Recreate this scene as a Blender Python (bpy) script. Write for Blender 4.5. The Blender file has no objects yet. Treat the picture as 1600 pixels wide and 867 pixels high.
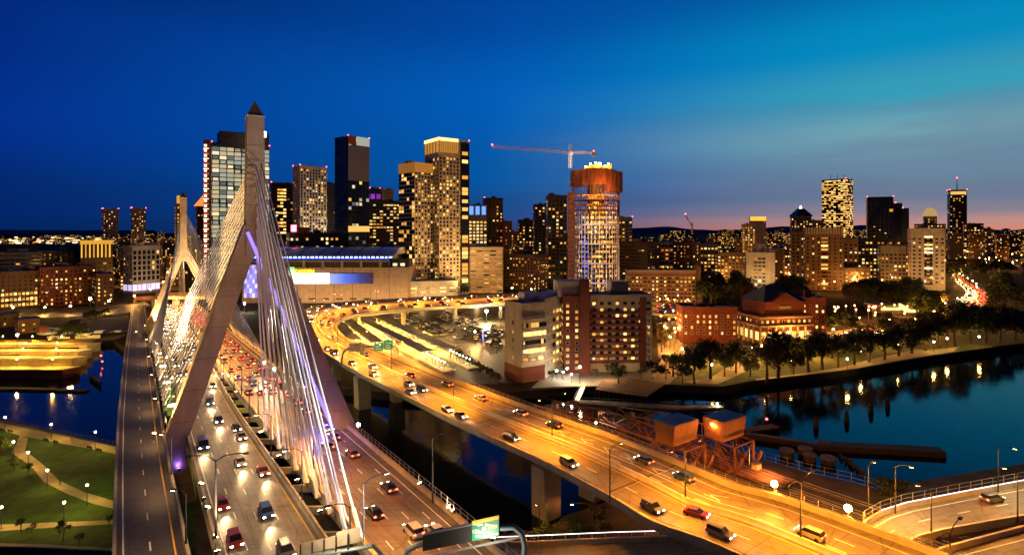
import bpy, math, random
from mathutils import Vector, Matrix
rnd = random.Random(11)
S = bpy.context.scene
COL = S.collection

# ------------------------------------------------------------------ camera
F, CX, HY, CZ = 900.0, 800.0, 360.0, 66.0
cam_d = bpy.data.cameras.new('camera')
cam = bpy.data.objects.new('camera', cam_d); COL.objects.link(cam)
cam.location = (0, 0, CZ); cam.rotation_euler = (math.radians(90), 0, 0)
cam_d.sensor_width = 36; cam_d.sensor_fit = 'HORIZONTAL'
cam_d.lens = 36 * F / 1600
cam_d.shift_y = -(433.5 - HY) / 1600
cam_d.clip_start = 0.5; cam_d.clip_end = 60000
S.camera = cam

# ------------------------------------------------------------------ exposure
S.view_settings.view_transform = 'Standard'
S.view_settings.look = 'None'
S.view_settings.exposure = 0.0
S.view_settings.gamma = 1.0
S.view_settings.use_curve_mapping = False
S.render.engine = 'CYCLES'
S.cycles.use_denoising = True
S.cycles.max_bounces = 5; S.cycles.diffuse_bounces = 2; S.cycles.glossy_bounces = 3
S.cycles.transmission_bounces = 2; S.cycles.volume_bounces = 0
S.cycles.sample_clamp_indirect = 3.0
S.cycles.sample_clamp_direct = 0.0
S.cycles.caustics_reflective = False; S.cycles.caustics_refractive = False
S.cycles.use_light_tree = True

def lin(r, g, b):
    f = lambda c: (c / 255 / 12.92) if c / 255 <= 0.04045 else ((c / 255 + 0.055) / 1.055) ** 2.4
    return (f(r), f(g), f(b), 1.0)

# ------------------------------------------------------------------ dusk sky
W = bpy.data.worlds.new('World'); S.world = W; W.use_nodes = True
nt = W.node_tree; N = nt.nodes; Lk = nt.links
N.clear()
def nd(t, **k):
    n = N.new(t)
    for a, b in k.items(): setattr(n, a, b)
    return n
def mth(op, a, b=None, clamp=False):
    n = nd('ShaderNodeMath', operation=op, use_clamp=clamp)
    for i, v in enumerate((a, b)):
        if v is None: continue
        if isinstance(v, (int, float)): n.inputs[i].default_value = v
        else: Lk.new(v, n.inputs[i])
    return n.outputs[0]
def ramp(fac, stops, interp='EASE'):
    n = nd('ShaderNodeValToRGB'); cr = n.color_ramp; cr.interpolation = interp
    while len(cr.elements) < len(stops): cr.elements.new(0.5)
    for e, (p, c) in zip(cr.elements, stops): e.position = p; e.color = c
    Lk.new(fac, n.inputs[0]); return n.outputs[0]
def mixc(f, a, b, bt='MIX'):
    n = nd('ShaderNodeMix', data_type='RGBA', blend_type=bt)
    if isinstance(f, (int, float)): n.inputs[0].default_value = f
    else: Lk.new(f, n.inputs[0])
    for i, v in ((6, a), (7, b)):
        if isinstance(v, tuple): n.inputs[i].default_value = v
        else: Lk.new(v, n.inputs[i])
    return n.outputs[2]
tc = nd('ShaderNodeTexCoord'); sp = nd('ShaderNodeSeparateXYZ'); Lk.new(tc.outputs['Generated'], sp.inputs[0])
hyp = mth('SQRT', mth('ADD', mth('MULTIPLY', sp.outputs[0], sp.outputs[0]), mth('MULTIPLY', sp.outputs[1], sp.outputs[1])))
el = mth('DIVIDE', sp.outputs[2], mth('MAXIMUM', hyp, 0.001))           # tangent of the elevation
az = mth('ARCTAN2', sp.outputs[0], sp.outputs[1])                       # 0 straight ahead, + to the west
elr = mth('MULTIPLY', mth('MAXIMUM', el, 0.0), 2.0, True)               # ramp runs 0..0.5 tangent
high = nd('ShaderNodeMapRange', interpolation_type='SMOOTHSTEP'); Lk.new(el, high.inputs[0]); high.inputs[1].default_value = 0.38; high.inputs[2].default_value = 1.1
left = ramp(elr, [(0, lin(0, 36, 96)), (.08, lin(0, 38, 108)), (.3, lin(0, 48, 142)), (.55, lin(0, 42, 128)), (.8, lin(0, 24, 90)), (1, lin(0, 14, 62))])
mid = ramp(elr, [(0, lin(26, 58, 112)), (.06, lin(18, 72, 138)), (.2, lin(0, 88, 164)), (.45, lin(0, 94, 184)), (.75, lin(0, 72, 160)), (1, lin(0, 36, 96))])
right = ramp(elr, [(0, lin(214, 134, 112)), (.025, lin(194, 142, 130)), (.06, lin(140, 130, 144)), (.10, lin(106, 122, 148)), (.18, lin(104, 134, 158)), (.28, lin(112, 162, 176)), (.40, lin(52, 156, 184)), (.55, lin(0, 138, 190)), (.8, lin(0, 92, 160)), (1, lin(0, 60, 120))])
azn = mth('ADD', mth('DIVIDE', az, 1.45), 0.5, True)
f1 = mth('MULTIPLY', azn, 2.0, True)
f2 = nd('ShaderNodeMapRange', interpolation_type='SMOOTHSTEP'); Lk.new(azn, f2.inputs[0])
f2.inputs[1].default_value = 0.45; f2.inputs[2].default_value = 0.92
sky = mixc(f2.outputs[0], mixc(f1, left, mid), right)
# thin cloud streaks low in the west
mp = nd('ShaderNodeMapping'); Lk.new(tc.outputs['Generated'], mp.inputs[0]); mp.inputs['Scale'].default_value = (2.2, 2.2, 17)
cn = nd('ShaderNodeTexNoise'); Lk.new(mp.outputs[0], cn.inputs['Vector']); cn.inputs['Scale'].default_value = 1.6; cn.inputs['Detail'].default_value = 5; cn.inputs['Roughness'].default_value = 0.5
cm = nd('ShaderNodeMapRange', interpolation_type='SMOOTHSTEP'); Lk.new(cn.outputs['Fac'], cm.inputs[0]); cm.inputs[1].default_value = 0.44; cm.inputs[2].default_value = 0.68
band = ramp(elr, [(0, (.25, .25, .25, 1)), (.05, (.5, .5, .5, 1)), (.12, (1, 1, 1, 1)), (.33, (.75, .75, .75, 1)), (.52, (0, 0, 0, 1))])
cf = mth('MULTIPLY', mth('MULTIPLY', cm.outputs[0], band), mth('MULTIPLY', f2.outputs[0], 0.42))
sky = mixc(cf, sky, lin(98, 112, 146))
ns = nd('ShaderNodeTexSky', sky_type='NISHITA'); ns.sun_disc = False
ns.sun_elevation = math.radians(0.5); ns.sun_rotation = math.radians(62); ns.altitude = 50
sky = mixc(0.0012, sky, ns.outputs[0], 'ADD')
sky = mixc(mth('MULTIPLY', high.outputs[0], 0.85), sky, lin(0, 14, 50))                  # the zenith is already night
east = nd('ShaderNodeMapRange', interpolation_type='SMOOTHSTEP'); Lk.new(sp.outputs[1], east.inputs[0]); east.inputs[1].default_value = 0.5; east.inputs[2].default_value = -0.15
sky = mixc(mth('MULTIPLY', east.outputs[0], 0.9), sky, lin(2, 12, 40))                 # and so is the sky behind the camera
bg = nd('ShaderNodeBackground'); Lk.new(sky, bg.inputs[0]); bg.inputs[1].default_value = 1.0
wo = nd('ShaderNodeOutputWorld'); Lk.new(bg.outputs[0], wo.inputs[0])

# last trace of the sun, just at the western horizon
sl = bpy.data.lights.new('sun', 'SUN'); sl.energy = 0.03; sl.angle = math.radians(8); sl.color = (1, .62, .5)
so = bpy.data.objects.new('sun', sl); COL.objects.link(so)
so.rotation_euler = Vector((-math.sin(math.radians(62)), -math.cos(math.radians(62)), -0.05)).to_track_quat('-Z', 'Y').to_euler()

# ------------------------------------------------------------------ geometry helpers
def up(px, py, a=0.0, b=0.0):
    """photograph pixel -> world point on the plane z = a + b*y"""
    Y = (CZ - a) / (b + (py - HY) / F)
    return Vector(((px - CX) / F * Y, Y, a + b * Y))
def at(px, py, Y): return Vector(((px - CX) / F * Y, Y, CZ - (py - HY) / F * Y))
def X_of(px, Y): return (px - CX) / F * Y
def Z_of(py, Y): return CZ - (py - HY) / F * Y
def pxof(p): return CX + F * p[0] / max(p[1], 1e-3)

class MB:
    def __init__(s): s.v = []; s.f = []; s.m = []; s.uv = {}
    def add(s, vs, fs, m=0):
        o = len(s.v); s.v += [tuple(v) for v in vs]
        for f in fs: s.f.append(tuple(i + o for i in f)); s.m.append(m)
        return s
    def quad(s, a, b, c, d, m=0, uv=None):
        if uv: s.uv[len(s.f)] = uv
        return s.add([a, b, c, d], [(0, 1, 2, 3)], m)
    def hexa(s, b, t, m=0):
        """b, t: four bottom and four top points, counter-clockwise seen from above"""
        return s.add(list(b) + list(t), [(3, 2, 1, 0), (4, 5, 6, 7), (0, 1, 5, 4), (1, 2, 6, 5), (2, 3, 7, 6), (3, 0, 4, 7)], m)
    def box(s, c, sz, rz=0.0, m=0):
        """c: centre of the base"""
        x, y, h = sz[0] / 2, sz[1] / 2, sz[2]; cs, sn = math.cos(rz), math.sin(rz)
        P = [(c[0] + a * cs - b * sn, c[1] + a * sn + b * cs) for a, b in ((-x, -y), (x, -y), (x, y), (-x, y))]
        return s.hexa([(p[0], p[1], c[2]) for p in P], [(p[0], p[1], c[2] + h) for p in P], m)
    def prism(s, poly, z0, z1, m=0, mt=None):
        n = len(poly)
        ar = sum(poly[i][0] * poly[(i + 1) % n][1] - poly[(i + 1) % n][0] * poly[i][1] for i in range(n))
        if ar < 0: poly = poly[::-1]
        o = len(s.v)
        s.v += [(p[0], p[1], z0) for p in poly] + [(p[0], p[1], z1) for p in poly]
        for i in range(n):
            j = (i + 1) % n; s.f.append((o + i, o + j, o + n + j, o + n + i)); s.m.append(m)
        s.f.append(tuple(o + n + i for i in range(n))); s.m.append(m if mt is None else mt)
        s.f.append(tuple(o + i for i in reversed(range(n)))); s.m.append(m)
        return s
    def ring(s, poly, w, z0, z1, m=0):
        """a wall of thickness w standing on the outline of poly (outer face on the outline)"""
        n = len(poly)
        ar = sum(poly[i][0] * poly[(i + 1) % n][1] - poly[(i + 1) % n][0] * poly[i][1] for i in range(n))
        if ar < 0: poly = poly[::-1]
        P = [Vector(p[:2]) for p in poly]; I = []
        for i in range(n):
            d1 = (P[i] - P[i - 1]).normalized(); d2 = (P[(i + 1) % n] - P[i]).normalized()
            n1 = Vector((-d1.y, d1.x)); n2 = Vector((-d2.y, d2.x)); b = (n1 + n2)
            b = b / max(b.length_squared / 2, 0.3); I.append(P[i] + b * w)
        o = len(s.v)
        for z in (z0, z1): s.v += [(p.x, p.y, z) for p in P] + [(p.x, p.y, z) for p in I]
        for i in range(n):
            j = (i + 1) % n
            for f in ((i, j, 2 * n + j, 2 * n + i), (n + j, n + i, 3 * n + i, 3 * n + j), (2 * n + i, 2 * n + j, 3 * n + j, 3 * n + i), (j, i, n + i, n + j)):
                s.f.append(tuple(o + q for q in f)); s.m.append(m)
        return s
    def tube(s, pts, r, n=6, m=0, cap=True):
        pts = [Vector(p) for p in pts]; k = len(pts); o = len(s.v)
        rs = r if isinstance(r, (list, tuple)) else [r] * k
        prev = None
        for i, p in enumerate(pts):
            d = (pts[min(i + 1, k - 1)] - pts[max(i - 1, 0)]).normalized()
            if prev is None:
                a = d.orthogonal().normalized()
            else:
                a = (prev - d * prev.dot(d)); a = a.normalized() if a.length > 1e-6 else d.orthogonal().normalized()
            prev = a; b = d.cross(a)
            for q in range(n):
                t = 2 * math.pi * q / n
                s.v.append(tuple(p + (a * math.cos(t) + b * math.sin(t)) * rs[i]))
        for i in range(k - 1):
            for q in range(n):
                w = (q + 1) % n
                s.f.append((o + i * n + q, o + i * n + w, o + (i + 1) * n + w, o + (i + 1) * n + q)); s.m.append(m)
        if cap:
            s.f.append(tuple(o + q for q in reversed(range(n)))); s.m.append(m)
            s.f.append(tuple(o + (k - 1) * n + q for q in range(n))); s.m.append(m)
        return s
    def sweep(s, pts, prof, m=0, offset=0.0):
        """sweep a closed profile [(sideways, up)] along pts; sideways is to the right of the direction of travel"""
        pts = [Vector(p) for p in pts]; k = len(pts); n = len(prof); o = len(s.v)
        for i, p in enumerate(pts):
            d = (pts[min(i + 1, k - 1)] - pts[max(i - 1, 0)]); d.z = 0; d.normalize(); rt = Vector((d.y, -d.x, 0))
            for u, z in prof: s.v.append(tuple(p + rt * (u + offset) + Vector((0, 0, z))))
        for i in range(k - 1):
            for q in range(n):
                w = (q + 1) % n
                s.f.append((o + i * n + q, o + (i + 1) * n + q, o + (i + 1) * n + w, o + i * n + w)); s.m.append(m)
        s.f.append(tuple(o + q for q in range(n))); s.m.append(m)
        s.f.append(tuple(o + (k - 1) * n + q for q in reversed(range(n)))); s.m.append(m)
        return s
    def build(s, name, mats, parent=None, local=False, smooth=False):
        me = bpy.data.meshes.new(name)
        off = world_loc(parent) if (parent is not None and not local) else Vector((0, 0, 0))
        me.from_pydata([(v[0] - off.x, v[1] - off.y, v[2] - off.z) for v in s.v], [], s.f)
        if not isinstance(mats, (list, tuple)): mats = [mats]
        for m in mats: me.materials.append(m)
        if len(mats) > 1: me.polygons.foreach_set('material_index', s.m)
        if s.uv:
            lay = me.uv_layers.new(name='UVMap')
            for fi, uv in s.uv.items():
                p = me.polygons[fi]
                for li, c in zip(p.loop_indices, uv): lay.data[li].uv = c
        if smooth: me.polygons.foreach_set('use_smooth', [True] * len(me.polygons))
        me.update()
        o = bpy.data.objects.new(name, me); COL.objects.link(o)
        if parent is not None: o.parent = parent
        return o

def world_loc(o):
    v = Vector((0, 0, 0))
    while o is not None: v = v + o.location; o = o.parent
    return v
REG = []
def thing(name, label, cat, loc=(0, 0, 0), group=None):
    o = bpy.data.objects.new(name, None); COL.objects.link(o); o.location = loc; o.empty_display_size = 0.5
    return tag(o, label, cat, group)
def tag(o, label, cat, group=None, at_=None):
    o['label'] = label; o['category'] = cat
    if group: o['group'] = group
    REG.append((o, at_)); return o
def kind(o, k): o['kind'] = k; return o
def inst(me, name, parent=None, loc=(0, 0, 0), rz=0.0, sc=(1, 1, 1)):
    """one more object on a shared mesh; loc is relative to the parent"""
    o = bpy.data.objects.new(name, me); COL.objects.link(o)
    if parent is not None: o.parent = parent
    o.location = loc; o.rotation_euler = (0, 0, rz); o.scale = sc
    return o
def lamp(loc, col, power, parent=None, r=0.15, spot=None, aim=None, blend=0.6, name='lamp_light'):
    l = bpy.data.lights.new(name, 'SPOT' if spot else 'POINT'); l.energy = power; l.color = col; l.shadow_soft_size = r
    o = bpy.data.objects.new(name, l); COL.objects.link(o)
    if spot:
        l.spot_size = math.radians(spot); l.spot_blend = blend
        d = Vector(aim) - Vector(loc) if aim is not None else Vector((0, 0, -1))
        o.rotation_euler = d.to_track_quat('-Z', 'Y').to_euler()
    o.location = Vector(loc) - world_loc(parent) if parent is not None else Vector(loc)
    if parent is not None: o.parent = parent
    return o
_1 = 'first second third fourth fifth sixth seventh eighth ninth tenth eleventh twelfth thirteenth fourteenth fifteenth sixteenth seventeenth eighteenth nineteenth'.split()
_10 = {2: 'twent', 3: 'thirt', 4: 'fort', 5: 'fift', 6: 'sixt', 7: 'sevent', 8: 'eight', 9: 'ninet'}
def ordinal(n):
    if n < 20: return _1[n - 1]
    if n >= 100: return 'hundred and ' + ordinal(n - 100) if n > 100 else 'hundredth'
    t, u = divmod(n, 10)
    return _10[t] + 'ieth' if u == 0 else _10[t] + 'y-' + _1[u - 1]
def finish_labels():
    by = {}
    for o, a in REG: by.setdefault(o['label'], []).append((o, a))
    for lab, l in by.items():
        if len(l) < 2: continue
        l.sort(key=lambda t: pxof(t[1] if t[1] is not None else world_loc(t[0])))
        for i, (o, a) in enumerate(l):
            o['label'] = lab + ', ' + (ordinal(i + 1) + ' from the left' if i < len(l) - 1 else 'last on the right')
            if not o.get('group'): o['group'] = lab

# ------------------------------------------------------------------ materials
MATS = {}
class NT:
    def __init__(s, name):
        s.m = bpy.data.materials.new(name); s.m.use_nodes = True; s.t = s.m.node_tree
        s.b = s.t.nodes['Principled BSDF']; MATS[name] = s.m
    def n(s, t, **k):
        x = s.t.nodes.new(t)
        for a, b in k.items():
            if a in x.bl_rna.properties: setattr(x, a, b)
        return x
    def l(s, a, b): s.t.links.new(a, b)
    def math(s, op, a, b=None):
        x = s.n('ShaderNodeMath', operation=op)
        for i, v in enumerate((a, b)):
            if v is None: continue
            if isinstance(v, (int, float)): x.inputs[i].default_value = v
            else: s.l(v, x.inputs[i])
        return x.outputs[0]
    def noise(s, scale, vec=None, detail=4, rough=.55):
        x = s.n('ShaderNodeTexNoise'); x.inputs['Scale'].default_value = scale; x.inputs['Detail'].default_value = detail; x.inputs['Roughness'].default_value = rough
        if vec is not None: s.l(vec, x.inputs['Vector'])
        return x.outputs['Fac']
    def ramp(s, f, stops):
        x = s.n('ShaderNodeValToRGB'); cr = x.color_ramp
        while len(cr.elements) < len(stops): cr.elements.new(.5)
        for e, (p, c) in zip(cr.elements, stops): e.position = p; e.color = (*c[:3], 1)
        s.l(f, x.inputs[0]); return x.outputs[0]
    def mapped(s, out, scale):
        x = s.n('ShaderNodeMapping'); s.l(out, x.inputs[0]); x.inputs['Scale'].default_value = scale; return x.outputs[0]
    def geo(s): return s.n('ShaderNodeNewGeometry').outputs['Position']
    def mix(s, f, a, b, bt='MIX'):
        x = s.n('ShaderNodeMix', data_type='RGBA'); x.data_type = 'RGBA'; x.blend_type = bt
        if isinstance(f, (int, float)): x.inputs[0].default_value = f
        else: s.l(f, x.inputs[0])
        for i, v in ((6, a), (7, b)):
            if isinstance(v, tuple): x.inputs[i].default_value = (*v[:3], 1)
            else: s.l(v, x.inputs[i])
        return x.outputs[2]
    def bump(s, h, st=.3, d=.1):
        x = s.n('ShaderNodeBump'); x.inputs['Strength'].default_value = st; x.inputs['Distance'].default_value = d
        s.l(h, x.inputs['Height']); s.l(x.outputs[0], s.b.inputs['Normal'])
def plain(name, col, rough=.7, metal=0.0, var=.25, scale=.6, spec=.5):
    """a surface of one colour with blotchy wear"""
    if name in MATS: return MATS[name]
    t = NT(name); f = t.noise(scale, t.geo(), 6, .6)
    d = tuple(c * (1 - var) for c in col[:3]); u = tuple(min(1, c * (1 + var)) for c in col[:3])
    t.l(t.ramp(f, [(.3, d), (.7, u)]), t.b.inputs['Base Color'])
    t.b.inputs['Roughness'].default_value = rough; t.b.inputs['Metallic'].default_value = metal
    t.b.inputs['Specular IOR Level'].default_value = spec
    return t.m
def glow(name, col, st, nee=False, var=0.0):
    """something that gives off light"""
    if name in MATS: return MATS[name]
    t = NT(name); t.b.inputs['Base Color'].default_value = (.05, .05, .05, 1); t.b.inputs['Roughness'].default_value = .4
    t.b.inputs['Emission Color'].default_value = (*col[:3], 1); t.b.inputs['Emission Strength'].default_value = st
    if var:
        oi = t.n('ShaderNodeObjectInfo'); tcx = t.n('ShaderNodeTexCoord')
        ad = t.n('ShaderNodeVectorMath', operation='ADD'); t.l(tcx.outputs['Object'], ad.inputs[0]); t.l(oi.outputs['Location'], ad.inputs[1])
        f = t.noise(2.3, ad.outputs[0], 2); r = t.math('MULTIPLY', oi.outputs['Random'], .8)
        sz = t.n('ShaderNodeSeparateXYZ'); t.l(tcx.outputs['Object'], sz.inputs[0])                 # a blind drawn part of the way down
        bl = t.math('GREATER_THAN', sz.outputs[2], t.math('ADD', t.math('MULTIPLY', t.math('FRACT', t.math('MULTIPLY', oi.outputs['Random'], 7.31)), 1.1), .35))
        bl = t.math('MULTIPLY', bl, t.math('LESS_THAN', sz.outputs[2], 1.02))
        v = t.math('MULTIPLY', t.math('ADD', t.math('MULTIPLY', f, 1.3), r), st * var)
        v = t.math('MULTIPLY', t.math('ADD', v, st * (1 - var)), t.math('SUBTRACT', 1.0, t.math('MULTIPLY', bl, .6 if var == 1 else .25)))
        t.l(v, t.b.inputs['Emission Strength'])
    t.m.cycles.emission_sampling = 'AUTO' if nee else 'NONE'
    return t.m
# ------------------------------------------------------------------ shared surfaces
def road_mat(name, dark, light, streak=.5):
    t = NT(name); uv = t.n('ShaderNodeTexCoord').outputs['UV']
    a = t.noise(1.0, t.mapped(uv, (1.1, .02, 1)), 4, .6)          # wheel tracks run with the lane
    b = t.noise(.8, t.geo(), 6, .65)
    c = t.noise(1.0, t.mapped(uv, (.05, .35, 1)), 3, .5)          # transverse grooving and patches
    f = t.math('ADD', t.math('MULTIPLY', a, streak), t.math('ADD', t.math('MULTIPLY', b, .55 - streak * .4), t.math('MULTIPLY', c, .35)))
    sp_ = t.n('ShaderNodeSeparateXYZ'); t.l(uv, sp_.inputs[0])
    jt = t.math('LESS_THAN', t.math('FRACT', t.math('DIVIDE', sp_.outputs[1], 13.7)), .018)      # saw-cut joints across the lanes
    lj = t.math('LESS_THAN', t.math('ABSOLUTE', t.math('SUBTRACT', t.math('FRACT', t.math('DIVIDE', sp_.outputs[0], 3.65)), .5)), .02)
    ck = t.n('ShaderNodeTexVoronoi'); ck.feature = 'DISTANCE_TO_EDGE'; ck.inputs['Scale'].default_value = .13; t.l(t.geo(), ck.inputs['Vector'])
    tar = t.math('MULTIPLY', t.math('LESS_THAN', ck.outputs['Distance'], .012), .5)                  # tarred cracks
    dk = t.math('MAXIMUM', t.math('MULTIPLY', t.math('MAXIMUM', jt, lj), .55), tar)
    t.l(t.mix(dk, t.ramp(f, [(.34, dark), (.68, light)]), (.018, .017, .016)), t.b.inputs['Base Color'])
    t.b.inputs['Roughness'].default_value = .55; t.b.inputs['Specular IOR Level'].default_value = .4
    t.bump(t.noise(9, t.geo(), 3), .15, .03); return t.m
ASPH = road_mat('worn_concrete_roadway', (.04, .037, .034), (.17, .155, .14), .62)
ASPH2 = road_mat('dark_asphalt', (.028, .028, .03), (.075, .073, .07), .4)
LOTM = road_mat('car_park_asphalt', (.05, .048, .045), (.10, .095, .085), .2)
def concrete(name, col, joint=0.0, scale=.25):
    t = NT(name); g = t.geo()
    f = t.noise(scale, g, 8, .62); st = t.noise(.5, t.mapped(g, (1.2, 1.2, .12)), 4, .6)
    f = t.math('ADD', t.math('MULTIPLY', f, .6), t.math('MULTIPLY', st, .4))
    c = t.ramp(f, [(.3, tuple(x * .62 for x in col)), (.7, tuple(x * 1.2 for x in col))])
    if joint:
        sz = t.n('ShaderNodeSeparateXYZ'); t.l(g, sz.inputs[0])
        fr = t.math('FRACT', t.math('DIVIDE', sz.outputs[2], joint)); ln = t.math('LESS_THAN', fr, .16 / joint)
        c = t.mix(t.math('MULTIPLY', ln, .55), c, (.03, .028, .025))
    t.l(c, t.b.inputs['Base Color']); t.b.inputs['Roughness'].default_value = .8
    t.bump(t.noise(3, g, 5), .2, .05); return t.m
CONC = concrete('weathered_concrete', (.32, .29, .25))
PYLC = concrete('pylon_concrete', (.31, .225, .15), 7.2)
PARC = concrete('barrier_concrete', (.40, .36, .30)); MEDC = concrete('pale_median_concrete', (.62, .57, .46))
QUAY = concrete('quay_stone', (.16, .14, .12), 1.1)
PAINT = plain('white_road_paint', (.75, .74, .7), .6, var=.2)
YELP = plain('yellow_road_paint', (.7, .42, .04), .6, var=.2)
STEEL = plain('galvanised_steel', (.34, .35, .36), .45, .6)
DARKS = plain('dark_painted_steel', (.03, .032, .035), .5, .3)
BLACK = plain('black_plastic', (.012, .012, .013), .5)
RUST = plain('rusty_red_steel', (.15, .06, .038), .75, .1, .5, .5)
WHITEP = plain('white_paint', (.75, .75, .76), .5, var=.08)
CABLEM = plain('white_cable_sheath', (.78, .76, .74), .4, var=.05)

# ------------------------------------------------------------------ water, land
wt = NT('river_water'); g = wt.geo()
wt.b.inputs['Base Color'].default_value = (.0008, .003, .012, 1); wt.b.inputs['Roughness'].default_value = .075
wt.b.inputs['Specular Tint'].default_value = (.80, .72, .80, 1)
wt.b.inputs['IOR'].default_value = 1.33; wt.b.inputs['Specular IOR Level'].default_value = .40
h = wt.math('ADD', wt.math('MULTIPLY', wt.noise(.9, wt.mapped(g, (1, .55, 1)), 3, .6), .5), wt.math('MULTIPLY', wt.noise(.16, g, 3, .55), 1.0))
wt.bump(h, .16, .22)
WATER = wt.m
mb = MB(); mb.quad((-9000, -400, 0), (9000, -400, 0), (9000, 12000, 0), (-9000, 12000, 0)); kind(mb.build('river_water', WATER), 'structure')
GROUND = plain('city_ground', (.035, .03, .026), .95, var=.45, scale=.03, spec=.03)
shore = [(-1500, 548), (-500, 552), (0, 556), (60, 552), (135, 541), (150, 532), (178, 530), (200, 548), (300, 580), (420, 597), (540, 606), (620, 615), (700, 618), (800, 612), (870, 607), (900, 604), (1010, 603), (1040, 601), (1130, 604), (1180, 594), (1230, 588), (1270, 585), (1340, 576), (1430, 560), (1490, 551), (1570, 540), (1640, 532), (2300, 505)]
P = [up(x, y, 3) for x, y in shore]
poly = [(p.x, p.y) for p in P] + [(9000, 1600), (9000, 14000), (-9000, 14000), (-9000, 320)]
mb = MB(); mb.prism(poly, -2, 3.0); kind(mb.build('ground', [GROUND]), 'structure')
# a strip of pale quay wall along the far bank
near = [(-1500, 560), (-300, 605), (0, 655), (185, 697), (300, 722), (450, 765), (560, 795), (700, 838), (800, 858), (850, 838), (880, 806), (960, 780), (1050, 725), (1125, 694), (1180, 714), (1260, 737), (1330, 754), (1385, 767), (1440, 750), (1520, 737), (1600, 724), (1800, 690), (2600, 590)]
P = [up(x, y, 3) for x, y in near]
poly = [(p.x, p.y) for p in P] + [(500, -350), (-500, -350)]
mb = MB(); mb.prism(poly, -2, 3.0); kind(mb.build('near_bank_ground', [plain('rail_yard_dirt', (.05, .04, .032), .95, var=.5, scale=.25)]), 'structure')

def sheet(name, px, z, mat, base=0.0):
    """a flat patch of ground outlined in the photograph, on the plane z"""
    pts = [up(x, y, z) for x, y in px]; mb = MB(); mb.add(pts, [tuple(range(len(pts)))])
    o = mb.build(name, mat); me = o.data
    if me.polygons[0].normal.z < 0: me.flip_normals()
    lay = me.uv_layers.new(name='UVMap')
    for l in me.loops: v = me.vertices[l.vertex_index].co; lay.data[l.index].uv = (v.x, v.y)
    return kind(o, 'structure')
# grass and paths of the park under the ramp
tg = NT('mown_grass'); g = tg.geo()
tg.l(tg.ramp(tg.math('ADD', tg.math('MULTIPLY', tg.noise(.35, g, 4), .5), tg.math('MULTIPLY', tg.noise(5, g, 4, .7), .5)), [(.38, (.006, .026, .003)), (.64, (.034, .105, .009))]), tg.b.inputs['Base Color'])
tg.b.inputs['Roughness'].default_value = .95; tg.bump(tg.noise(7, g, 4, .7), .7, .12)
GRASS = tg.m
GRASS2 = plain('rough_river_bank_grass', (.05, .075, .025), .95, var=.5, scale=.3)
PATHM = plain('park_path_paving', (.33, .28, .21), .85, var=.2, scale=.5)
PLAZA = plain('pale_plaza_paving', (.32, .29, .24), .8, var=.25, scale=.25)
sheet('park_lawn', [(-500, 640), (0, 671), (31, 680), (182, 709), (262, 722), (300, 780), (320, 1000), (-700, 1000)], 3.02, GRASS)
sheet('promenade_path', [(-300, 612), (0, 660), (182, 698), (250, 714), (250, 724), (182, 709), (31, 680), (0, 671), (-300, 625)], 3.06, PATHM)
sheet('park_path', [(31, 680), (44, 684), (39, 703), (68, 726), (92, 750), (131, 768), (181, 783), (260, 800), (260, 813), (181, 795), (147, 787), (105, 771), (68, 752), (50, 729), (18, 707)], 3.05, PATHM)
sheet('park_path', [(-80, 820), (0, 819), (92, 815), (181, 812), (260, 809), (260, 816), (181, 818), (105, 822), (0, 829), (-80, 832)], 3.05, PATHM)
# far bank: car park, plaza, riverside park, streets
sheet('car_park_pavement', [(600, 488), (800, 478), (812, 598), (735, 598), (705, 560), (640, 520)], 3.02, LOTM)
sheet('station_apron', [(500, 492), (600, 487), (720, 560), (780, 600), (690, 598), (560, 540), (515, 512)], 3.04, LOTM)
sheet('riverside_plaza', [(830, 606), (880, 560), (1010, 572), (1075, 560), (1080, 598), (1040, 600), (1010, 602), (900, 603)], 3.03, PLAZA)
sheet('riverside_lawn', [(1045, 600), (1080, 566), (1180, 548), (1300, 545), (1430, 520), (1560, 510), (1640, 531), (1570, 539), (1490, 550), (1430, 559), (1340, 575), (1270, 584), (1230, 587), (1180, 593), (1130, 603)], 3.05, GRASS2)
sheet('esplanade_path', [(1062, 597), (1110, 590), (1128, 578), (1152, 566), (1172, 560), (1178, 570), (1165, 580), (1140, 592), (1120, 600)], 3.09, PATHM)
sheet('esplanade_path', [(1180, 592), (1270, 581), (1318, 573), (1345, 565), (1400, 553), (1430, 546), (1475, 545), (1500, 541), (1490, 549), (1432, 558), (1345, 574), (1270, 584), (1182, 594)], 3.09, PATHM)
sheet('street', [(1025, 505), (1060, 500), (1063, 535), (1300, 545), (1420, 520), (1420, 508), (1300, 533), (1170, 548), (1080, 562), (1030, 575)], 3.07, ASPH2)
sheet('street_crossing', [(1280, 520), (1400, 505), (1440, 512), (1400, 528), (1320, 536)], 3.11, ASPH2)
sheet('boat_yard_paving', [(80, 535), (110, 505), (200, 492), (207, 520), (180, 530), (150, 532)], 3.04, plain('boat_yard_gravel', (.17, .14, .11), .9))
sheet('waterfront_street', [(-80, 492), (0, 484), (200, 476), (225, 470), (235, 478), (195, 490), (0, 500), (-80, 505)], 3.05, ASPH2)
sheet('far_basin_water', [(1495, 417), (1545, 405), (1700, 403), (1800, 405), (1700, 413), (1600, 412)], 3.3, WATER)
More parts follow.
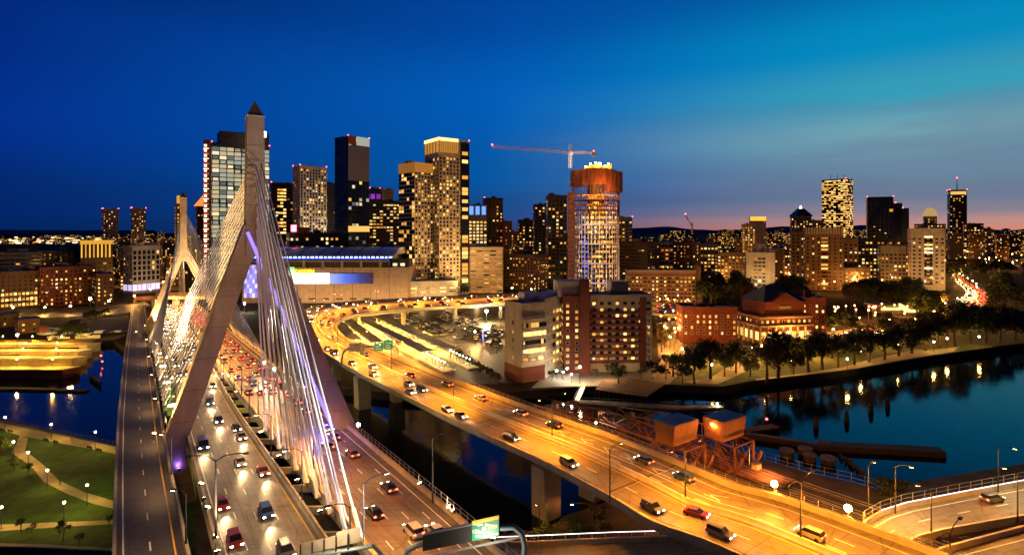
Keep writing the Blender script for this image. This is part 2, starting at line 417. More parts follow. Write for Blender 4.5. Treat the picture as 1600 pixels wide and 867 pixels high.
# wooded hills on the horizon, the blue of haze put into their colour
hm = plain('haze_tinted_hills', (.06, .11, .24), 1.0, var=.2, scale=.002, spec=0)
for (xa, xb, hh, Y, sd) in ((930, 1460, 9, 11000, 3), (1440, 1900, 6, 9000, 8), (-700, 240, 2.5, 10000, 5)):
    mb = MB(); n = 60; r2 = random.Random(sd); ph = [r2.uniform(0, 6) for _ in range(4)]
    for i in range(n + 1):
        t = i / n; px = xa + (xb - xa) * t
        h = hh * (.45 + .3 * math.sin(t * 9 + ph[0]) + .2 * math.sin(t * 21 + ph[1]) + .08 * math.sin(t * 55 + ph[2])) * min(1, t * 6, (1 - t) * 6)
        x = X_of(px, Y); hz = CZ + max(h, .3) * Y / F
        mb.v += [(x, Y - 900, 2), (x, Y, hz), (x * 1.1, Y + 1200, 2)]
        if i: o = 3 * i; mb.f += [(o - 3, o, o + 1, o - 2), (o - 2, o + 1, o + 2, o - 1)]; mb.m += [0, 0]
    kind(mb.build('hills', hm, smooth=True), 'structure')

# ------------------------------------------------------------------ roadways
def pxl(tab):
    tab = sorted(tab)
    def f(y):
        for (y0, x0), (y1, x1) in zip(tab, tab[1:]):
            if y <= y1 or (y1, x1) == tab[-1]: return x0 + (x1 - x0) * (y - y0) / (y1 - y0)
    return f
def upm(px, py):
    p = up(px, py, 24.15, -.05)
    return p if p.z >= 5 else up(px, py, 5)
class Road:
    """a carriageway between two edge lines; f runs 0..1 across from the edge A to the edge B"""
    def __init__(s, A, B, sub=4, smooth=True):
        s.A, s.B = s.fine(A, sub, smooth), s.fine(B, sub, smooth); s.s = [0.0]
        for i in range(1, len(s.A)): s.s.append(s.s[-1] + ((s.A[i] + s.B[i]) / 2 - (s.A[i - 1] + s.B[i - 1]) / 2).length)
    @staticmethod
    def fine(P, sub, smooth):
        out = []
        for i in range(len(P) - 1):
            p0, p1, p2, p3 = P[max(i - 1, 0)], P[i], P[i + 1], P[min(i + 2, len(P) - 1)]
            for k in range(sub):
                t = k / sub
                if smooth: q = .5 * ((2 * p1) + (p2 - p0) * t + (2 * p0 - 5 * p1 + 4 * p2 - p3) * t * t + (3 * p1 - p0 - 3 * p2 + p3) * t ** 3)
                else: q = p1.lerp(p2, t)
                out.append(q)
        return out + [P[-1].copy()]
    def line(s, f): return [a.lerp(b, f) for a, b in zip(s.A, s.B)]
    def p(s, f, d):
        i = 0
        while i < len(s.s) - 2 and s.s[i + 1] < d: i += 1
        t = (d - s.s[i]) / max(s.s[i + 1] - s.s[i], 1e-6)
        a = s.A[i].lerp(s.B[i], f); b = s.A[i + 1].lerp(s.B[i + 1], f)
        return a.lerp(b, t), (b - a).normalized()
    def near(s, q):
        best = None
        for i in range(len(s.A)):
            for k in range(41):
                f = k / 40; d = (s.A[i].lerp(s.B[i], f) - q).length
                if best is None or d < best[0]: best = (d, f, s.s[i])
        return best[1], best[2]
    def slab(s, name, f0, f1, mat, dz=.0):
        mb = MB(); L, R = s.line(f0), s.line(f1); w = 12 * abs(f1 - f0)
        for i in range(len(L) - 1):
            w = (R[i] - L[i]).length; u = Vector((0, 0, dz))
            mb.quad(L[i] + u, R[i] + u, R[i + 1] + u, L[i + 1] + u, uv=[(0, s.s[i]), (w, s.s[i]), (w, s.s[i + 1]), (0, s.s[i + 1])])
        return kind(mb.build(name, mat), 'structure')
    def deck(s, name, mat, parent, f0=-.02, f1=1.02, th=1.8, inset=.12, top=-.01):
        mb = MB(); n = len(s.A)
        for i in range(n):
            a = s.A[i].lerp(s.B[i], f0); b = s.A[i].lerp(s.B[i], f1); c = a.lerp(b, inset); d = a.lerp(b, 1 - inset)
            for q, z in ((a, top), (b, top), (b, top - .55), (d, top - th), (c, top - th), (a, top - .55)): mb.v.append((q.x, q.y, q.z + z))
        for i in range(n - 1):
            for k in range(6): w = (k + 1) % 6; mb.f.append((6 * i + k, 6 * i + w, 6 * i + 6 + w, 6 * i + 6 + k)); mb.m.append(0)
        mb.f.append((5, 4, 3, 2, 1, 0)); mb.f.append(tuple(6 * (n - 1) + k for k in range(6))); mb.m += [0, 0]
        return mb.build(name, mat, parent)
    def marks(s, name, f, mat, w=.16, dash=None, s0=0, s1=1e9, dz=.014):
        mb = MB(); d = max(0, s0); end = min(s1, s.s[-1]); step = dash[0] if dash else 6.0
        while d < end - .5:
            e = min(d + step, end); a, ta = s.p(f, d); b, tb = s.p(f, e)
            na = Vector((ta.y, -ta.x, 0)) * w / 2; nb = Vector((tb.y, -tb.x, 0)) * w / 2; u = Vector((0, 0, dz))
            mb.quad(a - na + u, a + na + u, b + nb + u, b - nb + u); d = e + (dash[1] if dash else 0)
        return kind(mb.build(name, mat), 'structure')
JERSEY = [(-.36, 0), (-.36, .18), (-.2, .5), (-.17, 1.15), (.17, 1.15), (.2, .5), (.36, .18), (.36, 0)]
PARA = [(-.22, -.1), (-.22, .95), (.22, .95), (.22, -.1)]
def stretch(line, every=1): return [Vector(p) for p in line[::every]]

ys = [920, 867, 820, 780, 740, 700, 660, 620, 580, 550, 530, 515, 500, 490, 480, 473]
ml = lambda y: 345 + .268 * (y - 867)
mr = pxl([(473, 303), (480, 311), (495, 330), (531, 374), (583, 440), (644, 512), (718, 600), (803, 700), (860, 765), (920, 833)])
m1 = pxl([(473, 271), (485, 279), (500, 287), (520, 299), (555, 318), (572, 327), (640, 364), (750, 440), (847, 504), (920, 552)])
m2 = pxl([(473, 276), (485, 286), (500, 297), (525, 313), (560, 335), (572, 343), (640, 393), (673, 422), (834, 554), (920, 622)])
INB = Road([upm(ml(y), y) for y in ys], [upm(m1(y), y) for y in ys], 3, False)     # towards the camera
OUTB = Road([upm(m2(y), y) for y in ys], [upm(mr(y), y) for y in ys], 3, False)    # away from the camera
rl = pxl([(478, 207), (500, 204), (560, 195), (650, 187), (760, 183), (920, 181)])
rr = pxl([(478, 225), (505, 228), (540, 232), (590, 240), (660, 250), (730, 262), (790, 275), (867, 290), (920, 302)])
ry = [920, 867, 800, 740, 690, 650, 610, 580, 550, 525, 505, 490, 478]
RAMP = Road([upm(rl(y), y) for y in ry], [upm(rr(y), y) for y in ry], 3, False)
# viaduct: O is its outer edge, I its inner edge
VO = [(1300, 925), (1140, 865), (1025, 822), (957, 782), (850, 724), (780, 692), (702, 656), (661, 635), (569, 589)]
vo = [up(x, y, 14) for x, y in VO]; vi = []
d0 = (vo[-1] - vo[1]).normalized(); vo = [vo[1] - d0 * 70, vo[1] - d0 * 35] + vo[1:]; pr = Vector((-d0.y, d0.x, 0)); pr = pr if pr.x > 0 else -pr
for i, q in enumerate(vo): vi.append(q + pr * (25.0 - 3.5 * max(0, i - 1) / 8))
loop = [((500, 548), (571, 541)), ((478, 522), (544, 533)), ((468, 503), (529, 522)), ((474, 488), (525, 511)), ((500, 479), (532, 502)), ((545, 473), (556, 494)), ((620, 468), (610, 487)), ((700, 464), (700, 481)), ((790, 461), (790, 476)), ((900, 461), (900, 474)), ((1010, 474), (1010, 490)), ((1100, 478), (1100, 496))]
for a, b in loop: vo.append(up(*a, 14)); vi.append(up(*b, 14))
VIA = Road(vo, vi, 5, True)
SIDE = Road([up(x, y, 12) for x, y in ((1352, 822), (1378, 806), (1415, 794), (1500, 777), (1600, 758), (1900, 700))], [up(x, y, 12) for x, y in ((1420, 850), (1432, 843), (1470, 833), (1530, 822), (1600, 810), (1900, 765))], 2, False)
SIDE2 = Road([up(x, y, 12) for x, y in ((1440, 880), (1477, 863), (1540, 846), (1600, 830), (1900, 775))], [up(x, y, 12) for x, y in ((1500, 940), (1560, 930), (1640, 915), (1720, 900), (1950, 850))], 2, False)
LOW = Road([up(x, y, 8) for x, y in ((735, 858), (850, 853), (960, 848), (1065, 845), (1180, 842))], [up(x, y, 8) for x, y in ((700, 930), (850, 925), (1000, 915), (1120, 900), (1250, 880))], 2, False)

INB.slab('road', 0, 1, ASPH, .004); OUTB.slab('road', 0, 1, ASPH, .004); RAMP.slab('road', 0, 1, ASPH2, .004)
VIA.slab('road', 0, 1, ASPH, .004); SIDE.slab('road', 0, 1, ASPH, .004); SIDE2.slab('road', 0, 1, ASPH, .004); LOW.slab('road', 0, 1, ASPH, .004)
for R_, lanes in ((INB, (.26, .48, .70)), (OUTB, (.22, .41, .60, .79))):
    for f in lanes: R_.marks('road_markings', f, PAINT, .2, (3.2, 8.5))
INB.marks('road_markings', .055, PAINT, .22); INB.marks('road_markings', .945, YELP, .22)
OUTB.marks('road_markings', .05, YELP, .22); OUTB.marks('road_markings', .90, PAINT, .24)
RAMP.marks('road_markings', .5, PAINT, .2, (3.2, 8.5)); RAMP.marks('road_markings', .10, PAINT, .22); RAMP.marks('road_markings', .86, YELP, .24)
for f in (.27, .73): VIA.marks('road_markings', f, PAINT, .2, (3.2, 8.5), 0, 385)
VIA.marks('road_markings', .60, PAINT, .2, (3.2, 8.5), 0, 110)
for f, m in ((.06, PAINT), (.44, YELP), (.535, YELP), (.90, PAINT)): VIA.marks('road_markings', f, m, .22)
for R_ in (SIDE, SIDE2):
    R_.marks('road_markings', .5, PAINT, .2, (3.2, 7)); R_.marks('road_markings', .14, PAINT, .2); R_.marks('road_markings', .94, YELP, .2)
LOW.marks('road_markings', .35, YELP, .2)
# chevrons where the lanes part, at the near end of the viaduct
mbc = MB()
for k in range(7):
    d = 81 + k * 7.5
    a, t = VIA.p(.70, d); b, _ = VIA.p(.76, d + 3); c, _ = VIA.p(.82, d - 0)
    nrm = Vector((0, 0, .016)); o = t * .45
    mbc.quad(a + nrm, b + nrm, b + o + nrm, a + o + nrm); mbc.quad(b + nrm, c + nrm, c + o + nrm, b + o + nrm)
kind(mbc.build('road_markings', PAINT), 'structure')
VIA.marks('road_markings', .68, PAINT, .2, None, 75, 145)
# expansion joints
JOINT = plain('joint_steel', (.02, .02, .02), .6)
for d in (97, 147, 205):
    mb = MB(); a, t = VIA.p(.01, d); b, _ = VIA.p(.99, d); o = t * .5; u = Vector((0, 0, .012))
    mb.quad(a + u, b + u, b + u + o, a + u + o); kind(mb.build('road_joint', JOINT), 'structure')
# ------------------------------------------------------------------ cable-stayed bridge
SODIUM, WARM, COOL, PURPLE = (1, .42, .08), (1, .58, .20), (1, .86, .62), (.20, .12, 1)
LAMPW = glow('warm_lamp_lens', (1, .72, .34), 60)
LAMPY = glow('sodium_lamp_lens', (1, .5, .12), 60)
LAMPC = glow('white_lamp_lens', (1, .95, .85), 60)
VIOLET = glow('violet_lamp_lens', (.3, .15, 1), 30)
bridge = thing('cable_stayed_bridge', 'wide cable stayed road bridge with two pointed concrete towers and white cables', 'bridge', upm(400, 640))
BRG = 'bridge decks'
for R_, nm in ((INB, 'deck'), (OUTB, 'deck')):
    R_.deck(nm, CONC, bridge, -.06, 1.04, 2.2)
def wall(name, pts, prof, mat, parent, off=0.0): return MB().sweep(pts, prof, 0, off).build(name, mat, parent)
wall('parapet', INB.line(0), PARA, PARC, bridge, -.3)
wall('median_barrier', INB.line(1), JERSEY, PARC, bridge, .35)
wall('median_barrier', OUTB.line(0), JERSEY, PARC, bridge, -.35)
wall('parapet', OUTB.line(1), PARA, PARC, bridge, .3)
# deck beams across the open median
mb = MB()
A_, B_ = INB.line(1), OUTB.line(0)
MLEN = INB.s[-1]
beam_me = None
for k in range(26):
    d = 8 + k * 11; a, t = INB.p(1, d); b, _ = OUTB.p(0, d)
    m2_ = MB(); w = t * .35
    dz = Vector((0, 0, -.25)); e = Vector((0, 0, -1.5))
    m2_.hexa([a - w + e, b - w + e, b + w + e, a + w + e], [a - w + dz, b - w + dz, b + w + dz, a + w + dz]); m2_.build('cross_beam', CONC, bridge)

def pylon(apex, footl, footr, Y, kink_l, kink_r, sh_top, foot_drop, label):
    """apex, feet and kinks are photograph pixels; the tower stands at depth Y"""
    A = at(*apex, Y); Lf = upm(*footl); Rf = upm(*footr)
    t = (Rf - Lf); t.z = 0; t.normalize(); tq = math.radians(30); ts, as_ = Vector((math.cos(tq), math.sin(tq), 0)), Vector((-math.sin(tq), math.cos(tq), 0)); a = Vector((-t.y, t.x, 0))
    C = Vector((A.x, A.y, 0))
    py = bpy.data.objects.new('pylon', None); COL.objects.link(py); py.parent = bridge
    py.location = Vector(((Lf.x + Rf.x) / 2, (Lf.y + Rf.y) / 2, Lf.z)) - world_loc(bridge); py['label'] = label
    Zk = Z_of(kink_l, Y); Zt = Z_of(sh_top, Y); Zc = Z_of(kink_r, Y)
    def rect(c, wt_, wa, z): return [Vector((c.x, c.y, z)) + ts * i * wt_ / 2 + as_ * j * wa / 2 for i, j in ((-1, -1), (1, -1), (1, 1), (-1, 1))]
    m = MB(); m.hexa(rect(C, 4.5, 6.2, Zk - 6), rect(C, 3.7, 5.0, Zt)); m.build('shaft', PYLC, py)
    m = MB(); o = rect(C, 3.7, 5.0, Zt); m.add(o + [A], [(0, 1, 4), (1, 2, 4), (2, 3, 4), (3, 0, 4), (3, 2, 1, 0)]); m.build('cap', PYLC, py)
    m = MB(); m.hexa(rect(C, 4.0, 5.3, Zt - .35), rect(C, 4.0, 5.3, Zt + .02)); m.build('cornice', CONC, py)
    legs = []
    for f, sgn in ((Lf, -1), (Rf, 1)):
        top = C + t * sgn * .35; Fz = f.z - 1.5
        m = MB()
        # upper leg down to the deck, then inwards to the footing
        b2 = f - t * sgn * 2.6; b2.z = 0
        r3 = rect(top, 4.4, 6.0, Zk + 1.5); r2_ = rect(f, 4.9, 6.8, Fz); r1 = rect(b2, 5.6, 7.4, -1)
        m.v += [tuple(x) for x in r1 + r2_ + r3]
        for q in (0, 4):
            for i in range(4): j = (i + 1) % 4; m.f.append((q + i, q + j, q + 4 + j, q + 4 + i)); m.m.append(0)
        m.f += [(3, 2, 1, 0), (8, 9, 10, 11)]; m.m += [0, 0]
        m.build('leg', PYLC, py); legs.append(f)
        m = MB(); m.hexa(rect(b2, 9, 11, -1.5), rect(b2, 9, 11, 1.6)); m.build('footing', QUAY, py)
    return dict(C=C, t=t, a=a, Lf=Lf, Rf=Rf, Zk=Zk, Zt=Zt, py=py, A=A, rect=rect)
NEAR = pylon((398, 157), (271, 683), (541, 664), 140.5, 362, 352, 183, 0, 'near tower, tall pointed concrete shaft on two spread legs')
FAR = pylon((286.5, 298), (229, 521), (354, 514), 335, 392, 388, 309, 0, 'far tower, smaller in view and washed in warm light')

NCAB = 0
ANCH = MB()
def cable(p, q, r=.185, n=5):
    """from the tower p down to the deck anchor q, with a thicker damper sleeve at the foot"""
    global NCAB; NCAB += 1
    d = (q - p).normalized(); L = (q - p).length
    m = MB(); m.tube([p, q - d * 5.0, q - d * 4.8, q - d * .8, q - d * .7, q], [r, r, r * 1.8, r * 1.8, r * 2.8, r * 2.8], n)
    m.build('cable', CABLEM, bridge)
def fan(T, road, f, side, px_list, z_top, z_low, off=(0, 0), r=.185, zadd=1.0):
    """px_list: deck anchors as photograph rows on the road edge f, from nearest the tower outwards"""
    n = len(px_list)
    for i, q in enumerate(px_list):
        k = (i / (n - 1)) ** .85; z = z_low + (z_top - z_low) * k
        p = T['C'] + T['t'] * off[0] + T['a'] * off[1]; p.z = z
        cable(p, q, r)
def edge(fn, y0, y1, n, dx=0, dz=1.0):
    out = []
    a, b = upm(fn(y0) + dx, y0), upm(fn(y1) + dx, y1)
    for i in range(n):
        q = a.lerp(b, i / (n - 1)); q.z += dz; out.append(q)
    return out
zt, zl = Z_of(268, 140.5), Z_of(384, 140.5)
# near tower: main span, both deck edges
lq = edge(lambda y: 257 + (y - 640) * .2, 643, 568, 14, 0, .6)
fan(NEAR, INB, 0, -1, lq, zt, zl, (-1.7, 1.2))
rq = edge(lambda y: mr(y) + 4, 640, 566, 10, 0, .8)
fan(NEAR, OUTB, 1, 1, rq, zt, zl, (1.7, 1.2))
# near tower: back span down to the median, two rows
mm = lambda y: (m1(y) + m2(y)) / 2
b1 = edge(lambda y: m1(y) + (m2(y) - m1(y)) * .72, 676, 838, 9, 0, .5)
b2 = edge(lambda y: m1(y) + (m2(y) - m1(y)) * .98, 688, 850, 9, 0, .5)
fan(NEAR, INB, 1, -1, b1, zt + .8, Z_of(400, 140.5), (.9, -3.0)); fan(NEAR, OUTB, 0, 1, b2, zt + 1.6, Z_of(392, 140.5), (1.9, -3.0))
# far tower
zt2, zl2 = Z_of(336, 335), Z_of(398, 335)
lq2 = edge(lambda y: 233 + (y - 530) * .3, 530, 572, 13, 0, .6)
fan(FAR, INB, 0, -1, lq2, zt2, zl2, (-1.6, -2.6), .2)
rq2 = edge(lambda y: mr(y) + 4, 521, 560, 13, 0, .8)
fan(FAR, OUTB, 1, 1, rq2, zt2, zl2, (1.6, -2.6), .2)
b3 = [Vector((X_of(mm(y), Y), Y, 6)) for y, Y in ((500, 362), (497, 372), (494, 382), (491, 392), (488, 402), (485, 412), (482, 422), (479, 432))]
fan(FAR, INB, 1, -1, b3, zt2, zl2, (0, 2.6), .16)

# edge walkway with cable anchor boxes between the ramp and the bridge
anch = MB()
EL = [upm(ml(y) - 13, y) for y in (640, 600, 560, 530, 505)]
wall('anchor_walkway', EL, [(-1.4, -1.5), (-1.4, -.1), (1.4, -.1), (1.4, -1.5)], CONC, bridge)
LITST = glow('lit_anchor_panel', (1, .72, .3), 2.2)
for i in range(14):
    q = EL[0].lerp(EL[3], (i + .5) / 14)
    MB().box((q.x, q.y, q.z - .08), (2.2, 1.2, .25), math.atan2(NEAR['t'].y, NEAR['t'].x)).build('anchor_lamp', LITST if i % 3 else LAMPW, bridge)
# floodlights on the towers
def flood(T, loc, aim, col, power, lens, spot=70, par=None):
    par = par or T['py']
    m = MB(); d = (Vector(aim) - Vector(loc)).normalized(); m.tube([Vector(loc) - d * .5, Vector(loc)], [.25, .45], 8)
    o = m.build('floodlight', [DARKS], par); m = MB(); m.tube([Vector(loc) + d * .01, Vector(loc) + d * .06], [.4, .4], 8); m.build('lens', lens, o)
    lamp(Vector(loc) + d * .3, col, power, par, .3, spot, aim)
NL, NR, nt_, na_ = NEAR['Lf'], NEAR['Rf'], NEAR['t'], NEAR['a']
flood(NEAR, NL - nt_ * 4.2 + na_ * .5 + Vector((0, 0, 1.2)), NL + nt_ * 5 + Vector((0, 0, 26)), (1, .56, .16), 200000, LAMPY, 60)
flood(NEAR, INB.p(0, 30)[0] + Vector((-.6, 0, 1)), NL + nt_ * 5 + Vector((0, 0, 20)), (1, .56, .24), 16000, LAMPW, 60)  # flood added to warm the dark left leg
flood(NEAR, OUTB.p(1, 24)[0] + Vector((.4, 0, 1)), NR - nt_ * 4 + Vector((0, 0, 20)), (1, .62, .34), 14000, LAMPW, 60)
flood(NEAR, NR - nt_ * 3.4 - na_ * .5 + Vector((0, 0, 1.6)), NR - nt_ * 10 + Vector((0, 0, 42)), PURPLE, 7000, VIOLET, 34)
flood(NEAR, NR - nt_ * 3.4 + na_ * 2.5 + Vector((0, 0, 1.6)), NR - nt_ * 11 + Vector((0, 0, 44)), PURPLE, 7000, VIOLET, 34)
flood(NEAR, NL + nt_ * 2.2 - na_ * 4.0 + Vector((0, 0, -6)), NL + Vector((0, 0, -1)), PURPLE, 700, VIOLET, 90)
VSTR = glow('violet_glow_strip', (.34, .22, 1), 1.5)  # added glowing strip, stands for violet light on the leg's inner face
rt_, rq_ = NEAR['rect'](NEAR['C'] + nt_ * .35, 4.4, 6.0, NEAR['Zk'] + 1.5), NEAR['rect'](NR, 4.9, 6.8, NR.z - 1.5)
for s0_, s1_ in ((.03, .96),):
    pa, pb = rt_[0].lerp(rq_[0], s0_), rt_[0].lerp(rq_[0], s1_); o_ = Vector((-.5, -.5, 0)); m = MB(); m.tube([pa + o_, pb + o_], .42, 6); m.build('glow_strip', VSTR, NEAR['py'])
lamp(NR - nt_ * 5 - na_ * 4 + Vector((0, 0, 4)), (.14, .10, 1), 4500, NEAR['py'], .4); lamp(NR - nt_ * 8 - na_ * 14 + Vector((0, 0, 5)), (.14, .10, 1), 2500, NEAR['py'], .4)
fl_, fr_, ft_, fa_ = FAR['Lf'], FAR['Rf'], FAR['t'], FAR['a']
flood(FAR, fl_ - ft_ * 5.0 + Vector((0, 0, 1.5)), fl_ + ft_ * 6 + Vector((0, 0, 30)), (1, .46, .06), 260000, LAMPY, 60)
flood(FAR, fl_ + ft_ * 5.5 - fa_ * 6 + Vector((0, 0, 1.5)), fl_ + ft_ * 10 + Vector((0, 0, 36)), (1, .68, .32), 300000, LAMPW, 60)
flood(FAR, fr_ + ft_ * 2.0 - fa_ * 8 + Vector((0, 0, 1.5)), fr_ - ft_ * 8 + Vector((0, 0, 34)), (1, .68, .32), 300000, LAMPW, 60)
flood(FAR, (fl_ + fr_) / 2 - fa_ * 24 + Vector((0, 0, .9)), FAR['A'] + Vector((0, 0, -14)), (1, .68, .34), 560000, LAMPW, 40)
flood(NEAR, INB.p(0, 9)[0] + Vector((-.6, 0, 1)), NEAR['A'] + Vector((0, 0, -6)), (1, .55, .25), 60000, LAMPW, 40, bridge)  # flood added on the deck edge to light the tower cap
# up-lights along the median that pick out the near tower and its cables
for d in (26, 42, 58, 78):
    a, t = INB.p(1, d); b, _ = OUTB.p(0, d); c = (a + b) / 2 + Vector((0, 0, .4))
    flood(NEAR, c, NEAR['A'] + Vector((0, 0, -30)), (1, .64, .36), 7000, LAMPW, 50, bridge)
for d, px in ((95, 0), (150, 0), (200, 0)):
    a, t = INB.p(0, d)
    flood(NEAR, a + Vector((-.8, 0, .9)), NEAR['A'] + Vector((0, 0, -24)), (1, .64, .34), 9000, LAMPW, 50, bridge)
for y in (640, 610, 585):
    q = upm(mr(y) + 3, y); flood(NEAR, q + Vector((0, 0, 1)), NEAR['A'] + Vector((0, 0, -22)), (.42, .30, 1), 1500, VIOLET, 55, bridge)

# side floods added to brighten the stays, from the deck edges across
for d, zz in ((2, 28), (14, 36), (26, 46), (38, 60)):
    a, t = OUTB.p(1, d); b, _ = OUTB.p(0, d + 11); b.z = zz
    flood(NEAR, a + Vector((.3, 0, 1.1)), b, (1, .90, .95), 105000, LAMPW, 40, bridge)
    a, t = INB.p(0, d); b, _ = INB.p(1, d + 11); b.z = zz
    flood(NEAR, a + Vector((-.3, 0, 1.1)), b, (1, .84, .66), 80000, LAMPW, 40, bridge)
for y in (590, 560, 540):
    a = upm(m1(y), y); q = upm(ml(y) - 8, y + 24); flood(NEAR, a + Vector((0, 0, .6)), Vector((q.x, q.y, q.z + 26)), (1, .76, .46), 210000, LAMPW, 44, bridge)
    a = upm(m2(y), y); q = upm(mr(y) + 4, y + 24); flood(NEAR, a + Vector((0, 0, .6)), Vector((q.x, q.y, q.z + 26)), (.86, .78, 1), 80000, LAMPW, 44, bridge)
# the slip-road ramp that runs beside the bridge
ramp_t = thing('slip_road_ramp', 'two lane empty ramp carried beside the big bridge, outside its tower leg', 'ramp bridge', upm(235, 700))
RAMP.deck('deck', CONC, ramp_t, -.03, 1.03, 1.9)
wall('parapet', RAMP.line(0), PARA, PARC, ramp_t, -.25); wall('parapet', RAMP.line(1), PARA, PARC, ramp_t, .25)
for d in (14, 52, 95, 150, 215):
    c, t = RAMP.p(.5, d); MB().box((c.x, c.y, -1), (5.2, 2.2, c.z - .9), math.atan2(t.x, -t.y) if False else math.atan2(-t.x, t.y)).build('pier', CONC, ramp_t)
def guard_fence(name, label, pts, h=1.4, step=3.0, mat=None, off=0.0, base=.95, rails=(1.0, .55, .1), cap=70, group=None):
    """thin rails on separate posts along a parapet"""
    mat = mat or STEEL
    f = thing(name, label, 'fence', pts[0], group); pts = [Vector(p) for p in pts]
    mb = MB()
    for r in rails: MB().sweep(pts, [(-.03, base + h * r - .03), (-.03, base + h * r + .03), (.03, base + h * r + .03), (.03, base + h * r - .03)], 0, off).build('rail', mat, f)
    me = None; n = 0; acc = 0
    for i in range(len(pts) - 1):
        L = (pts[i + 1] - pts[i]).length; d = (pts[i + 1] - pts[i]).normalized(); rt = Vector((d.y, -d.x, 0))
        while acc < L and n < cap:
            p = pts[i] + d * acc + rt * off
            if me is None: o = MB().box((0, 0, base), (.09, .09, h)).build('post', mat, f, True); me = o.data; o.location = p - f.location
            else: o = inst(me, 'post', f, p - f.location)
            acc += step; n += 1
        acc -= L
    return f
guard_fence('bridge_fence', 'tall thin railing on the river edge of the outbound bridge deck', OUTB.line(1)[:22], 1.5, 2.4, STEEL, .45, .9)
guard_fence('ramp_fence', 'thin rail along the outer edge of the empty ramp', RAMP.line(0)[:30], .5, 6.0, STEEL, -.3, .9, (1.0,))

# ------------------------------------------------------------------ viaduct and its piers
viaduct = thing('curved_viaduct', 'long amber lit concrete viaduct curving away in front of the arena', 'viaduct', vo[4])
VIA.deck('deck', CONC, viaduct, -.02, 1.02, 2.4, .16)
wall('parapet', VIA.line(0), PARA, PARC, viaduct, -.2); wall('parapet', VIA.line(1), [(-.25, -.2), (-.25, 1.15), (.25, 1.15), (.25, -.2)], PARC, viaduct, .2)
wall('median_barrier', VIA.line(.485), JERSEY, MEDC, viaduct)
for px, py, f in ((848, 806, .16), (580, 637, .14)):
    base = up(px, py, 0); f_, d = VIA.near(Vector((base.x, base.y, 14))); c, t = VIA.p(.16, d); rz = math.atan2(-t.x, t.y)
    for ff in (.16, .82):
        c, t = VIA.p(ff, d)
        m = MB(); q = lambda w, l, z: [Vector((c.x, c.y, z)) + Vector((t.y, -t.x, 0)) * i * w / 2 + t * j * l / 2 for i, j in ((-1, -1), (1, -1), (1, 1), (-1, 1))]
        m.hexa(q(4.4, 5.2, -1), q(5.4, 4.4, c.z - 2.3)); m.build('pier', CONC, viaduct)
for d in (255, 290, 330, 370, 407, 443, 480, 515):
    for ff in (.2, .8):
        c, t = VIA.p(ff, d); MB().box((c.x, c.y, 2), (3.2, 2.0, c.z - 4.3), math.atan2(-t.x, t.y)).build('pier', CONC, viaduct)
guard_fence('viaduct_fence', 'thin wire fence along the harbour edge of the amber viaduct', [VIA.p(1.03, d)[0] for d in range(10, 245, 6)], 1.0, 2.5, STEEL, 0, 1.1)
guard_fence('viaduct_fence', 'low line of short posts on the outer parapet of the viaduct', [VIA.p(-.01, d)[0] for d in range(6, 245, 6)], .5, 3.0, STEEL, 0, .9, (.9,))
for R_, nm, lab in ((SIDE, 'side_ramp_bridge', 'lit two lane ramp joining the viaduct beside the basin'), (SIDE2, 'side_ramp_bridge', 'lower dim ramp in the corner below the lit ramp'), (LOW, 'low_road_bridge', 'low road with pale lit railing passing under the viaduct')):
    t_ = thing(nm, lab, 'ramp bridge', R_.A[0]); R_.deck('deck', CONC, t_, -.03, 1.03, 1.8)
    wall('parapet', R_.line(0), PARA, PARC, t_, -.2); wall('parapet', R_.line(1), PARA, PARC, t_, .2)
    c, t = R_.p(.5, R_.s[-1] * .55); MB().box((c.x, c.y, 1), (4, 2, c.z - 2.7), math.atan2(-t.x, t.y)).build('pier', CONC, t_)
guard_fence('ramp_fence', 'tall mesh railing on the basin side of the lit ramp', SIDE.A, 1.8, 3.2, STEEL, -.2, .9)
guard_fence('low_road_railing', 'pale lit railing along the low road under the viaduct', LOW.A, 1.0, 2.5, WHITEP, -.2, .9, (1.0,))
HANDR = glow('lit_handrail_strip', (1, .82, .84), 3.0, nee=True)
MB().sweep(LOW.A, [(-.05, 1.92), (-.05, 2.0), (.05, 2.0), (.05, 1.92)], 0, -.2).build('light_strip', HANDR, bpy.data.objects['low_road_railing'])
MB().sweep(SIDE.A[2:], [(-.05, 1.1), (-.05, 1.2), (.05, 1.2), (.05, 1.1)], 0, -.05).build('light_strip', HANDR, [o for o, _ in REG if o.get('label', '').startswith('tall mesh railing')][0])
# ------------------------------------------------------------------ buildings
DARKGL = NT('dark_window_glass'); DARKGL.b.inputs['Base Color'].default_value = (.012, .016, .022, 1); DARKGL.b.inputs['Roughness'].default_value = .12; DARKGL = DARKGL.m
BLUEGL = NT('blue_facade_glass'); BLUEGL.b.inputs['Base Color'].default_value = (.03, .06, .10, 1); BLUEGL.b.inputs['Roughness'].default_value = .16; BLUEGL.b.inputs['Metallic'].default_value = .55; BLUEGL = BLUEGL.m
LITW = [glow('lit_window_amber', (1, .42, .055), 1.0, var=1), glow('lit_window_warm', (1, .52, .11), 1.25, var=1), glow('lit_window_bright', (1, .60, .18), 1.9, var=1),
        glow('lit_window_dim', (1, .36, .045), .36, var=1), glow('lit_window_pale', (1, .76, .40), 1.3, var=1), glow('lit_window_orange', (1, .29, .03), .75, var=1)]
LITG = [glow('lit_office_glass', (.80, .82, .62), .46, var=.45), glow('lit_office_glass_warm', (1, .78, .42), .58, var=.5), glow('lit_office_glass_bright', (1, .80, .48), 1.0, var=.5), glow('lit_office_glass_dim', (.46, .58, .56), .24, var=.5)]
REDB = glow('red_beacon', (1, .06, .08), 14)
FRAMEM = plain('window_frame_dark', (.05, .048, .045), .5)
FRAMEL = plain('window_frame_pale', (.45, .43, .4), .5)
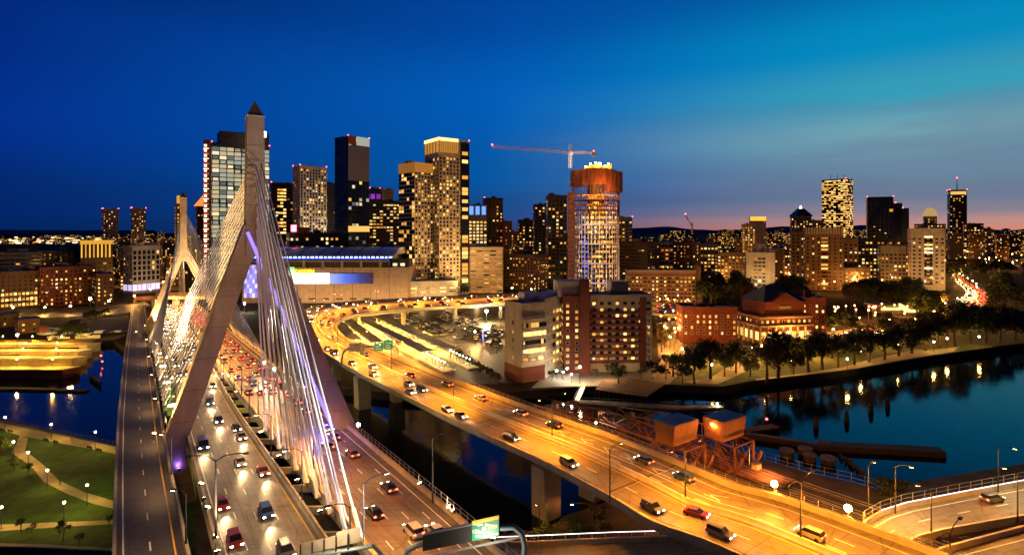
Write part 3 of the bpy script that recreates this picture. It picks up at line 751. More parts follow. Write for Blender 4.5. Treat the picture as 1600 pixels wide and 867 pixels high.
def wunit(mat, frame):
    m = MB(); e = .10
    o = [(-.5, 0), (.5, 0), (.5, 1), (-.5, 1)]; i = [(-.5 + e, e * .8), (.5 - e, e * .8), (.5 - e, 1 - e * .8), (-.5 + e, 1 - e * .8)]
    v = [(x, -.06, z) for x, z in o] + [(x, -.06, z) for x, z in i] + [(x, -.01, z) for x, z in i] + [(x, .05, z) for x, z in o]
    f = [(k, (k + 1) % 4, 4 + (k + 1) % 4, 4 + k) for k in range(4)] + [(4 + k, 4 + (k + 1) % 4, 8 + (k + 1) % 4, 8 + k) for k in range(4)] + [((k + 1) % 4, k, 12 + k, 12 + (k + 1) % 4) for k in range(4)]
    m.add(v, f, 0); m.add([v[8], v[9], v[10], v[11]], [(0, 1, 2, 3)], 1)
    me = bpy.data.meshes.new('window'); me.from_pydata(m.v, [], m.f); me.materials.append(frame); me.materials.append(mat)
    me.polygons.foreach_set('material_index', m.m); me.update(); return me
WU = {}
def wmesh(mat, frame):
    k = (mat.name, frame.name)
    if k not in WU: WU[k] = wunit(mat, frame)
    return WU[k]
STY = dict(
    pun=dict(bay=3.3, fl=3.3, ww=1.5, wh=1.7, lit=.3, mats=LITW, dark=DARKGL, frame=FRAMEM),
    rib=dict(bay=4.2, fl=3.8, ww=4.0, wh=1.7, lit=.4, mats=LITW, dark=DARKGL, frame=FRAMEM),
    cur=dict(bay=3.4, fl=4.2, ww=3.1, wh=3.5, lit=.3, mats=LITG, dark=DARKGL, frame=FRAMEM))
def style(base, **k): d = dict(STY[base]); d.update(k); return d
def facade(T, P0, d, width, z0, z1, st, todo):
    """collect the windows of one face; P0 its left end seen from outside, d its direction"""
    n = max(1, int(width / st['bay'] + .3)); bw = width / n; f = max(1, int((z1 - z0 - .8) / st['fl'] + .15)); fh = st['fl']
    colr = [rnd.random() for _ in range(n)]
    for j in range(f):
        z = z0 + .9 + j * fh; rowr = rnd.random()
        if z + st['wh'] > z1 - .3: break
        for i in range(n):
            p = st['lit'] * (1.45 if rowr < .3 else .75) * (1.3 if colr[i] < .3 else .85)
            if j == 0 and st.get('shop'): p = .9
            lit = rnd.random() < p
            m = rnd.choices(st['mats'], st.get('w'))[0] if lit else st['dark']
            if j == 0 and st.get('shop') and lit: m = LITW[2]
            todo.append((P0 + d * ((i + .5) * bw), z, math.atan2(d.y, d.x), min(st['ww'], bw * .96), st['wh'], m, lit, st['frame']))
def put_windows(T, todo, cap=100):
    base = world_loc(T)
    idx = sorted(range(len(todo)), key=lambda k: (not todo[k][6], (k * 7919) % 1009)); keep = set(idx[:cap])
    mb = MB(); mats = []; 
    for k, (p, z, a, w, h, m, lit, fr) in enumerate(todo):
        if k in keep: inst(wmesh(m, fr), 'window', T, (p.x - base.x, p.y - base.y, z - base.z), a, (w, 1, h))
        else:
            if m not in mats: mats.append(m)
            c, s = math.cos(a), math.sin(a); e = .05
            q = [(p.x + x * c + e * s, p.y + x * s - e * c, zz) for x, zz in ((-w / 2, z), (w / 2, z), (w / 2, z + h), (-w / 2, z + h))]
            mb.add(q, [(0, 1, 2, 3)], mats.index(m))
    if mb.f: kind(mb.build('window', mats, T), 'stuff')
ROOFM = plain('flat_roof_membrane', (.34, .38, .42), .7, var=.35, scale=.15)
ROOFD = plain('dark_roof_gravel', (.06, .06, .065), .9, var=.4, scale=.2)
UNITM = plain('rooftop_plant_metal', (.25, .25, .26), .6, .3)
def brick(name, col):
    if name in MATS: return MATS[name]
    t = NT(name); g = t.geo(); f = t.noise(.12, g, 7, .65); r = t.noise(1.0, t.mapped(g, (.4, .4, 3.2)), 3)
    t.l(t.ramp(t.math('ADD', t.math('MULTIPLY', f, .6), t.math('MULTIPLY', r, .4)), [(.32, tuple(c * .6 for c in col)), (.68, tuple(c * 1.25 for c in col))]), t.b.inputs['Base Color'])
    t.b.inputs['Roughness'].default_value = .85; return t.m
BR_RED, BR_DARK, BR_TAN, BR_BROWN = brick('red_brick', (.17, .042, .025)), brick('dark_brown_brick', (.09, .045, .03)), brick('tan_brick', (.20, .125, .07)), brick('brown_brick', (.16, .085, .05))
STONE, CREAM, PALE, GREYC, DARKW, NAVY = concrete('limestone_wall', (.42, .36, .28)), concrete('cream_concrete_wall', (.55, .44, .30)), concrete('pale_concrete_wall', (.52, .49, .45)), concrete('grey_concrete_wall', (.26, .25, .24)), plain('dark_metal_cladding', (.035, .036, .04), .5, .2), plain('dark_blue_cladding', (.02, .05, .10), .25, .3)
def corner_plan(xl, xm, xr, D, beta, depth=None):
    """plan corners of a box whose near corner is seen at column xm and whose two faces reach the columns xl and xr"""
    k = lambda px: (px - CX) / F
    az_ = math.atan(k(xm)); ph = -az_ + math.radians(beta)
    C = Vector((k(xm) * D, D)); u = Vector((math.cos(ph), math.sin(ph))); v = Vector((-u.y, u.x))
    wr = (k(xr) * C.y - C.x) / (u.x - k(xr) * u.y) if xr > xm else (depth or 22)
    wl = (k(xl) * C.y - C.x) / (v.x - k(xl) * v.y) if xl < xm else (depth or 22)
    return C, u, v, abs(wr), abs(wl)
BLD = {}
def building(name, label, cat, xl, xm, xr, ytop, D, wall, st, st2=None, beta=None, depth=None, base=3.0, ztop=None, roof=ROOFM, parapet=1.0, units=2, beacons=0, cap=100, group=None, z0w=None, bands=None, faces=(1, 1), pil=None, crown=0):
    if beta is None: beta = 6 if xl == xm else (84 if xr == xm else max(22, min(68, math.degrees(math.atan2(xm - xl, xr - xm)))))
    C, u, v, wr, wl = corner_plan(xl, xm, xr, D, beta, depth)
    z1 = ztop if ztop is not None else Z_of(ytop, D)
    pl = [C, C + u * wr, C + u * wr + v * wl, C + v * wl]; cen = (pl[0] + pl[2]) / 2
    T = thing(name, label, cat, (cen.x, cen.y, base), group)
    m = MB(); m.prism(pl, base, z1 - parapet, 0, 1); m.build('wall', [wall, roof], T)
    big = [C + (q - cen) * 1.0 for q in [cen]]  # centre kept for roof furniture
    g = [q + (q - cen).normalized() * .25 for q in pl]
    MB().ring(g, .65, z1 - parapet - .25, z1).build('parapet', bands[0] if bands else wall, T)
    todo = []
    zb = z0w if z0w is not None else base + .6
    if faces[0]: facade(T, C, u, wr, zb, z1 - parapet - .3 - crown, st, todo)
    if faces[1]: facade(T, C + v * wl, -v, wl, zb, z1 - parapet - .3 - crown, st2 or st, todo)
    put_windows(T, todo, cap)
    if bands:                      # projecting floor bands round the visible faces
        bm_, step, hh = bands
        z = base + step
        while z < z1 - parapet - 1:
            MB().ring([q + (q - cen).normalized() * .22 for q in pl], .3, z - hh / 2, z + hh / 2).build('floor_band', bm_, T); z += step
    if pil:                        # vertical fins
        pm, step, w_ = pil
        for P0, d, L, on in ((C, u, wr, faces[0]), (C + v * wl, -v, wl, faces[1])):
            if not on: continue
            n = max(2, int(L / step)); nrm = Vector((d.y, -d.x))
            for i in range(n + 1):
                p = P0 + d * (L * i / n) + nrm * .2
                MB().box((p.x, p.y, base + .5), (w_, .55, z1 - parapet - base - .6), math.atan2(d.y, d.x)).build('fin', pm, T)
    r2 = random.Random(hash(round(C.x * 3 + D)) & 0xffff)
    for k in range(units):
        q = C + u * wr * r2.uniform(.2, .8) + v * wl * r2.uniform(.2, .75); s = min(wr, wl)
        MB().box((q.x, q.y, z1 - parapet), (s * r2.uniform(.12, .3), s * r2.uniform(.12, .3), r2.uniform(2, 4.5)), math.atan2(u.y, u.x)).build('rooftop_unit', UNITM if k % 2 else wall, T)
    for k in range(beacons):
        q = pl[(0, 1, 3, 2)[k]]; s = .5 + D / 1200
        MB().box((q.x, q.y, z1), (s, s, s)).build('beacon', REDB, T)
    BLD[label] = dict(T=T, C=C, u=u, v=v, wr=wr, wl=wl, z1=z1, D=D, cen=cen)
    return BLD[label]
def strip(B, name, mat, face, f0, f1, za, zb, out=.35, th=.3):
    """a panel standing just proud of a face of building B, between the fractions f0..f1 along it"""
    P0, d, L = (B['C'], B['u'], B['wr']) if face == 0 else (B['C'] + B['v'] * B['wl'], -B['v'], B['wl'])
    nrm = Vector((d.y, -d.x)); a, b = P0 + d * L * f0 + nrm * out, P0 + d * L * f1 + nrm * out
    m = MB(); m.prism([a, b, b - nrm * th, a - nrm * th], za, zb); return m.build(name, mat, B['T'])

# --- the left skyline and waterfront
B = building('brick_waterfront_block', 'dark brick block with rows of lit ground floor windows, by the yellow lit locks', 'building', 0, 0, 61, 425, 455, BR_BROWN, style('pun', lit=.06, bay=3.4), depth=40, cap=100)
T = B['T']
P0, d, L = B['C'], B['u'], B['wr']; nn = 8
for j in range(3):
    for i in range(9):
        p = P0 + d * (L * (i + .6) / 9.4) + Vector((d.y, -d.x)) * .12
        inst(wmesh(LITW[(i + j) % 3], FRAMEM), 'window', T, (p.x - T.location.x, p.y - T.location.y, 5.0 + j * 4.4 - 3), math.atan2(d.y, d.x), (2.2, 1, 2.6))
building('terraced_glass_block', 'low grey green office with a yellow rooftop sign, above the dark brick block', 'building', -40, -40, 66, 396, 560, GREYC, style('rib', lit=.18), depth=40, bands=(STONE, 12, 1.4))
building('flat_roof_hall', 'long dark flat roofed hall behind the grey green office', 'building', 48, 48, 132, 393, 640, DARKW, style('pun', lit=.2, bay=5), depth=60, roof=ROOFM)
building('long_warehouse', 'very long dark warehouse with blue roof at the harbour edge', 'building', -60, -60, 60, 384, 760, DARKW, style('pun', lit=.05, bay=6), depth=80)
B = building('brick_hotel', 'red brick waterfront block with uplit orange bays and many lit windows', 'building', 62, 62, 150, 418, 470, BR_RED, style('pun', lit=.3, bay=3.2, mats=LITW[:4]), depth=30, cap=100, shop=1) if False else building('brick_hotel', 'red brick waterfront block with uplit orange bays and many lit windows', 'building', 62, 62, 150, 418, 470, BR_RED, style('pun', lit=.3, bay=3.2, mats=LITW[:4]), depth=30)
HOTEL = B
building('brick_wing', 'stepped brick wing with scattered lit windows beside the uplit orange block', 'building', 150, 150, 178, 428, 475, BR_DARK, style('pun', lit=.42, bay=3.4), depth=30)
B = building('crowned_office', 'dark office block whose top floor glows yellow between tall fins', 'building', 126, 126, 176, 382, 650, DARKW, style('pun', lit=.3, bay=4.5, ww=3.6, wh=2.2, fl=4.5), depth=40, crown=16)
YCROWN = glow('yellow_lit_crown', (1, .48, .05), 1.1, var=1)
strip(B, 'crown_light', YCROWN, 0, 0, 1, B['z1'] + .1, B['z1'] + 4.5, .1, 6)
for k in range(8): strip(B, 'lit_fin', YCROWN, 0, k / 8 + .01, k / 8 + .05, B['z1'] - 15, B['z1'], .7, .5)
B = building('white_grid_hotel', 'white framed mid rise with dark window grid and lilac lit base', 'building', 192, 207, 250, 384, 570, PALE, style('pun', lit=.14, bay=4.2, fl=5.2, ww=3.1, wh=4.0, mats=LITW[:3]), style('pun', lit=.3, bay=5, fl=5.2), beta=32, z0w=15)
LILAC = glow('lilac_lit_shopfront', (.75, .62, 1), 1.4, var=1)
for f in (0, 1):
    for k in range(6 if f == 0 else 2): n_ = 6 if f == 0 else 2; strip(B, 'shopfront', LILAC, f, (k + .08) / n_, (k + .92) / n_, 6, 12, .1)
strip(B, 'entrance_canopy', STEEL, 0, 0, 1, 4.6, 5.2, 3, 3)
building('harbour_tower', 'slim concrete tower with red roof lights, further from the bridge of two twins', 'tower', 161, 161, 185, 326, 1500, GREYC, style('pun', lit=.25, bay=5, fl=6, ww=2.6, wh=3), beacons=3, units=1, group='twin concrete harbour towers', cap=60)
building('harbour_tower', 'slim concrete tower with red roof lights, nearer the bridge of two twins', 'tower', 206, 206, 228, 325, 1500, GREYC, style('pun', lit=.3, bay=5, fl=6, ww=2.6, wh=3), beacons=3, units=1, group='twin concrete harbour towers', cap=60)
B = building('clock_tower', 'narrow stepped stone tower lit golden, just behind the far bridge tower', 'tower', 275, 275, 289, 318, 1150, STONE, style('pun', lit=.75, bay=6, fl=7, ww=3, wh=4, mats=LITW[:2]), units=0)
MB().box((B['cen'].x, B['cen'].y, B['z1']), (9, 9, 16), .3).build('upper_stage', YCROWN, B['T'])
B = building('pyramid_roofed_tower', 'dark tower with an orange lit pyramid roof, beside the big glass tower', 'tower', 308, 308, 333, 322, 1150, BR_DARK, style('pun', lit=.12, bay=6, fl=6, ww=3, wh=3), units=0)
c = B['cen']; w = B['wr'] / 2; m = MB(); z = B['z1']
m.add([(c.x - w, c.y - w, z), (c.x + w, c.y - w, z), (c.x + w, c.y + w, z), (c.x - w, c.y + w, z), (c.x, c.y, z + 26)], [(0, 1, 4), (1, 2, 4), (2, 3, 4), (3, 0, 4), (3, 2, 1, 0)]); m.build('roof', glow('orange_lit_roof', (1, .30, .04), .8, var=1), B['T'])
B = building('glass_office_tower', 'huge lit glass office tower with dark top, directly behind the near bridge tower', 'tower', 331, 331, 421, 222, 700, DARKW, style('cur', bay=7.6, fl=5.3, ww=7.3, wh=4.3, lit=1.55, w=[5, 5, 1.2, 2.5]), depth=40, beacons=2, units=0, cap=100)
strip(B, 'plant_floor', DARKW, 0, .14, 1, B['z1'] - .5, B['z1'] + 15, -2, 30)
HOIST = glow('hoist_lights', (1, .56, .34), 4.5); HOISTR = glow('hoist_red_lights', (1, .12, .08), 1.6)
hz = B['T'].location.z; P0 = B['C'] - B['u'] * 4.2
m = MB(); m.box((P0.x, P0.y - 1, 3), (6.5, 6, B['z1'] - 1)); m.build('hoist_shaft', RUST, B['T'])
for k in range(27):
    z = 8 + k * (B['z1'] - 10) / 27
    MB().box((P0.x - .6, P0.y - 4.6, z + 1.6), (2.8, .6, 2.4)).build('hoist_lamp', HOIST, B['T']); MB().box((P0.x, P0.y - 4.4, z - 1.2), (6.2, .4, .7)).build('hoist_gate', HOISTR if k % 2 else HOIST, B['T'])
MB().box((X_of(412, 690), 690, Z_of(214, 690)), (5.0, 3, 6)).build('floodlight', glow('star_floodlight', (1, .8, .5), 30), B['T'])

# --- downtown towers
B = building('brown_office_tower', 'dark brown tower with a column of bright yellow windows, next to the big glass tower', 'tower', 424, 424, 459, 285, 900, BR_DARK, style('pun', lit=.1, bay=5, fl=5.2, ww=4.2, wh=2.6), depth=30, beacons=2)
todo = []
facade(B['T'], B['C'] + B['u'] * B['wr'] * .26, B['u'], B['wr'] * .4, 60, B['z1'] - 6, style('pun', lit=.8, bay=4.6, fl=5.2, ww=4, wh=2.6, mats=LITW[:3]), todo); put_windows(B['T'], [(p + Vector((B['u'].y, -B['u'].x)) * .15, *r) for p, *r in todo], 0)
building('finned_white_tower', 'pale tower striped by vertical white fins, lit only in its lower half', 'tower', 458, 469, 510, 258, 850, PALE, style('pun', lit=.42, bay=4.4, fl=4.4, ww=2.8, wh=3.0, mats=LITW[:5]), style('pun', lit=.05, bay=5, fl=4.4), beacons=3, beta=25, pil=(WHITEP, 4.4, .9), z0w=30)
building('dark_slab_tower', 'narrow dark slab between the pale finned tower and the blue glass tower', 'tower', 508, 508, 525, 286, 950, DARKW, style('pun', lit=.12, bay=5, fl=5), beacons=1)
B = building('blue_glass_tower', 'blue glass tower with a copper panel at the top and slanted shoulder', 'tower', 523, 544, 577, 212, 800, NAVY, style('cur', bay=6, fl=6, ww=5.7, wh=5.2, lit=.16, dark=BLUEGL, mats=LITG + LITW[:2]), style('cur', bay=6, fl=6, ww=5.8, wh=5.4, lit=.03, dark=BLUEGL), beacons=2, beta=34, units=0)
strip(B, 'copper_panel', plain('copper_cladding', (.55, .16, .05), .5, .4), 0, .0, .36, B['z1'] - 12, B['z1'] + .3, .5)
strip(B, 'lit_glass_crown', LITG[0], 0, .38, 1, B['z1'] - 12, B['z1'] + .3, .5)
strip(B, 'metal_panel', plain('grey_metal_panel', (.36, .33, .3), .4, .3), 0, 0, 1, B['z1'] - 62, B['z1'] - 13, .45)
strip(B, 'lit_sky_lobby', LITW[1], 0, 0, 1, 66 - 2, 72, .6)
B = building('black_hotel', 'low black hotel with lit yellow windows and a red neon sign, above the arena roof', 'building', 452, 452, 545, 364, 610, DARKW, style('pun', lit=.36, bay=5.2, fl=4.6, ww=3, wh=3.2, mats=LITW[:3] + [LITW[4]]), depth=30, units=3)
MB().box((X_of(459, 606), 606, Z_of(362, 606)), (5.5, .6, 7)).build('neon_sign', glow('red_neon', (1, .10, .13), 9), B['T'])
MB().box((X_of(470, 606), 610, Z_of(364, 606)), (14, 8, 6)).build('sign_housing', BR_BROWN, B['T'])
building('magenta_lit_hall', 'low hall washed in magenta light beside the black hotel', 'building', 424, 424, 452, 378, 640, plain('magenta_panel', (.5, .1, .4), .6), style('rib', lit=.8, mats=[glow('magenta_window', (1, .12, .75), 1.1, var=1)]), depth=20)
building('purple_drum_building', 'squat block with a purple lit upper storey on the skyline', 'building', 578, 578, 596, 294, 1000, NAVY, style('cur', lit=1, bay=9, fl=12, ww=8.6, wh=10, mats=[glow('purple_glass', (.55, .05, .9), .5, var=1)]), z0w=95, beacons=1)
building('beige_slab', 'plain beige slab beside the purple lit block on the skyline', 'building', 594, 594, 615, 295, 1010, STONE, style('pun', lit=.03, bay=6, fl=6), beacons=1)
building('striped_office', 'broad dark office with yellow lit floors, right of the blue glass tower', 'building', 577, 577, 625, 313, 900, DARKW, style('rib', lit=.5, bay=5, fl=5, ww=4.6, wh=2.4, mats=LITW[:3] + [LITW[4]]), depth=40)
building('brick_office', 'red brown office with a few lit floors, low beside the twin beige tower', 'building', 606, 606, 640, 384, 760, BR_BROWN, style('rib', lit=.4, bay=5, fl=4.4), depth=30)
# --- the twin residential tower by the arena
HUBW = concrete('warm_grey_precast', (.46, .41, .34))
B = building('lower_twin_tower', 'lower half of the beige gridded residential pair beside the arena, glass on one corner', 'tower', 623, 648, 686, 254, 545, HUBW, style('pun', lit=.40, bay=3.7, fl=3.6, ww=2.1, wh=2.2, mats=LITW[:4]), style('cur', bay=4.6, fl=3.9, ww=4.3, wh=3.3, lit=.3, dark=DARKGL, mats=LITW[:3]), beta=36, units=1, cap=100)
strip(B, 'glass_crown', LITW[3], 0, 0, 1, B['z1'] - 9, B['z1'] + .4, .4); strip(B, 'glass_crown', LITW[3], 1, 0, 1, B['z1'] - 9, B['z1'] + .4, .4)
B = building('upper_twin_tower', 'taller half of the beige gridded residential pair with glowing golden crown', 'tower', 664, 686, 733, 216, 550, HUBW, style('pun', lit=.36, bay=3.7, fl=3.6, ww=2.1, wh=2.2, mats=LITW[:4]), style('pun', lit=.3, bay=4.4, fl=3.9, ww=2, wh=2.3), beta=28, units=0, crown=14, beacons=3, cap=100)
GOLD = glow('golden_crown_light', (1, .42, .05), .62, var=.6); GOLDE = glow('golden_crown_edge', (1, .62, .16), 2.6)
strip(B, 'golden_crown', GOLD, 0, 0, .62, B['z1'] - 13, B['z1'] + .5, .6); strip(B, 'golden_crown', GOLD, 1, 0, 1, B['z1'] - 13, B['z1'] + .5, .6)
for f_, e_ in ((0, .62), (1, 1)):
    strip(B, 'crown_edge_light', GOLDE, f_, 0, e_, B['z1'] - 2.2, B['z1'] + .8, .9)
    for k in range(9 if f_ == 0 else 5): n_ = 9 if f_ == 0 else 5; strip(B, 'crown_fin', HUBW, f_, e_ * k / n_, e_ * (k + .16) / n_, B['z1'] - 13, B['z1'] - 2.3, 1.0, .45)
todo = []; facade(B['T'], B['C'] + B['u'] * B['wr'] * .70, B['u'], B['wr'] * .3, 10, B['z1'] - 8, style('cur', bay=7, fl=3.9, ww=6.6, wh=3.4, lit=.45, mats=LITW[:3]), todo)
put_windows(B['T'], [(p + Vector((B['u'].y, -B['u'].x)) * .5, *r) for p, *r in todo], 0)
strip(B, 'glass_bay', DARKGL, 0, .70, 1, 6, B['z1'] - 2, .45)
B = building('parking_podium', 'pale parking podium with lit slots at the foot of the twin tower', 'building', 638, 638, 715, 440, 515, PALE, style('rib', lit=.75, bay=8, fl=3.4, ww=7.6, wh=1.1, mats=LITW[:3]), depth=26, units=0, z0w=9)
building('banded_garage', 'broad beige garage with lit horizontal decks beside the twin tower', 'building', 734, 734, 786, 386, 575, STONE, style('rib', lit=.8, bay=6, fl=4.0, ww=5.9, wh=1.4, mats=[LITW[0], LITW[3], LITW[3], LITW[5], LITW[1]]), depth=40)
B = building('blue_topped_office', 'bright lit office with blue floodlit louvres on top, behind the beige garage', 'building', 732, 732, 761, 320, 760, GREYC, style('pun', lit=.85, bay=4.4, fl=4.4, ww=3.8, wh=3, mats=LITW[1:3] + [LITW[4]]), depth=30, crown=16, z0w=48)
for k in range(3): strip(B, 'lit_louvre', glow('blue_louvre_light', (.12, .3, 1), 1.6), 0, k / 3 + .05, k / 3 + .26, B['z1'] - 13, B['z1'] - 2, .5)
building('brick_tower', 'dark brick tower with sparse lit windows, beside the blue topped office', 'tower', 757, 757, 786, 309, 780, BR_DARK, style('pun', lit=.25, bay=4.6, fl=4.6, ww=2.4, wh=2.4), beacons=1)
building('rear_brick_tower', 'plain dark tower edge just behind the dark brick tower', 'tower', 782, 782, 800, 345, 900, BR_BROWN, style('pun', lit=.3, bay=5, fl=5))
building('brick_apartment_block', 'dark red apartment block with pale end wall, beyond the car park', 'building', 787, 838, 857, 398, 600, BR_DARK, style('pun', lit=.22, bay=3.6, fl=3.4, ww=1.8, wh=1.7), style('pun', lit=.25, bay=3.6, fl=3.4, ww=1.8, wh=1.7), beta=62)
building('columned_hall', 'low pale hall with floodlit classical front on the skyline before the round tower', 'building', 812, 812, 858, 368, 1050, CREAM, style('pun', lit=.35, bay=6, fl=12, ww=3, wh=8, mats=LITW[:2]), depth=30, units=0)
building('dark_stepped_tower', 'dark stepped tower with many lit windows just left of the round tower', 'tower', 856, 856, 886, 305, 640, DARKW, style('pun', lit=.26, bay=4, fl=4.2, ww=2.6, wh=2.4), beacons=0)
building('black_tower', 'black tower between the classical hall and the stepped tower', 'tower', 835, 835, 858, 319, 900, DARKW, style('pun', lit=.2, bay=5, fl=5, ww=3, wh=2.6))
building('lit_top_block', 'squat block full of lit windows between the brick towers and the black tower', 'building', 811, 811, 836, 343, 980, DARKW, style('pun', lit=.55, bay=5, fl=5, ww=3.4, wh=2.8))
building('dark_gap_block', 'dark block with lit side street glow beside the rear brick tower', 'building', 798, 798, 812, 362, 980, BR_BROWN, style('pun', lit=.6, bay=5, fl=5, ww=3, wh=3))
building('grey_slab', 'grey slab with lit windows just behind the round tower', 'building', 966, 966, 988, 339, 720, GREYC, style('pun', lit=.4, bay=4.4, fl=4.4, ww=3, wh=2), beacons=2)
# ------------------------------------------------------------------ arena
D0 = 500.0
AB = CONC
ARENA = thing('sports_arena', 'huge windowless concrete arena with blue lit roof edge and bright video screen', 'arena', (X_of(520, 530), 530, 3))
ax0, ax1 = X_of(378, D0), X_of(637, D0)
arw = concrete('arena_precast_wall', (.44, .34, .25), 6.4)
zt_ = Z_of(418, D0)
MB().prism([(ax0, D0), (ax1, D0), (ax1, D0 + 95), (ax0, D0 + 95)], 3, zt_, 0).build('wall', arw, ARENA)
ux1 = X_of(606, D0)
MB().prism([(ax0, D0 + 3), (ux1, D0 + 3), (ux1, D0 + 92), (ax0, D0 + 92)], zt_ + .003, Z_of(409, D0), 0).build('upper_wall', plain('arena_dark_frieze', (.12, .085, .065), .8), ARENA)
zc = Z_of(409, D0)
MB().prism([(ax0 - 1, D0 - 1.2), (ux1 + 1, D0 - 1.2), (ux1 + 1, D0 + 3), (ax0 - 1, D0 + 3)], zc, zc + 1.2).build('cornice', CONC, ARENA)
zl_ = zc + 1.25
MB().prism([(ax0, D0 + 6), (ux1 + 3, D0 + 6), (ux1 + 3, D0 + 88), (ax0, D0 + 88)], zl_ - 1.2, zl_ + 4.2).build('clerestory', NAVY, ARENA)
LEDB = glow('blue_led_strip', (.05, .12, 1), 2.6); LEDW = glow('blue_white_led', (.45, .55, 1), 7)
for k in range(34):
    x = ax0 + (ux1 + 3 - ax0) * (k + .5) / 34; MB().box((x, D0 + 5.8, zl_ + 2.0), (2.6 if k % 2 else 1.6, .3, .9)).build('led_lamp', LEDW, ARENA)
MB().box(((ax0 + ux1) / 2, D0 + 5.95, zl_ + 1.0), (ux1 - ax0, .25, .7)).build('glow_strip', LEDB, ARENA)
for k in range(16): MB().box((ax0 + (ux1 - ax0) * (k + .3) / 17, D0 + 2.8, zl_ - 1.0), (.7, .3, .6)).build('led_lamp', LEDW, ARENA)
# roof: shallow barrel running along the front, in ribbed bays
roofm = plain('pale_metal_roof', (.72, .75, .78), .35, .5, .12, .05)
m = MB(); n = 10; rx0, rx1 = ax0 - 2, X_of(612, D0) + 2
prof = [(D0 + 4 + 86 * i / n, zl_ + 4.3 + 6.0 * math.sin(math.pi * min(1, (i / n) ** .8))) for i in range(n + 1)]
for x in (rx0, rx1): m.v += [(x, y, z) for y, z in prof]
for i in range(n): m.f.append((i, n + 1 + i, n + 2 + i, i + 1)); m.m.append(0)
m.f.append(tuple(range(n, -1, -1))); m.f.append(tuple(n + 1 + i for i in range(n + 1))); m.m += [0, 0]
m.build('roof', roofm, ARENA)
for k in range(1, 8):
    x = rx0 + (rx1 - rx0) * k / 8; MB().tube([(x, y, z + .15) for y, z in prof], .4, 4).build('roof_rib', DARKS, ARENA)
for k in range(8):
    x = ax0 + (ux1 - ax0) * (k + .2) / 7.6
    MB().box((x, D0 + 1.3, zt_ - 2), (1.8, 3.2, 7)).build('buttress', CONC, ARENA)
SEAM = plain('dark_panel_joint', (.06, .05, .04), .9)
for k in range(1, 9):
    x = ax0 + (ax1 - ax0) * k / 9; MB().box((x, D0 - .02, 3.2), (.35, .1, zt_ - 3.6)).build('panel_joint', SEAM, ARENA)
for k in range(6):
    x = X_of(466 + k * 21.5, D0); MB().box((x, D0 - .1, Z_of(468, D0)), (5.6, .3, 1.3)).build('vent', BLACK, ARENA)
MB().box((X_of(622, D0), D0 + 20, zt_), (15, 20, 6)).build('rooftop_unit', DARKW, ARENA)
for px in (614, 626): MB().box((X_of(px, D0), D0 + 9, zt_ + 1), (3.6, 1, 2.2)).build('lit_louvre', LITW[4], ARENA)
# video screen: white picture, fading to blue at its end
sx0, sx1, sx2 = X_of(440, D0), X_of(515, D0), X_of(583, D0)
MB().box(((sx0 + sx1) / 2, D0 - .5, Z_of(443, D0)), (sx1 - sx0, .8, 9.0)).build('video_screen', glow('white_screen', (1, .95, .97), 2.2, nee=True), ARENA)
t = NT('blue_screen'); tcx = t.n('ShaderNodeTexCoord').outputs['Generated']; sx = t.n('ShaderNodeSeparateXYZ'); t.l(tcx, sx.inputs[0])
br = t.n('ShaderNodeTexBrick'); t.l(t.mapped(tcx, (16, 1, 8)), br.inputs['Vector'])
t.l(t.ramp(sx.outputs[0], [(0, (.45, .55, 1)), (.35, (.1, .22, 1)), (.7, (.03, .05, .3)), (1, (.02, .01, .03))]), t.b.inputs['Emission Color']); t.b.inputs['Emission Strength'].default_value = .9
t.b.inputs['Base Color'].default_value = (.02, .02, .03, 1); t.m.cycles.emission_sampling = 'NONE'
MB().box(((sx1 + sx2) / 2, D0 - .45, Z_of(443, D0)), (sx2 - sx1, .7, 8.6)).build('video_screen', t.m, ARENA)
def text(body, name, mat, parent, loc, size, rz=0.0, ext=.08, pitch=math.pi / 2, align='CENTER', sx=1.0):
    c = bpy.data.curves.new(name, 'FONT'); c.body = body; c.size = size; c.extrude = ext; c.align_x = align; c.align_y = 'CENTER'
    o = bpy.data.objects.new(name, c); COL.objects.link(o); bpy.context.view_layer.update()
    me = bpy.data.meshes.new_from_object(o.evaluated_get(bpy.context.evaluated_depsgraph_get())); bpy.data.objects.remove(o)
    me.materials.clear(); me.materials.append(mat); o = bpy.data.objects.new(name, me); COL.objects.link(o)
    o.rotation_euler = (pitch, 0, rz); o.scale = (sx, 1, 1); o.parent = parent; o.location = Vector(loc) - world_loc(parent); return o
GREENS = glow('green_sign_light', (.25, 1, .25), 1.6)
MB().box((X_of(456, D0), D0 - .7, Z_of(427.5, D0)), (4.6, .8, 5.6)).build('sign_panel', GREENS, ARENA)
text('TD', 'lettering', glow('white_letter_light', (1, 1, 1), 4), ARENA, (X_of(456, D0), D0 - 1.2, Z_of(424.7, D0)), 3.6, 0, .1)
text('GARDEN', 'lettering', glow('gold_letter_light', (1, .55, .02), 3.2), ARENA, (X_of(476, D0), D0 - .9, Z_of(424.4, D0)), 5.0, 0, .5, sx=.86)
# glazed end of the arena, glowing violet between the bridge legs
VG = glow('violet_glass_front', (.30, .28, 1), .9, var=1); VG2 = glow('pale_violet_glass', (.65, .55, 1), 1.3, var=1)
for i in range(5):
    for j in range(7):
        MB().box((X_of(383.5 + i * 4.3, D0), D0 - .3, Z_of(465, D0) + j * 4.1), (2.1, .5, 3.8)).build('glass_panel', VG if (i + j) % 3 else VG2, ARENA)

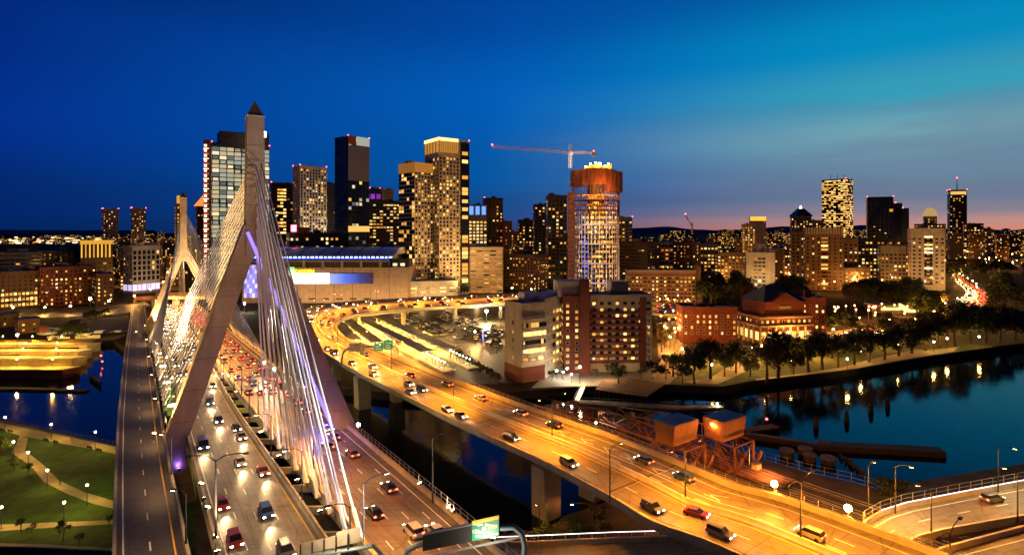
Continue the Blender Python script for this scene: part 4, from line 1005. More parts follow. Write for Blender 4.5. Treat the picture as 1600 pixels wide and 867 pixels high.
# ------------------------------------------------------------------ round tower under construction
RD = 470.0
rc = Vector((X_of(931, RD + 19), RD + 19)); RR_ = 19.2
RT = thing('unfinished_round_tower', 'rounded high rise under construction, rust coloured shroud on top and white mullions below', 'tower', (rc.x, rc.y, 3))
def arc(r, n=28, squash=1.0): return [(rc.x + r * math.cos(2 * math.pi * k / n), rc.y + r * squash * math.sin(2 * math.pi * k / n)) for k in range(n)]
ztop = Z_of(296, RD); zg = Z_of(338, RD)
core = plain('raw_concrete_core', (.3, .24, .18), .9)
MB().prism(arc(7, 12), 3, Z_of(262, RD)).build('core', core, RT)
slabm = plain('raw_floor_slab', (.34, .26, .19), .9)
GLY, GLO = glow('work_lights_amber', (1, .38, .04), 1.5, var=1), glow('work_lights_yellow', (1, .52, .09), 2.2, var=1)
BLUED = glow('blue_work_light', (.16, .17, 1), .9, var=1)
nf = int((ztop - 3) / 4.0)
for k in range(nf):
    z = 3.2 + k * 4.0
    MB().prism(arc(RR_ - .35, 28), z, z + .4).build('floor_slab', slabm, RT)
zz = 3.6; r2 = random.Random(5); todo = []
nb = 40
for k in range(nf):
    z = 3.6 + k * 4.0
    for i in range(nb):
        a = math.pi + math.pi * (i + .5) / nb; px_ = i / nb
        dn = Vector((math.cos(a), math.sin(a))); p = rc + dn * (RR_ - 1.4)
        glazed = z < zg
        hot = math.exp(-((px_ - .58) / .25) ** 2)
        if glazed:
            lit = r2.random() < (.30 + .60 * hot) * (.25 + .80 * min(1, z / 66)); m_ = r2.choice([GLO, GLY, GLY, LITW[0]]) if lit else DARKGL
            if .2 < px_ < .34 and z < 62: m_ = BLUED if r2.random() < .8 else DARKGL; lit = m_ is BLUED
        else:
            fr = (z - zg) / (ztop - zg); lit = r2.random() < (.9 - 1.5 * fr) * (.35 + hot); m_ = r2.choice([GLO, GLY, LITW[5]]) if lit else None
            if m_ is None: continue
        todo.append((p, z + .2, a + math.pi / 2, 1.0, 1.7 if glazed else 1.5, m_, lit, FRAMEM))
put_windows(RT, todo, 100)
MULL = glow('floodlit_white_mullion', (.95, .88, .85), .22)
MULL = plain('white_mullion', (.8, .8, .82), .4, var=.05)
for i in range(21):
    a = math.pi + math.pi * (i) / 20; dn = Vector((math.cos(a), math.sin(a))); p = rc + dn * RR_
    MB().box((p.x, p.y, 3), (.5 if i % 2 == 0 else .24, .5, zg - 3 + r2.uniform(0, 3)), a + math.pi / 2).build('mullion', MULL, RT)
for k in range(0, int((zg - 3) / 4), 4): MB().ring(arc(RR_ + .2, 28), .5, 3 + k * 4 + 3.5, 3 + k * 4 + 4.3).build('floor_band', MULL, RT)
for i in range(24):
    a = math.pi * .95 + math.pi * 1.1 * i / 23; p = rc + Vector((math.cos(a), math.sin(a))) * (RR_ + .5)
    MB().tube([(p.x, p.y, zg), (p.x, p.y, ztop + 2)], .42, 4).build('column', RUST, RT)
for k in range(7):
    z = zg + k * (ztop - zg) / 7; MB().ring(arc(RR_ + .1, 28), .25, z + 1.1, z + 1.35).build('guard_rail', RUST, RT)
shr = NT('rust_mesh_shroud'); g = shr.geo(); cg = shr.noise(1.0, shr.mapped(g, (1.3, 1.3, .15)), 3)
shr.l(shr.ramp(cg, [(.35, (.12, .03, .012)), (.65, (.36, .10, .035))]), shr.b.inputs['Base Color']); shr.b.inputs['Roughness'].default_value = .85; shr = shr.m
for a0, a1, zlo, zhi, rr_ in ((.98, 1.30, 291, 264, 21.6), (1.30, 1.62, 288, 263, 20.6), (1.60, 2.04, 299, 267, 22.2)):
    k_ = 8; m = MB(); P_ = []
    for i in range(k_ + 1):
        a = math.pi * (a0 + (a1 - a0) * i / k_); P_.append((rc.x + rr_ * math.cos(a), rc.y + rr_ * math.sin(a)))
    for i in range(k_, -1, -1):
        a = math.pi * (a0 + (a1 - a0) * i / k_); P_.append((rc.x + (rr_ - 5.5) * math.cos(a), rc.y + (rr_ - 5.5) * math.sin(a)))
    m.prism(P_, Z_of(zlo, RD), Z_of(zhi, RD)).build('shroud', shr, RT)
    for i in range(1, 8):
        a = math.pi * (a0 + (a1 - a0) * i / 8); p = rc + Vector((math.cos(a), math.sin(a))) * (rr_ + .12)
        MB().box((p.x, p.y, Z_of(zlo, RD) + .3), (.22, .22, Z_of(zhi, RD) - Z_of(zlo, RD)), a).build('shroud_rib', RUST, RT)
MB().prism(arc(17.5, 20), Z_of(266, RD), Z_of(263.5, RD)).build('top_deck', slabm, RT)
for i, (dx, s, h) in enumerate(((-9, 4, 3), (-4, 5, 4.2), (0, 4, 6), (5, 6, 3.4), (10, 4, 5))): MB().box((rc.x + dx, rc.y - 8, Z_of(263.5, RD)), (s, 4, h)).build('formwork', plain('yellow_formwork', (.45, .22, .04), .7), RT)
for dx, zz_, s in ((-10, 259, .8), (-6, 255, .9), (-2, 253, .9), (2, 256, 1.6), (6, 258, .8), (9, 255, .8)):
    MB().box((rc.x + dx, rc.y - 11, Z_of(zz_, RD)), (s, s, s)).build('work_lamp', glow('site_work_lamp', (1, .74, .36), 30), RT)
for dx in (-8, 0, 8): lamp((rc.x + dx, rc.y - 12, Z_of(256, RD)), (1, .5, .14), 4500, RT, .5)
# hoist strip on its shaded side
MB().box((rc.x - 21.5, rc.y - 6, 3), (5.5, 5, Z_of(305, RD))).build('hoist_tower', RUST, RT)
for k in range(26): MB().box((rc.x - 21.5, rc.y - 8.9, 6 + k * 4), (5.8, .3, .5)).build('hoist_gate', plain('hoist_gate_metal', (.3, .14, .06), .6), RT)
lamp((rc.x - 10, rc.y - 34, 30), (.8, .75, 1), 5000, RT, 1.5); lamp((rc.x + 16, rc.y - 34, 22), (1, .8, .7), 5000, RT, 1.5); lamp((rc.x - 6, rc.y - 30, 66), (1, .7, .45), 9000, RT, 1.5)
lamp((rc.x + 2, rc.y - 32, Z_of(300, RD)), (1, .40, .10), 30000, RT, 1.5)
for a_ in (200, 235, 270, 305, 340): q_ = rc + Vector((math.cos(math.radians(a_)), math.sin(math.radians(a_)))) * (RR_ - 4); lamp((q_.x, q_.y, zg + 6), (1, .40, .06), 7000, RT, .4); lamp((q_.x, q_.y, zg + 15), (1, .36, .05), 5000, RT, .4)
# tower crane
def lattice(mb, a, b, w, bay, r):
    a, b = Vector(a), Vector(b); d = (b - a); L = d.length; d.normalize(); s = d.orthogonal().normalized(); q = d.cross(s)
    cs = [(s + q) * w / 2, (s - q) * w / 2, (-s - q) * w / 2, (-s + q) * w / 2]
    for c in cs: mb.tube([a + c, b + c], r, 4)
    n = max(1, int(L / bay))
    for i in range(n):
        for k in range(4):
            p, p2 = a + d * (L * i / n) + cs[k], a + d * (L * (i + 1) / n) + cs[(k + 1) % 4]; mb.tube([p, p2], r * .6, 3)
CRW = plain('pale_crane_paint', (.75, .72, .7), .5)
def tower_crane(label, D, mast, jib, tail, base, rope=True):
    T = thing('tower_crane', label, 'crane', at(mast[0], base, D)); top = at(mast[0], mast[1], D); bt = at(mast[0], base, D)
    m = MB(); lattice(m, bt, top, 2.0, 2.2, .16); m.build('mast', CRW, T)
    j0 = at(mast[0], mast[2], D); j1 = at(*jib, D + 12); j2 = at(*tail, D - 6)
    m = MB(); lattice(m, j0, j1, 1.8, 2.6, .15); m.build('jib', CRW, T); m = MB(); lattice(m, j0, j2, 1.6, 2.2, .15); m.build('counter_jib', CRW, T)
    MB().box((j2.x, j2.y, j2.z - 2.6), (2.6, 2, 3.2)).build('counterweight', CONC, T); MB().box((j0.x + 1.3, j0.y - 1.6, j0.z - 2.4), (2.2, 2.2, 2.6)).build('cab', WHITEP, T)
    m = MB(); m.tube([top, j0.lerp(j1, .62)], .07, 3); m.build('tie_rope', DARKS, T); m = MB(); m.tube([top, j2], .07, 3); m.build('tie_rope', DARKS, T)
    MB().box(tuple(j1 + Vector((0, 0, .9))), (1.1, 1.1, 1.1)).build('beacon', REDB, T); MB().box(tuple(j2 + Vector((0, 0, .9))), (.9, .9, .9)).build('beacon', REDB, T)
    h = j0.lerp(j1, .12); m = MB(); m.tube([h, h - Vector((0, 0, 7))], .08, 3); m.build('hoist_rope', DARKS, T)
tower_crane('tower crane with long level jib above the unfinished round tower', RD + 6, (891, 224, 238), (769, 229), (928, 239), 263)
lamp(at(891, 250, RD), (1, .7, .4), 4000, None, .4)
T = thing('luffing_crane', 'small far crane with a raised jib against the sunset hills', 'crane', at(1081, 354, 1500)); m = MB(); lattice(m, at(1081, 353, 1500), at(1071, 336, 1500), 2.4, 4, .4); m.build('jib', CRW, T); m = MB(); lattice(m, at(1081, 366, 1500), at(1082, 348, 1500), 3, 4, .45); m.build('mast', CRW, T)
p = at(1071, 335, 1500); MB().box(tuple(p), (2.6, 2.6, 2.6)).build('beacon', REDB, T)

# ------------------------------------------------------------------ right hand city
building('long_slab_flats', 'long low residential slab with many small lit windows and pale cornice', 'building', 980, 980, 1087, 422, 500, BR_BROWN, style('pun', lit=.45, bay=3.3, fl=3.3, ww=1.9, wh=1.6, mats=LITW[:4]), bands=(STONE, 3.3, .35), depth=18, units=3)
building('slab_end_block', 'plain tan stair block at the end of the long residential slab', 'building', 1086, 1086, 1095, 417, 499, BR_TAN, style('pun', lit=0), depth=16, units=0, faces=(0, 0))
building('dark_brick_flats', 'dark slab of flats with balconied end, first behind the long residential slab', 'building', 968, 1012, 1033, 378, 600, BR_DARK, style('pun', lit=.2, bay=4, fl=3.6, ww=2.6, wh=1.8), style('rib', lit=.1, bay=4, fl=3.6, wh=1.5), beta=58)
building('dark_brick_flats', 'dark slab of flats with balconied end, second behind the long residential slab', 'building', 1052, 1083, 1094, 378, 620, BR_DARK, style('pun', lit=.2, bay=4, fl=3.6, ww=2.6, wh=1.8), style('pun', lit=.3, bay=4, fl=3.6, wh=1.5), beta=62)
building('pale_lit_office', 'pale office end with three lit floors between two dark slabs', 'building', 1032, 1032, 1052, 378, 680, PALE, style('rib', lit=.7, bay=5, fl=5, wh=2.6), depth=30, base=20)
building('lit_flats', 'grey flats with a tall column of lit windows, past the dark slabs', 'building', 1094, 1094, 1122, 381, 650, GREYC, style('pun', lit=.5, bay=4, fl=4, ww=2.8, wh=2.2), depth=20)
building('tan_brick_flats', 'low tan flats with warm windows left of the cream tower', 'building', 1121, 1121, 1166, 394, 700, BR_TAN, style('pun', lit=.5, bay=4, fl=4, ww=2.6, wh=2), depth=20)
B = building('cream_tower', 'plain cream tower with one central stack of dark windows, before wooded ground', 'tower', 1166, 1166, 1211, 394, 560, CREAM, style('pun', lit=0), depth=16, units=1, faces=(0, 1))
todo = []; facade(B['T'], B['C'] + B['u'] * B['wr'] * .26, B['u'], B['wr'] * .42, 8, B['z1'] - 2, style('pun', bay=3.8, fl=3.6, ww=3.0, wh=2.0, lit=.2), todo); put_windows(B['T'], [(p + Vector((B['u'].y, -B['u'].x)) * .02, *r) for p, *r in todo], 100)
MB().box((B['cen'].x, B['cen'].y, B['z1']), (9, 8, 8), .5).build('lift_housing', GREYC, B['T'])
lamp((B['C'].x + 8, B['C'].y - 26, 16), (1, .62, .25), 30000, B['T'], 1, 110, (B['cen'].x, B['cen'].y, 40))  # unseen spot added to light the tower front
B = building('tan_residential_tower', 'big tan residential tower with fluted top, one column of lit balconies', 'tower', 1255, 1258, 1318, 357, 610, BR_TAN, style('pun', bay=5.4, fl=4.0, ww=2.2, wh=1.7, lit=.16, mats=LITW[:4]), beta=14, units=2, crown=5)
for k in range(14): strip(B, 'crown_fin', PALE, 0, k / 14 + .01, k / 14 + .05, B['z1'] - 6, B['z1'] + 1, .5)
todo = []; facade(B['T'], B['C'] + B['u'] * B['wr'] * .40, B['u'], B['wr'] * .22, 8, B['z1'] - 6, style('rib', bay=8, fl=4.0, ww=6.6, wh=1.9, lit=.72, mats=LITW[:4]), todo); put_windows(B['T'], [(p + Vector((B['u'].y, -B['u'].x)) * .15, *r) for p, *r in todo], 0)
building('side_flats', 'tan flats with lit windows left behind the big tan tower', 'building', 1236, 1236, 1258, 362, 680, BR_TAN, style('pun', lit=.4, bay=4.2, fl=4.2, ww=2.6, wh=2), depth=20)
building('stepped_beige_flats', 'stepped beige flats between the big tan tower and dark block', 'building', 1318, 1318, 1341, 372, 660, BR_TAN, style('pun', lit=.4, bay=4.4, fl=4.4, ww=2.4, wh=2.2), depth=20)
building('low_beige_flats', 'low beige flats with warm lit ground storeys at the foot of the stepped block', 'building', 1319, 1319, 1360, 418, 640, BR_TAN, style('pun', lit=.65, bay=4.4, fl=4.4, ww=2.6, wh=2.4, mats=LITW[:2]), depth=20)
building('wide_dark_flats', 'wide dark flats filled with lit windows behind the beige flats', 'building', 1340, 1340, 1420, 372, 760, DARKW, style('pun', lit=.5, bay=4.4, fl=4.4, ww=2.8, wh=2.4), depth=30)
building('grey_capped_flats', 'dark tower with a pale cap between the beige flats and the pale tower', 'tower', 1372, 1376, 1416, 384, 640, GREYC, style('pun', lit=.3, bay=4.2, fl=4.2, ww=2.6, wh=2.0), beta=14, crown=4)
B = building('pale_residential_tower', 'big pale grey tower with a central column of lit balconies, before the curving traffic', 'tower', 1418, 1424, 1477, 357, 610, PALE, style('pun', lit=.22, bay=5.2, fl=4.1, ww=2.4, wh=1.8), beta=16, units=2, crown=4, z0w=10)
todo = []; facade(B['T'], B['C'] + B['u'] * B['wr'] * .36, B['u'], B['wr'] * .3, 8, B['z1'] - 5, style('rib', bay=9, fl=4.1, ww=7.6, wh=2.0, lit=.72, mats=LITW[:3] + [LITW[4]]), todo); put_windows(B['T'], [(p + Vector((B['u'].y, -B['u'].x)) * .15, *r) for p, *r in todo], 0)
strip(B, 'cap_band', PALE, 0, 0, 1, B['z1'] - 4, B['z1'] + .2, .5)
# the far western towers
B = building('mirror_glass_tower', 'tall mirror glass tower full of yellow lit floors, highest on the western skyline', 'tower', 1284, 1321, 1333, 279, 1700, DARKW, style('rib', lit=.62, bay=7, fl=5.2, ww=6.6, wh=2.6, mats=LITW[:3]), style('rib', lit=.72, bay=7, fl=5.2, ww=6.6, wh=2.6, mats=LITW[:3]), beta=66, units=0, beacons=1)
for dx in (-20, 0, 22): MB().tube([(B['cen'].x + dx, B['cen'].y, B['z1']), (B['cen'].x + dx, B['cen'].y, B['z1'] + 16)], .7, 5).build('mast', DARKS, B['T'])
B = building('pyramid_topped_tower', 'older stone tower with stepped pyramid top and white weather beacon', 'tower', 1236, 1236, 1268, 338, 1650, GREYC, style('pun', lit=.35, bay=7, fl=7, ww=3.4, wh=4), units=0)
c = B['cen']; z = B['z1']; m = MB(); w = 24; w2 = 7
m.hexa([(c.x - w, c.y - w, z), (c.x + w, c.y - w, z), (c.x + w, c.y + w, z), (c.x - w, c.y + w, z)], [(c.x - w2, c.y - w2, z + 22), (c.x + w2, c.y - w2, z + 22), (c.x + w2, c.y + w2, z + 22), (c.x - w2, c.y + w2, z + 22)]); m.build('roof', NAVY, B['T'])
MB().tube([(c.x, c.y, z + 22), (c.x, c.y, z + 26), (c.x, c.y, z + 30)], [3.4, 2.6, .6], 8).build('beacon', glow('weather_beacon', (.8, .85, 1), 10), B['T'])
building('annex_office', 'low stone annex with lit windows beside the pyramid topped tower', 'building', 1266, 1266, 1287, 344, 1640, STONE, style('pun', lit=.45, bay=7, fl=7, ww=3.8, wh=4))
B = building('golden_topped_block', 'distant block whose top storeys glow golden, alone on the hazy skyline', 'building', 1172, 1172, 1197, 339, 1500, STONE, style('pun', lit=.05, bay=7, fl=7), units=0)
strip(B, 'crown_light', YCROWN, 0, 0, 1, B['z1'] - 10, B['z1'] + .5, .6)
building('lit_terrace_block', 'stepped block crowded with lit windows below the golden topped one', 'building', 1160, 1160, 1180, 350, 1450, STONE, style('pun', lit=.7, bay=6, fl=6, ww=3.6, wh=3.6))
B = building('stepped_blue_tower', 'dark blue stepped slab with red roof lights on the western skyline', 'tower', 1355, 1355, 1396, 308, 1350, NAVY, style('cur', lit=.05, bay=9, fl=8, ww=8.4, wh=7.2, dark=BLUEGL, mats=LITW[:2]), units=0, beacons=2)
z, c = B['z1'], B['C']; u, v = B['u'], B['v']; q = c + u * (B['wr'] + .05)
for w_, h_ in ((17, 318), (30, 326)):
    MB().prism([q, q + u * w_, q + u * w_ + v * 22, q + v * 22], 3, Z_of(h_, 1350) + (0 if w_ == 30 else .5)).build('lower_step', NAVY, B['T']) if w_ == 30 else MB().prism([q, q + u * w_, q + u * w_ + v * 21, q + v * 21], 3, Z_of(h_, 1350)).build('upper_step', NAVY, B['T'])
for x in (8, 27): MB().box((q.x + u.x * x, q.y + 4, Z_of(318 if x == 8 else 326, 1350)), (2, 2, 2)).build('beacon', REDB, B['T'])
for i in range(7):
    p = c + u * (14 + (i % 3) * 11); inst(wmesh(LITW[1], FRAMEM), 'window', B['T'], (p.x - B['T'].location.x, p.y - .3 - B['T'].location.y, 70 - i * 7.5), math.atan2(u.y, u.x), (3.6, 1, 3))
B = building('domed_crown_tower', 'small tower with glowing domed crown between the stepped slab and the dark slab tower', 'tower', 1444, 1444, 1464, 338, 1700, STONE, style('pun', lit=.3, bay=7, fl=7, ww=4, wh=4), units=0)
c = B['cen']; z = B['z1']; m = MB(); n = 12
for i in range(5):
    r_ = 18 * math.cos(i / 4 * 1.25); m.v += [(c.x + r_ * math.cos(k * 2 * math.pi / n), c.y + r_ * math.sin(k * 2 * math.pi / n), z + 26 * math.sin(i / 4 * 1.25)) for k in range(n)]
for i in range(4):
    for k in range(n): m.f.append((i * n + k, i * n + (k + 1) % n, (i + 1) * n + (k + 1) % n, (i + 1) * n + k)); m.m.append(0)
m.f.append(tuple(4 * n + k for k in range(n))); m.m.append(0); m.build('crown', glow('crown_glow', (1, .62, .2), .4, var=1), B['T'])
building('crown_side_block', 'broad block with warm windows below the domed crown', 'building', 1430, 1430, 1478, 350, 1640, BR_BROWN, style('pun', lit=.5, bay=7, fl=6, ww=4, wh=3))
B = building('dark_slab_tower', 'tall dark slab tower with antenna and lit top band, at the western end', 'tower', 1480, 1484, 1511, 297, 1750, DARKW, style('pun', lit=.22, bay=7, fl=6, ww=4.4, wh=3, mats=LITW), beta=12, units=0, beacons=3)
strip(B, 'lit_top_band', LITW[1], 0, .05, .95, B['z1'] - 14, B['z1'] - 5, .6); MB().tube([(B['cen'].x, B['cen'].y, B['z1']), (B['cen'].x, B['cen'].y, B['z1'] + 36)], [1.6, .5], 5).build('mast', DARKS, B['T'])
MB().box((B['cen'].x, B['cen'].y, B['z1'] + 36), (2.6, 2.6, 2.6)).build('beacon', REDB, B['T'])
building('lit_west_block', 'block with brightly lit upper floors right of the dark slab tower', 'building', 1506, 1506, 1537, 349, 1550, DARKW, style('pun', lit=.7, bay=6.5, fl=6, ww=4.6, wh=3.4))
building('narrow_west_block', 'narrow grey block next to the lit western block', 'building', 1537, 1537, 1549, 356, 1500, GREYC, style('pun', lit=.3, bay=6.5, fl=6, ww=4, wh=3))

# ------------------------------------------------------------------ riverside: office, brick flats, hotel
OD = 238.0
BAND = concrete('beige_precast_band', (.50, .42, .33))
B = building('river_office', 'beige riverside office with bright ribbon windows and angled front, above the rail yard', 'building', 789, 815, 851, 473, OD, BAND, style('rib', bay=3.2, fl=3.6, ww=3.1, wh=1.9, lit=.8, mats=LITW[:3] + [LITW[4]]), style('pun', lit=.35, bay=8, fl=3.7, ww=1.1, wh=1.8, mats=LITW[:2]), beta=33, units=0, ztop=Z_of(474, OD), z0w=10.5, crown=4)
OF = B
q1, q2 = B['C'] + B['u'] * B['wr'], None
# the wing behind the angled front, running back to the brick flats
k = lambda px: (px - CX) / F
e1 = Vector((X_of(851, q1.y) + .05, q1.y)); e2 = Vector((k(879) * 262, 262)); e3 = Vector((k(858) * 285, 285)); e4 = B['C'] + B['u'] * B['wr'] + B['v'] * B['wl'] * .9
mo = MB(); mo.prism([q1 + Vector((.02, 0)), e2, e3, e4], 3, B['z1'] + 1.2, 0, 1); mo.build('rear_wing', [BAND, ROOFM], B['T'])
dd = (e2 - q1); L = dd.length; dd.normalize(); todo = []
facade(B['T'], q1, dd, L, 7, B['z1'], style('rib', bay=3.6, fl=3.6, ww=3.5, wh=1.9, lit=.95, mats=LITW[:3]), todo); put_windows(B['T'], todo, 100)
for j, (f0, f1, o) in enumerate(((.25, 1, .5), (.16, 1, .8), (.10, 1, 1.1), (.03, 1, 1.4), (.0, 1, 1.6))):
    zb_ = 10.5 + 3.6 * j; strip(B, 'projecting_bay', BAND, 0, f0, f1, zb_ + 2.75, zb_ + 4.45, o, o)
    if j: 
        for w_ in range(9): a_ = f0 + (f1 - f0) * w_ / 9; strip(B, 'bay_window', DARKGL if rnd.random() < (.0 if j in (1, 3) else .55) else (LITW[rnd.choice((2, 2, 1))] if j in (1, 3) else LITW[rnd.choice((1, 0, 3))]), 0, a_ + .008, a_ + (f1 - f0) / 9 - .008, zb_ + .9, zb_ + 2.72, o - .15, .3)
strip(B, 'sun_shade', BAND, 0, 0, 1, 29.5, 30.4, 1.3, 1.3)
strip(B, 'base_wall', BR_RED, 0, 0, 1, 3, 9.2, .25); strip(B, 'base_wall', BR_RED, 1, 0, 1, 3, 9.2, .25)
MB().box((B['cen'].x + 2, B['cen'].y + 6, B['z1'] - 1), (8, 5, 4.2), .6).build('rooftop_unit', WHITEP, B['T'])
BB = (BAND, 2.62, .9)
RB = 258.0
B1 = building('brick_stair_tower', 'red brick stair tower with grey penthouse, between the office and the striped flats', 'building', 880, 880, 922, 462, 254, BR_RED, style('pun', bay=3.4, fl=2.75, ww=1.5, wh=1.5, lit=.55, mats=LITW[:3], frame=FRAMEL), depth=16, units=0, beta=10)
c = B1['cen']; MB().box((c.x - 1, c.y, B1['z1'] - .9), (14.5, 11, 7.0), .1).build('penthouse', PALE, B1['T'])
MB().box((X_of(913, 252.4), 252.4, 3), (4.0, 3.0, B1['z1'] + 4.4), .08).build('lift_shaft', BR_RED, B1['T'])
B2 = building('striped_flats', 'wide red brick flats striped by pale balcony bands, at the river plaza', 'building', 922, 922, 1019, 461, 256, BAND, style('pun', bay=3.5, fl=2.72, ww=1.8, wh=1.45, lit=.30, mats=LITW[:3], frame=FRAMEM), depth=15, units=0, beta=12, z0w=7.4)
for j in range(9): strip(B2, 'brick_band', BR_RED, 0, 0, .80, 6.95 + 2.72 * j, 8.25 + 2.72 * j, .75, .7)
strip(B2, 'brick_bay', BR_RED, 0, .80, .9, 3, B2['z1'] - 1.2, .35)
for j in range(8):
    for f0 in (.905, .955): strip(B2, 'bay_window', FRAMEL, 0, f0, f0 + .035, 7.6 + 2.72 * j, 9.4 + 2.72 * j, .3, .25)
p = at(967, 461, 262); MB().box((p.x, p.y + 4, B2['z1'] - 1), (8, 7, 6.5), .15).build('rooftop_unit', UNITM, B2['T'])
CANO = thing('entrance_canopy', 'flat entrance canopy on slim posts in front of the striped flats', 'canopy', up(930, 580, 3))
q = up(945, 575, 3); MB().box((q.x, q.y, 7.2), (26, 7, .5), .12).build('canopy_roof', PALE, CANO)
for dx in (-11, -4, 4, 11): MB().box((q.x + dx, q.y - 2.6, 3), (.35, .35, 4.2)).build('post', STEEL, CANO)
for dx in (-9, -2, 6): MB().box((q.x + dx, q.y - 1, 7.08), (1.4, .5, .1)).build('soffit_lamp', LAMPW, CANO); lamp((q.x + dx, q.y - 1, 6.8), WARM, 900, CANO, .3, 150)
# brick hotel: two wings and a gabled middle
HB = style('pun', bay=3.1, fl=3.1, ww=1.35, wh=1.75, lit=.5, mats=LITW[:3] + [LITW[4]], frame=FRAMEL)
W1 = building('brick_lodge_wing', 'long red brick wing with blue flat roof and rows of small lit windows', 'building', 1056, 1067, 1152, 479, 322, BR_RED, HB, beta=14, units=3, depth=18, z0w=7)
MBk = building('gabled_brick_lodge', 'red brick middle block with dark blue hipped roof over lit arcade', 'building', 1149, 1187, 1269, 494, 318, BR_RED, style('pun', bay=3.3, fl=3.4, ww=1.5, wh=1.8, lit=.55, mats=LITW[:3], frame=FRAMEL), beta=34, units=0, z0w=13.5)
W2 = building('brick_lodge_annex', 'plain red brick wing at the end of the gabled block, four lit storeys', 'building', 1252, 1252, 1291, 464, 345, BR_RED, HB, beta=16, units=2, depth=18)
B = MBk; C, u, v, wr, wl, z1 = B['C'], B['u'], B['v'], B['wr'], B['wl'], B['z1']
rm = plain('dark_blue_slate_roof', (.05, .065, .09), .6, .1, .3, .4)
i0, i1, j0, j1 = .12, .88, .06, .94
F_ = lambda a, b: C + u * wr * a + v * wl * b
ub = [F_(i0, j0), F_(i1, j0), F_(i1, j1), F_(i0, j1)]; zu = z1 + 7.6
MB().prism(ub, z1 - 1, zu).build('upper_storey', BR_RED, B['T'])
m = MB(); ov = [F_(i0 - .04, j0 - .05), F_(i1 + .04, j0 - .05), F_(i1 + .04, j1 + .05), F_(i0 - .04, j1 + .05)]; r0, r1 = F_(.36, .5), F_(.64, .5)
m.add([(p.x, p.y, zu) for p in ov] + [(r0.x, r0.y, zu + 8.4), (r1.x, r1.y, zu + 8.4)], [(0, 1, 5, 4), (1, 2, 5), (2, 3, 4, 5), (3, 0, 4), (3, 2, 1, 0)]); m.build('roof', rm, B['T'])
g0, g1, gt = F_(.22, j0 - .06), F_(.78, j0 - .06), F_(.5, j0 - .06); gb, gtb = v * 5, v * 9
m = MB(); zg_ = zu - .05
m.add([(g0.x, g0.y, zg_), (g1.x, g1.y, zg_), (gt.x, gt.y, zg_ + 5.2), (g0.x + gb.x, g0.y + gb.y, zg_), (g1.x + gb.x, g1.y + gb.y, zg_), (gt.x + gtb.x, gt.y + gtb.y, zg_ + 5.2)], [(0, 1, 2), (1, 4, 5, 2), (4, 3, 5), (3, 0, 2, 5), (0, 3, 4, 1)]); m.build('gable', BR_RED, B['T'])
strip(B, 'attic_window', LITW[3], 0, .4, .62, z1 + 3.6, z1 + 5, -wl * (j0) + .3, .3)
strip(B, 'string_course', STONE, 0, 0, 1, z1 - 1.6, z1 - .7, .35); strip(B, 'string_course', STONE, 1, 0, 1, z1 - 1.6, z1 - .7, .35)
for f, n in ((0, 7), (1, 5)):
    for i in range(n): strip(B, 'arcade_window', LITW[2] if (i * 3 + f) % 4 else LITW[1], f, (i + .16) / n, (i + .84) / n, 5.2, 9.8, .12, .2); strip(B, 'arcade_pier', STONE, f, (i - .06) / n if i else 0, (i + .07) / n, 3, 12.6, 1.2, 1.2)
    strip(B, 'arcade_beam', STONE, f, 0, 1, 12.62, 13.5, 1.5, 1.5)
for f_ in (.2, .5, .8):
    p = C + u * wr * f_ + Vector((u.y, -u.x)) * 5; lamp((p.x, p.y, 7), (1, .45, .1), 2000, B['T'], .3)
p = C + v * wl * .5 - u * 6; lamp((p.x, p.y, 7), (1, .42, .08), 2200, B['T'], .3)
# station building by the curving traffic
T = thing('elevated_station', 'long lit elevated station with a sloping glazed stair, beyond the riverside trees', 'station', up(1420, 500, 3))
a, b = at(1370, 490, 440), at(1480, 490, 440)
MB().prism([(a.x, 440), (b.x, 440), (b.x, 452), (a.x, 452)], 3, Z_of(478, 440)).build('wall', BR_TAN, T)
MB().prism([(a.x - 1, 438), (b.x + 1, 438), (b.x + 1, 454), (a.x - 1, 454)], Z_of(478, 440), Z_of(476.2, 440)).build('roof', PALE, T)
YG = glow('yellow_lit_glazing', (1, .78, .28), 1.3, var=1)
MB().box((X_of(1392, 439.8), 439.8, Z_of(485, 440)), (15, .3, 2.4)).build('glazing', YG, T); MB().box((X_of(1445, 439.8), 439.8, Z_of(490, 440)), (20, .3, 3.2)).build('glazing', YG, T)
s0, s1 = at(1404, 481, 439), at(1440, 503, 439); m = MB(); o = Vector((0, 0, 3.6)); w_ = Vector((0, -3, 0)); m.hexa([s0, s0 + w_, s1 + w_, s1][::-1], [p + o for p in (s0, s0 + w_, s1 + w_, s1)][::-1]); m.build('stair_tube', YG, T)
MB().box((X_of(1448, 437), 437, 3), (5, 5, Z_of(478, 437))).build('lift_shaft', BR_BROWN, T)
B = building('blue_hut', 'small blue sided shed left of the lit station', 'building', 1352, 1352, 1381, 474, 470, plain('blue_cladding', (.05, .14, .28), .5), style('pun', lit=.1), depth=12, units=0)
